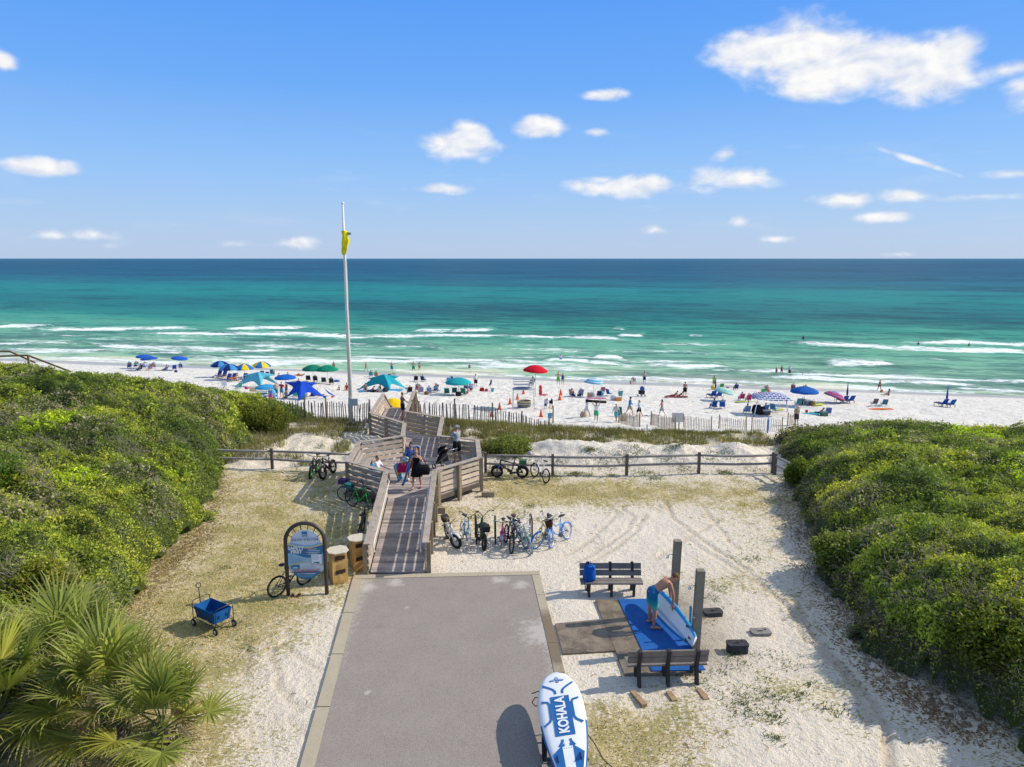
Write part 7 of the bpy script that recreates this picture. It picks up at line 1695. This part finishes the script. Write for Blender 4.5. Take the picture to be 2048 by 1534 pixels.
chair(591, 796, 200, (.03, .33, .30), 'green chair under the royal blue stretch canopy'); box_item('cooler', 'cooler', 605, 799, (.7, .5, .6), (.02, .22, .42), 'blue cooler under the royal blue stretch canopy', (.03, .3, .5)); person('stand', 'shirt', 598, 784, 170, TN, (.02, .08, .35), BLKc, 'b', 'person in blue shirt standing under the royal blue stretch canopy', 1.6); person('bend', 'shirt', 614, 793, 100, TN, (.55, .02, .22), BLKc, 'b', 'person in magenta top bending beside the royal blue stretch canopy'); soft_bag(626, 793, (.02, .06, .3), 'dark blue bag on the sand right of the bending person', .5); towel(634, 791, 1.6, .7, (.35, .05, .06), 'red towel on the sand right of the bending person', 5)
person('lie', 'trunks', 600, 751, 80, (.55, .25, .14), (.5, .12, .03), ORG, 'br', 'tanned sunbather lying alone above the blue umbrella'); person('sit_ground', 'bikini', 576, 756, 190, TN, (.3, .05, .1), REDc, 'bl', 'woman in a red bikini sitting left of the lying sunbather'); person('sit_ground', 'trunks', 558, 758, 170, (.5, .2, .15), (.5, .05, .06), REDc, 'br', 'person in red sitting left of the woman in the red bikini')
# ---- green pair
umbrella(627, 764, 2.35, GRN, 'left of the two dark green umbrellas', (.01, .17, .10), 1.42, 0, 0, 1, .55); umbrella(656, 766, 2.35, GRN, 'right of the two dark green umbrellas', (.012, .23, .13), 1.42, 0, 20, 1, .55)
for px, py, lab in ((617, 763, 'leftmost dark chair under the left green umbrella'), (631, 764, 'right dark chair under the left green umbrella'), (648, 768, 'left wooden framed chair under the right green umbrella'), (663, 769, 'right wooden framed chair under the right green umbrella')): chair(px, py, 10, (.02, .05, .05), lab, (.35, .22, .1))
person('sit_chair', 'bikini', 631, 764, 10, TN, REDc, REDc, 'bl', 'sunbather in red seated under the left green umbrella'); person('sit_chair', 'bikini', 663, 769, 10, LT, (.6, .1, .1), REDc, 'br', 'sunbather in red seated under the right green umbrella'); b = MB(); b.torus((0, 0, .14), (0, 0, 1), .42, .13, 20, 8); solo(b, 'swim_ring', paint((.02, .10, .42)), 'blue swim ring beside the right green umbrella', 'swim ring', GT(672, 764)); towel(625, 768, 1.2, .7, (.12, .32, .2), 'green towel in front of the left green umbrella', 10)
# ---- along the water, left half
person('stand', 'bikini', 668, 742, 200, TN, (.45, .28, .16), (.3, .16, .1), 'bl', 'woman in tan bikini at the water edge left of the flagpole', 1.66); person('stride', 'bikini', 732, 744, -70, TN, (.4, .2, .1), (.12, .06, .05), 'bl', 'woman in sun hat striding along the wet sand right of the flagpole', 1.68, 'sun_hat', (.6, .45, .25)); person('stand_turned', 'trunks', 784, 743, 190, LT, TL, TL, 'br', 'man in aqua trunks standing at the water edge', 1.78); person('hips', 'trunks', 827, 740, 10, (.5, .22, .14), (.02, .30, .20), GRN, 'b', 'man in green trunks beside the slim woman at the water edge', 1.82); person('stand', 'bikini', 839, 739, 350, LT, (.55, .45, .45), PNK, 'br', 'slim woman in a pale bikini beside the man in green trunks', 1.66); person('stand', 'trunks', 939, 737, 0, TN, (.02, .10, .36), BL, 'b', 'lone child in blue trunks at the water edge', 1.5)
sitter(742, 754, 10, (.03, .33, .42), 'trunks', TN, YLW, YLW, 'b', 'sunbather in the aqua chair behind the teal canopy', 'aqua chair behind the teal canopy'); sitter(753, 755, 0, (.3, .22, .12), 'bikini', TN, BLKc, BLKc, 'b', 'sunbather in the brown chair behind the teal canopy', 'brown chair behind the teal canopy'); soft_bag(779, 754, (.07, .08, .14), 'dark bag right of the chairs behind the teal canopy', .55); box_item('cooler', 'cooler', 788, 753, (.5, .4, .6), (.6, .6, .55), 'pale cooler right of the dark bag behind the teal canopy', (.45, .5, .2))
tent('large teal stretch canopy right of the flagpole', 764, 779, [(-3.6, .1), (1.5, -1.7), (3.5, 1.0)], [(-2.3, .6, 1.55), (2.5, 1.0, 1.85)], (.02, .36, .42), 2.3)
person('sit_ground', 'trunks', 731, 780, 190, TN, (.05, .1, .2), NVY, 'b', 'dark haired person sitting under the left side of the large teal canopy'); person('recline', 'trunks', 741, 784, 110, TN, NVY, NVY, 'b', 'person lying at the left under the large teal canopy'); person('recline', 'shirt', 752, 784, 80, LT, (.2, .3, .4), BLKc, 'b', 'person lying in the middle under the large teal canopy'); person('sit_ground', 'one', 760, 783, 160, TN, BLKc, BLKc, 'b', 'person in black sitting at the right under the large teal canopy'); towel(746, 783, 3.4, 1.2, (.03, .22, .42), 'large blue ground sheet under the people at the large teal canopy', 10); towel(783, 781, 2.6, 1.5, (.04, .32, .60), 'bright blue ground sheet right of the large teal canopy', -10); soft_bag(771, 784, (.04, .05, .08), 'dark backpack at the right under the large teal canopy', .6)
person('sit_ground', 'trunks', 678, 780, 150, (.6, .36, .26), (.3, .3, .35), NVY, 'br', 'child sitting on bare sand left of the flagpole', 1.2); person('sit_ground', 'one', 693.5, 780, 180, TN, REDc, REDc, 'b', 'person in red swimsuit sitting just left of the flagpole'); b = MB(); b.tube([(-.7, .2, .75), (-.2, 0, .35), (.5, -.2, .0)], [.05, .16, .12], 8, flat=.3); solo(b, 'windsock', cloth((.02, .06, .40)), 'limp blue flag banner hanging low left of the flagpole', 'banner', GT(662, 792)); box_item('toy', 'toy', 665, 795, (.2, .2, .16), (.55, .03, .03), 'small red toy on the sand left of the flagpole', None, 0, False)
# ---- centre
for a in [(832, 762, 10, BLKc, 'bikini', TN, (.3, .15, .1), BLKc, 'bl', 'blonde sunbather in the dark chair of the pair above the centre', 'dark chair left of the pair above the centre'), (847, 763, -20, NVY, 'shirt', LT, (.3, .4, .55), NVY, 'br', 'sunbather in blue shirt in the pair above the centre', 'navy chair right of the pair above the centre'),
          (819, 786, 20, BLKc, 'shirt', LT, (.5, .15, .1), BLKc, 'bl', 'sunbather in the black chair leftmost of the centre circle', 'black chair leftmost of the centre circle'), (835, 783, 180, (.1, .35, .35), 'one', TN, (.4, .12, .1), REDc, 'br', 'sunbather facing the camera in the centre circle', 'teal chair facing the camera in the centre circle'), (842, 788, 10, (.35, .30, .5), 'bikini', TN, PUR, PUR, 'bl', 'blonde sunbather in the lilac chair of the centre circle', 'lilac chair of the centre circle'), (859, 788, 0, (.25, .40, .65), 'trunks', LT, BL, BL, 'br', 'sunbather in the light blue chair of the centre circle', 'light blue chair of the centre circle'), (870, 786, 150, BLKc, 'bikini', TN, (.4, .3, .2), BLKc, 'b', 'dark sunbather at the right of the centre circle', 'dark chair at the right of the centre circle')]: sitter(*a)
chair(876, 786, -30, (.12, .38, .60), 'empty sky blue chair at the right edge of the centre circle'); soft_bag(853, 790, (.22, .12, .06), 'brown bag on the sand in the centre circle', .5); chair(896, 765, 20, (.06, .40, .52), 'empty aqua chair of the empty pair near the water'); chair(908, 764, -40, (.02, .12, .50), 'empty blue chair of the empty pair near the water')
umbrella(917, 791, 2.1, (.015, .32, .34), 'large teal umbrella right of the centre circle', (.02, .36, .38), 1.5, 0, 10, 1, .55); chair(894, 791, 0, (.01, .22, .17), 'left green chair under the large teal umbrella'); chair(909, 790, 5, (.01, .20, .17), 'middle green chair under the large teal umbrella'); chair(927, 791, -5, (.01, .24, .18), 'right green chair under the large teal umbrella'); person('sit_chair', 'trunks', 935, 790, 60, LT, (.5, .2, .15), REDc, 'br', 'person sitting at the right edge of the large teal umbrella', lift=-.12); soft_bag(917, 793, BLKc, 'black bag under the large teal umbrella', .6)
person('stand', 'shirt', 951.5, 775, 200, TN, (.75, .75, .75), BLKc, 'b', 'person in green cap standing right of the large teal umbrella', 1.75, 'cap', (.02, .35, .28)); sitter(941, 783, 170, (.3, .32, .5), 'shirt', LT, (.4, .4, .6), NVY, 'b', 'seated person in grey blue left of the green capped person', 'lilac grey chair left of the green capped person'); sitter(932, 778, 190, NVY, 'trunks', TN, NVY, NVY, 'b', 'seated person just above the large teal umbrella', 'navy chair just above the large teal umbrella')
soft_bag(964, 783, REDc, 'red bag right of the green capped person', .55); soft_bag(973, 783, (.5, .05, .25), 'small pink bag right of the red bag', .4); bucket(985, 785, TL, 'teal bucket at the right of the bags', 1.2); closed_umbrella(978, 783, (.03, .03, .10), 'short dark folded umbrella among the bags', 1.2, .35)
p = GT(786, 822); rt_ = thing('beach_umbrella', 'bright yellow umbrella lying beyond the end of the boardwalk', 'umbrella', p); o = shared('canopy', ('um', 1.1, 0, .5), lambda: canopy_mesh(1.1, .5, 8, 0), rt_, [cloth((.85, .52, .01))]); o.location = (0, 0, .72); o.rotation_euler = (R(14), 0, 0); b = MB(); b.tube([(0, 0, -.2), (0, 0, 1.1)], .022, 6); b.build('pole', paint((.6, .6, .6)), rt_)
# ---- lifeguard stand
p = GT(1047, 816); lg = thing('lifeguard_stand', 'tall white lifeguard stand with bench and thin legs on the open sand', 'lifeguard stand', p, .06); WT = paint((.62, .62, .60), .6)
b = MB(); 
for x in (-1.05, 1.05):
    for y, t in ((-.75, .9), (.75, .6)): b.tube([(x*1.06, y, 0), (x, y*.7, 2.0)], .028, 6)
b.tube([(-1.1, -.7, .55), (1.1, -.7, .55)], .02, 5); b.tube([(-1.08, -.65, 1.2), (1.08, -.65, 1.2)], .018, 5); b.tube([(-1.05, -.75, .1), (1.05, -.6, 1.9)], .014, 5); b.build('legs', WT, lg)
b = MB(); b.box((0, 0, 2.02), (2.3, 1.1, .07)); b.build('platform', WT, lg)
b = MB()
for z in (2.62, 2.88, 3.1): b.bar((-1.05, -.5, z), (1.0, -.5, z), .04, .11)
b.bar((-1.0, -.2, 2.5), (1.0, -.2, 2.5), .45, .05); b.build('bench', WT, lg)
b = MB(); b.tube([(-1.1, -.52, 3.3), (1.0, -.52, 3.3)], .02, 5); b.tube([(-1.1, -.52, 2), (-1.1, -.52, 3.3)], .022, 5); b.tube([(1.02, -.5, 2), (1.02, -.5, 3.3)], .022, 5); b.build('guard_rail', WT, lg)
b = MB(); b.ell((0, 0, 0), (1.0, .3, .12), 12, 6); rb = solo(b, 'rescue_board', paint((.10, .16, .3)), 'dark blue rescue board slung under the lifeguard bench', 'rescue board', p+Vector((-.1, -.45, 2.22)))
um = thing('beach_umbrella', 'big red umbrella raised over the lifeguard stand', 'umbrella', p+Vector((1.2, -.3, 0)), 0); o = shared('canopy', ('um', 1.25, 0, .5), lambda: canopy_mesh(1.25, .5, 8, 0), um, [cloth((.60, .012, .025))]); o.location = (0, 0, 4.05); o.rotation_euler = (0, R(4), 0); b = MB(); b.tube([(0, 0, 1.2), (0, 0, 4.5)], .03, 6); b.build('pole', WT, um)
person('sit_chair', 'shirt', 1064, 816, 15, TN, (.35, .38, .45), (.12, .12, .16), 'b', 'lifeguard in grey sitting on the tall white stand', 1.75, lift=2.28); 
for i, (px, py, lab) in enumerate(((984, 832, 'orange cone standing behind the pickets, farthest left'), (999, 819, 'orange cone second from left beyond the pickets'), (1020, 807, 'orange cone left of the lifeguard stand legs'), (1035, 799, 'small orange cone behind the lifeguard stand legs'), (1047, 788, 'orange cone farthest back beneath the lifeguard platform'), (1082, 834, 'orange cone by the end of the dark pickets'), (1121.5, 790, 'farther orange cone of the pair right of the red rescue can'), (1119.5, 800, 'nearer orange cone of the pair right of the red rescue can'))): cone(px, py, lab)
b = MB(); b.lathe([(.05, 0), (.2, .1), (.2, .62), (.16, .75), (.2, .88), (.2, 1.1), (.08, 1.25)], (0, 0, 0), 12); solo(b, 'rescue_can', paint((.66, .03, .02)), 'red rescue can standing right of the lifeguard stand', 'rescue can', GT(1081, 790)); towel(1088, 791, .9, .5, (.6, .04, .04), 'small red towel right of the rescue can', 20)
b = MB(); b.lathe([(.68, 0), (.75, .62), (.78, .64), (.70, .64), (.66, .1)], (0, 0, 0), 20, caps=False); b.disc((0, 0, .52), (0, 0, 1), .68, .02, 18); ft = solo(b, 'fire_tub', paint((.13, .13, .13)), 'dark round tub with a yellow rim below the lifeguard stand', 'tub', GT(1048, 814)); b = MB(); b.torus((0, 0, .65), (0, 0, 1), .75, .035, 24, 6); b.build('rim', paint((.7, .55, .1)), ft)
person('stand', 'shirt', 1091, 818, 190, LT, (.6, .62, .7), (.05, .1, .3), 'b', 'toddler in white and blue beside the bending adult', 1.05); person('bend', 'shirt', 1102, 817, 120, TN, (.74, .74, .76), BLKc, 'bl', 'adult in white top bending toward the toddler', 1.72, 'cap', (.7, .7, .7))
person('hips', 'trunks', 1116.5, 770, 185, (.52, .26, .17), (.12, .52, .03), (.12, .52, .03), 'b', 'man in lime green trunks beside the woman in blue swimsuit', 1.82); person('stand_turned', 'one', 1125.5, 770, 190, TN, (.03, .05, .32), BL, 'b', 'woman in blue swimsuit beside the man in lime green trunks', 1.68)
person('stand', 'shirt', 1121.5, 722, 180, TN, (.74, .76, .8), (.2, .35, .5), 'b', 'person in white rash shirt wading off the centre', 1.75, 'cap', (.02, .02, .03), depth=.45); person('stand', 'trunks', 1145, 722, 180, TN, BLKc, BLKc, 'b', 'swimmer with only head above water off the centre', 1.7, depth=1.42); person('stand', 'trunks', 1085, 741, 10, TN, BLKc, BLKc, 'b', 'swimmer showing head just behind the red umbrella', 1.7, depth=1.3)
# ---- light blue umbrella group
umbrella(1187, 793, 2.25, (.12, .40, .58), 'light blue umbrella with white bands right of the centre', (.5, .62, .7), 1.12, 5, 0, 2, .42); sitter(1145, 794, 200, (.1, .15, .25), 'trunks', TN, NVY, NVY, 'b', 'shirtless man seated left of the light blue umbrella', 'dark chair of the shirtless man left of the light blue umbrella'); sitter(1160, 794, 150, (.30, .26, .4), 'shirt', LT, (.3, .28, .42), NVY, 'g', 'person slumped in the striped chair left of the light blue umbrella', 'striped purple chair left of the light blue umbrella')
box_item('box', 'box', 1179, 794, (.5, .4, .5), (.42, .27, .13), 'brown box at the foot of the light blue umbrella', None, 0, False); soft_bag(1185, 793, (.45, .47, .5), 'grey bag at the foot of the light blue umbrella', .6); chair(1204, 786, 10, (.40, .10, .16), 'red striped chair behind the light blue umbrella bags'); chair(1198, 794, 0, (.03, .04, .14), 'navy chair under the light blue umbrella'); soft_bag(1202, 791, (.06, .32, .42), 'teal bag by the navy chair', .6); chair(1219, 792, -50, (.02, .14, .40), 'blue chair angled right of the light blue umbrella'); b = MB(); b.box((0, 0, .22), (.66, .42, .44), 0, 0, 1.05); cl = solo(b, 'cooler', paint((.75, .25, .03)), 'orange cooler right of the light blue umbrella', 'cooler', GT(1237, 801)); b = MB(); b.box((0, 0, .48), (.7, .46, .08)); b.build('lid', paint((.7, .68, .62)), cl)
b = MB(); b.ell((0, 0, .3), (.45, .3, .34), 12, 8); solo(b, 'beach_bag', cloth((.7, .7, .7)), 'white bundle beside the orange cooler', 'bag', GT(1228, 800)); bucket(1241, 792, (.05, .34, .36), 'teal tub of toys right of the light blue umbrella', 1.9); towel(1193, 798, 2.2, .7, (.5, .12, .3), 'pink towel below the light blue umbrella', 4)
person('bend', 'shirt', 1268, 768, 150, TN, (.55, .6, .7), PNK, 'bl', 'woman in pink shorts bending over the small child at the water', 1.7); person('sit_ground', 'one', 1261, 768, 180, LT, (.4, .1, .15), REDc, 'br', 'small child sitting on the wet sand below the pink shorts', .95); person('stand', 'shirt', 1288.5, 767, 20, TN, (.62, .30, .30), NVY, 'b', 'man in pink striped shirt standing at the water edge', 1.8)
st = thing('stroller', 'dark stroller with blue hood parked on the open sand', 'stroller', GT(1283, 793), R(30)); b = MB(); b.box((0, 0, .55), (.45, .6, .45), 0, 0, 1.1); b.build('seat', cloth((.03, .03, .035)), st); b = MB(); b.ell((0, -.1, 1.0), (.28, .32, .32), 12, 8); b.build('hood', cloth((.06, .12, .3)), st)
for x in (-.26, .26):
    for y in (-.3, .35): b = MB(); b.torus((x, y, .14), (1, 0, 0), .11, .03, 14, 6); b.build('wheel', TYRE, st)
person('stand', 'trunks', 1369.5, 793, 340, (.5, .24, .15), BLKc, BLKc, 'b', 'shirtless man in black trunks standing over the lying pair', 1.8); person('recline', 'trunks', 1347, 795, 100, TN, (.3, .03, .05), REDc, 'b', 'left person lying beside the man in black trunks'); person('recline', 'bikini', 1358, 794, 70, TN, BLKc, BLKc, 'b', 'right person lying beside the man in black trunks'); towel(1352, 796, 2.8, .9, (.2, .05, .06), 'dark red ground sheet under the lying pair', 4)
# ---- people walking the path with gear
person('stride', 'shirt', 1173, 838, -60, TN, (.72, .70, .70), (.66, .64, .62), 'br', 'walker in white with a shoulder bag ahead of the green shorts', 1.7, fem=True); soft_bag(1167, 836, (.45, .36, .26), 'straw bag carried low by the walker in white', .6); person('carry', 'shirt', 1192, 845, 170, TN, (.76, .76, .78), (.08, .42, .20), 'b', 'walker in white tee and green shorts with arms raised to a long bag', 1.78)
q = GT(1192, 845); b = MB(); b.tube([(-.95, .0, 0), (-.9, 0, 0), (.9, 0, -.12), (.97, 0, -.13)], [.06, .13, .13, .06], 10); solo(b, 'chair_bag', cloth((.03, .032, .03)), 'long black gear bag carried on the heads of two walkers', 'bag', q+Vector((-.05, 0, 1.95)))
person('walk', 'shirt', 1232, 846, 150, TN, (.60, .58, .54), (.10, .42, .48), 'br', 'walker with backpack chair and aqua shorts at the picket end', 1.72, 'cap', (.4, .35, .2)); q = GT(1232, 846); b = MB(); b.box((.32, .12, 1.05), (.34, .3, .7), .3, 0, .9); solo(b, 'backpack_chair', cloth((.03, .10, .10)), 'dark folded backpack chair on the walker in aqua shorts', 'beach chair', q); soft_bag(1247, 843, (.5, .42, .3), 'tan bag trailing right of the walker in aqua shorts', .6)
person('stride', 'rash', 1259, 833, -90, TN, (.02, .22, .55), (.42, .36, .28), 'b', 'man in bright blue shirt and tan shorts striding right', 1.8, 'cap', (.03, .06, .2)); person('walk', 'shirt', 1278, 835, 70, LT, (.42, .58, .68), BLKc, 'bl', 'blonde woman in pale blue top and black shorts walking', 1.68, fem=True); person('walk', 'shirt', 1323.5, 832, 75, LT, (.50, .24, .26), (.25, .38, .36), 'br', 'woman in rose top and grey green shorts walking alone', 1.68, fem=True)
person('stand', 'shirt', 1592, 851, 20, TN, (.30, .24, .15), (.035, .035, .04), 'g', 'man in brown shirt and black shorts walking beside the right scrub', 1.8, 'cap', (.55, .48, .35))
# ---- right side
person('stand_turned', 'shirt', 1428, 775, 150, TN, (.25, .60, .08), (.30, .22, .14), 'br', 'woman in lime top standing at the wet sand edge', 1.7, fem=True); b = MB(); b.ell((0, 0, .3), (.32, .32, .32), 14, 10); solo(b, 'ball', paint((.75, .45, .04)), 'yellow beach ball at the feet of the woman in lime', 'ball', GT(1426, 780)); chair(1441, 779, 10, (.05, .30, .08), 'empty green chair right of the woman in lime'); bucket(1454.5, 780, PNK, 'pink sand bucket between the green chair and the navy chair', 1.1); sitter(1471, 780, 0, (.03, .05, .20), 'trunks', TN, REDc, REDc, 'b', 'sunbather in the lone navy chair near the wet sand', 'lone navy chair near the wet sand')
closed_umbrella(1430, 795, (.015, .06, .30), 'tall closed blue umbrella between two blue loungers, left end', 2.3); lounger(1424, 796, 10, (.015, .07, .32), 'left blue lounger by the left closed umbrella', (.4, .32, .2)); lounger(1436, 796, 10, (.015, .08, .34), 'right blue lounger by the left closed umbrella', (.4, .32, .2)); umbrella(1447, 803, 1.5, (.20, .52, .55), 'aqua and yellow striped umbrella tilted over the sand', (.5, .62, .4), 1.15, 14, 0, 2, .45)
sitter(1482, 801, 5, (.60, .05, .16), 'trunks', TN, BL, BL, 'br', 'left person of the pair in pink chairs', 'left pink chair of the pair', hat='cap', hatc=(.05, .1, .35)); sitter(1496, 802, 0, (.58, .04, .15), 'bikini', TN, PNK, PNK, 'bl', 'right person of the pair in pink chairs', 'right pink chair of the pair'); towel(1490, 805, 2.4, .5, (.4, .5, .1), 'lime towel before the pair in pink chairs', 3); soft_bag(1510, 797, (.2, .1, .4), 'purple bag right of the pair in pink chairs', .7); soft_bag(1519, 795, REDc, 'red bag right of the purple bag', .65)
sitter(1535, 786, 180, (.45, .35, .4), 'trunks', TN, (.5, .1, .1), REDc, 'bl', 'person facing the camera beside the green tub', 'striped chair facing the camera beside the green tub'); bucket(1527, 788, (.02, .42, .12), 'bright green tub right of the pink chair pair', 2.0); sitter(1586, 783, 160, (.1, .25, .28), 'shirt', TN, (.3, .1, .1), BLKc, 'b', 'lone person seated near the wet sand above the blue umbrella', 'dark teal chair near the wet sand above the blue umbrella')
sitter(1426, 817, 10, (.015, .08, .34), 'trunks', TN, NVY, NVY, 'b', 'left person of the couple seated by the folding stool', 'left blue chair of the couple by the folding stool', hat='cap', hatc=(.02, .03, .08)); sitter(1444.5, 818, -20, (.02, .10, .40), 'shirt', LT, (.3, .35, .5), NVY, 'g', 'right person of the couple seated by the folding stool', 'right blue chair of the couple by the folding stool', hat='cap', hatc=(.55, .56, .6)); p = GT(1429, 825); so_ = thing('stool', 'small blue folding stool in front of the seated couple', 'stool', p); b = MB(); b.box((0, 0, .62), (.5, .4, .05)); b.build('seat', cloth(NVY), so_); b = MB(); b.tube([(-.35, 0, 0), (.2, 0, .62)], .02, 5); b.tube([(.35, 0, 0), (-.2, 0, .62)], .02, 5); b.build('legs', metal((.2, .2, .2)), so_)
umbrella(1607, 812, 2.3, (.015, .10, .38), 'broad plain blue umbrella on the right beach', (.02, .13, .46), 1.5, 0, 0, 1, .52); chair(1596, 810, 0, (.06, .28, .34), 'teal patterned chair under the broad blue umbrella'); soft_bag(1606, 809, BLKc, 'black bag under the broad blue umbrella', .7); box_item('cooler', 'cooler', 1615, 810, (.6, .45, .55), (.22, .26, .28), 'grey cooler under the broad blue umbrella', (.35, .4, .42)); soft_bag(1626, 811, (.32, .2, .1), 'brown bag right of the grey cooler', .6); towel(1635, 811, 1.6, .9, (.55, .62, .05), 'yellow green blanket right of the broad blue umbrella', 12); sitter(1612, 786, 180, (.05, .2, .1), 'trunks', TN, GRN, GRN, 'b', 'person seated just beyond the broad blue umbrella', 'green chair just beyond the broad blue umbrella')
# patterned square canopy
p = GT(1542, 828); cn_ = thing('beach_canopy', 'navy and white patterned square canopy on the right beach', 'canopy', p, R(-6))
m = bpy.data.materials.new('check_cloth'); t = NT(m); tc = t.n('ShaderNodeTexCoord').outputs['Object']; br = t.n('ShaderNodeTexBrick'); br.inputs['Scale'].default_value = 1.0; br.inputs['Color1'].default_value = (.02, .035, .20, 1); br.inputs['Color2'].default_value = (.02, .035, .20, 1); br.inputs['Mortar'].default_value = (.62, .64, .72, 1); br.inputs['Mortar Size'].default_value = .055; br.inputs['Brick Width'].default_value = .5; br.inputs['Row Height'].default_value = .28; t.l(tc, br.inputs['Vector']); t.out(t.principled(br.outputs['Color'], .85, .1))
b = MB(); V = []; nn = 16
for j in range(nn+1):
    for i in range(nn+1):
        x, y = (i/nn-.5)*2, (j/nn-.5)*2; V.append((x*1.75, y*1.55, 1.75+.55*(1-max(abs(x), abs(y))**1.3)-.10*(1-abs(x))*(abs(y) > .99)-.10*(1-abs(y))*(abs(x) > .99)))
b.add(V, [(j*(nn+1)+i, j*(nn+1)+i+1, (j+1)*(nn+1)+i+1, (j+1)*(nn+1)+i) for j in range(nn) for i in range(nn)], 0, True); b.build('sheet', m, cn_)
for sx in (-1, 1):
    for sy in (-1, 1): b = MB(); b.tube([(sx*2.1, sy*1.75, -.1), (sx*1.75, sy*1.55, 1.75)], [.07, .035], 6); b.build('leg', m, cn_)
sitter(1493, 826, 0, (.18, .36, .58), 'shirt', TN, (.4, .45, .5), NVY, 'b', 'person in dark cap left of the patterned canopy', 'light blue chair left of the patterned canopy', hat='cap', hatc=(.03, .03, .03)); sitter(1528, 824, 20, (.04, .22, .55), 'trunks', TN, BLKc, BLKc, 'b', 'person in the blue chair under the patterned canopy', 'bright blue chair under the patterned canopy'); chair(1547, 824, -40, (.05, .28, .55), 'empty blue chair at the right under the patterned canopy'); soft_bag(1513, 826, (.02, .02, .03), 'left black duffel bag under the patterned canopy', 1.0); soft_bag(1522, 828, (.03, .03, .04), 'middle black duffel bag under the patterned canopy', .9); box_item('cooler', 'cooler', 1532, 829, (.7, .45, .5), (.05, .05, .06), 'black cooler under the patterned canopy', (.6, .6, .6)); towel(1557, 822, 1.2, .9, (.5, .5, .12), 'yellow towel at the right of the patterned canopy', 30); soft_bag(1515, 822, (.4, .03, .12), 'red bag behind the black duffel bags', .6)
# far right
umbrella(1668, 807, 1.35, (.45, .05, .10), 'red and blue striped umbrella tilted low on the right', (.25, .22, .5), 1.2, 18, 0, 2, .5); closed_umbrella(1693, 806, (.012, .06, .32), 'tall closed blue umbrella right of the red striped umbrella', 2.3); lounger(1686, 807, 10, (.012, .08, .36), 'left blue lounger by the right closed umbrella', (.42, .34, .22)); lounger(1699, 807, 10, (.012, .09, .38), 'right blue lounger by the right closed umbrella', (.42, .34, .22))
closed_umbrella(1892, 813, (.012, .06, .30), 'closed blue umbrella at the far right between two loungers', 2.25); lounger(1884, 814, 10, (.012, .08, .34), 'left blue lounger at the far right closed umbrella', (.42, .34, .22)); lounger(1899, 815, 10, (.012, .09, .36), 'right blue lounger at the far right closed umbrella', (.42, .34, .22))
chair(1747, 812, 5, (.16, .12, .14), 'maroon chair of the pair by the orange towel'); chair(1767, 813, -5, (.06, .16, .24), 'blue grey chair of the pair by the orange towel'); towel(1762, 819.5, 2.6, .7, (.72, .16, .03), 'orange towel spread before two chairs on the right', 2); towel(1757, 812, .9, .6, (.1, .42, .5), 'aqua towel between the two chairs on the right', 20)
person('recline', 'trunks', 1637, 827, 80, TN, NVY, NVY, 'b', 'person reclining on the teal towel near the right scrub'); towel(1624, 828, 1.9, .9, (.03, .32, .42), 'teal towel under the reclining person near the right scrub', 8); chair(1655, 828, -10, (.10, .16, .42), 'blue and white chair right of the reclining person'); box_item('cooler', 'cooler', 1648, 830, (.6, .42, .45), (.04, .12, .08), 'dark green cooler beside the blue and white chair', None); bucket(1613, 826, REDc, 'small red bucket left of the teal towel', .9)
person('walk', 'bikini', 1758, 784, 185, TN, (.14, .05, .04), (.10, .04, .03), 'br', 'woman in dark bikini and straw hat walking from the water', 1.72, 'sun_hat', (.42, .28, .14)); soft_bag(1763, 784, ORG, 'orange bag swinging by the woman in the straw hat', .4); person('sit_ground', 'bikini', 1776.5, 791, 80, TN, (.05, .04, .05), BLKc, 'b', 'long haired woman sitting on the wet sand')
# ---- waders and swimmers on the right
person('stand', 'one', 1552.5, 748, 190, TN, (.45, .12, .22), PNK, 'b', 'child in pink leftmost of the wading trio', 1.35, depth=.25); person('hips', 'one', 1563, 747, 190, TN, (.5, .03, .12), REDc, 'b', 'woman in red swimsuit middle of the wading trio', 1.7, 'cap', (.03, .1, .3), depth=.35); person('stand', 'shirt', 1579, 748, 200, TN, (.5, .56, .66), (.2, .03, .08), 'b', 'person in grey shirt and white hat right of the wading trio', 1.78, 'cap', (.7, .7, .72), depth=.35); person('stand', 'trunks', 1605, 753, 180, TN, BLKc, BLKc, 'b', 'swimmer neck deep right of the wading trio', 1.7, depth=1.25)
person('stand_turned', 'trunks', 1606.5, 679, 170, DKs, BLKc, BLKc, 'b', 'bather waist deep far out, alone at the wave crest', 1.7, depth=.75); person('hips', 'trunks', 1836, 693, 180, DKs, BLKc, BLKc, 'b', 'bather with raised elbows in the far right foam', 1.75, depth=.65); person('stand', 'trunks', 1841, 681, 180, DKs, BLKc, BLKc, 'b', 'left swimmer of the two heads beyond the far right foam', 1.7, depth=1.3); person('stand', 'trunks', 1846, 681, 180, DKs, BLKc, BLKc, 'b', 'right swimmer of the two heads beyond the far right foam', 1.7, depth=1.35); person('stand_turned', 'trunks', 1937, 695, 200, DKs, BLKc, BLKc, 'b', 'bather in the foam farthest right', 1.75, depth=.7)
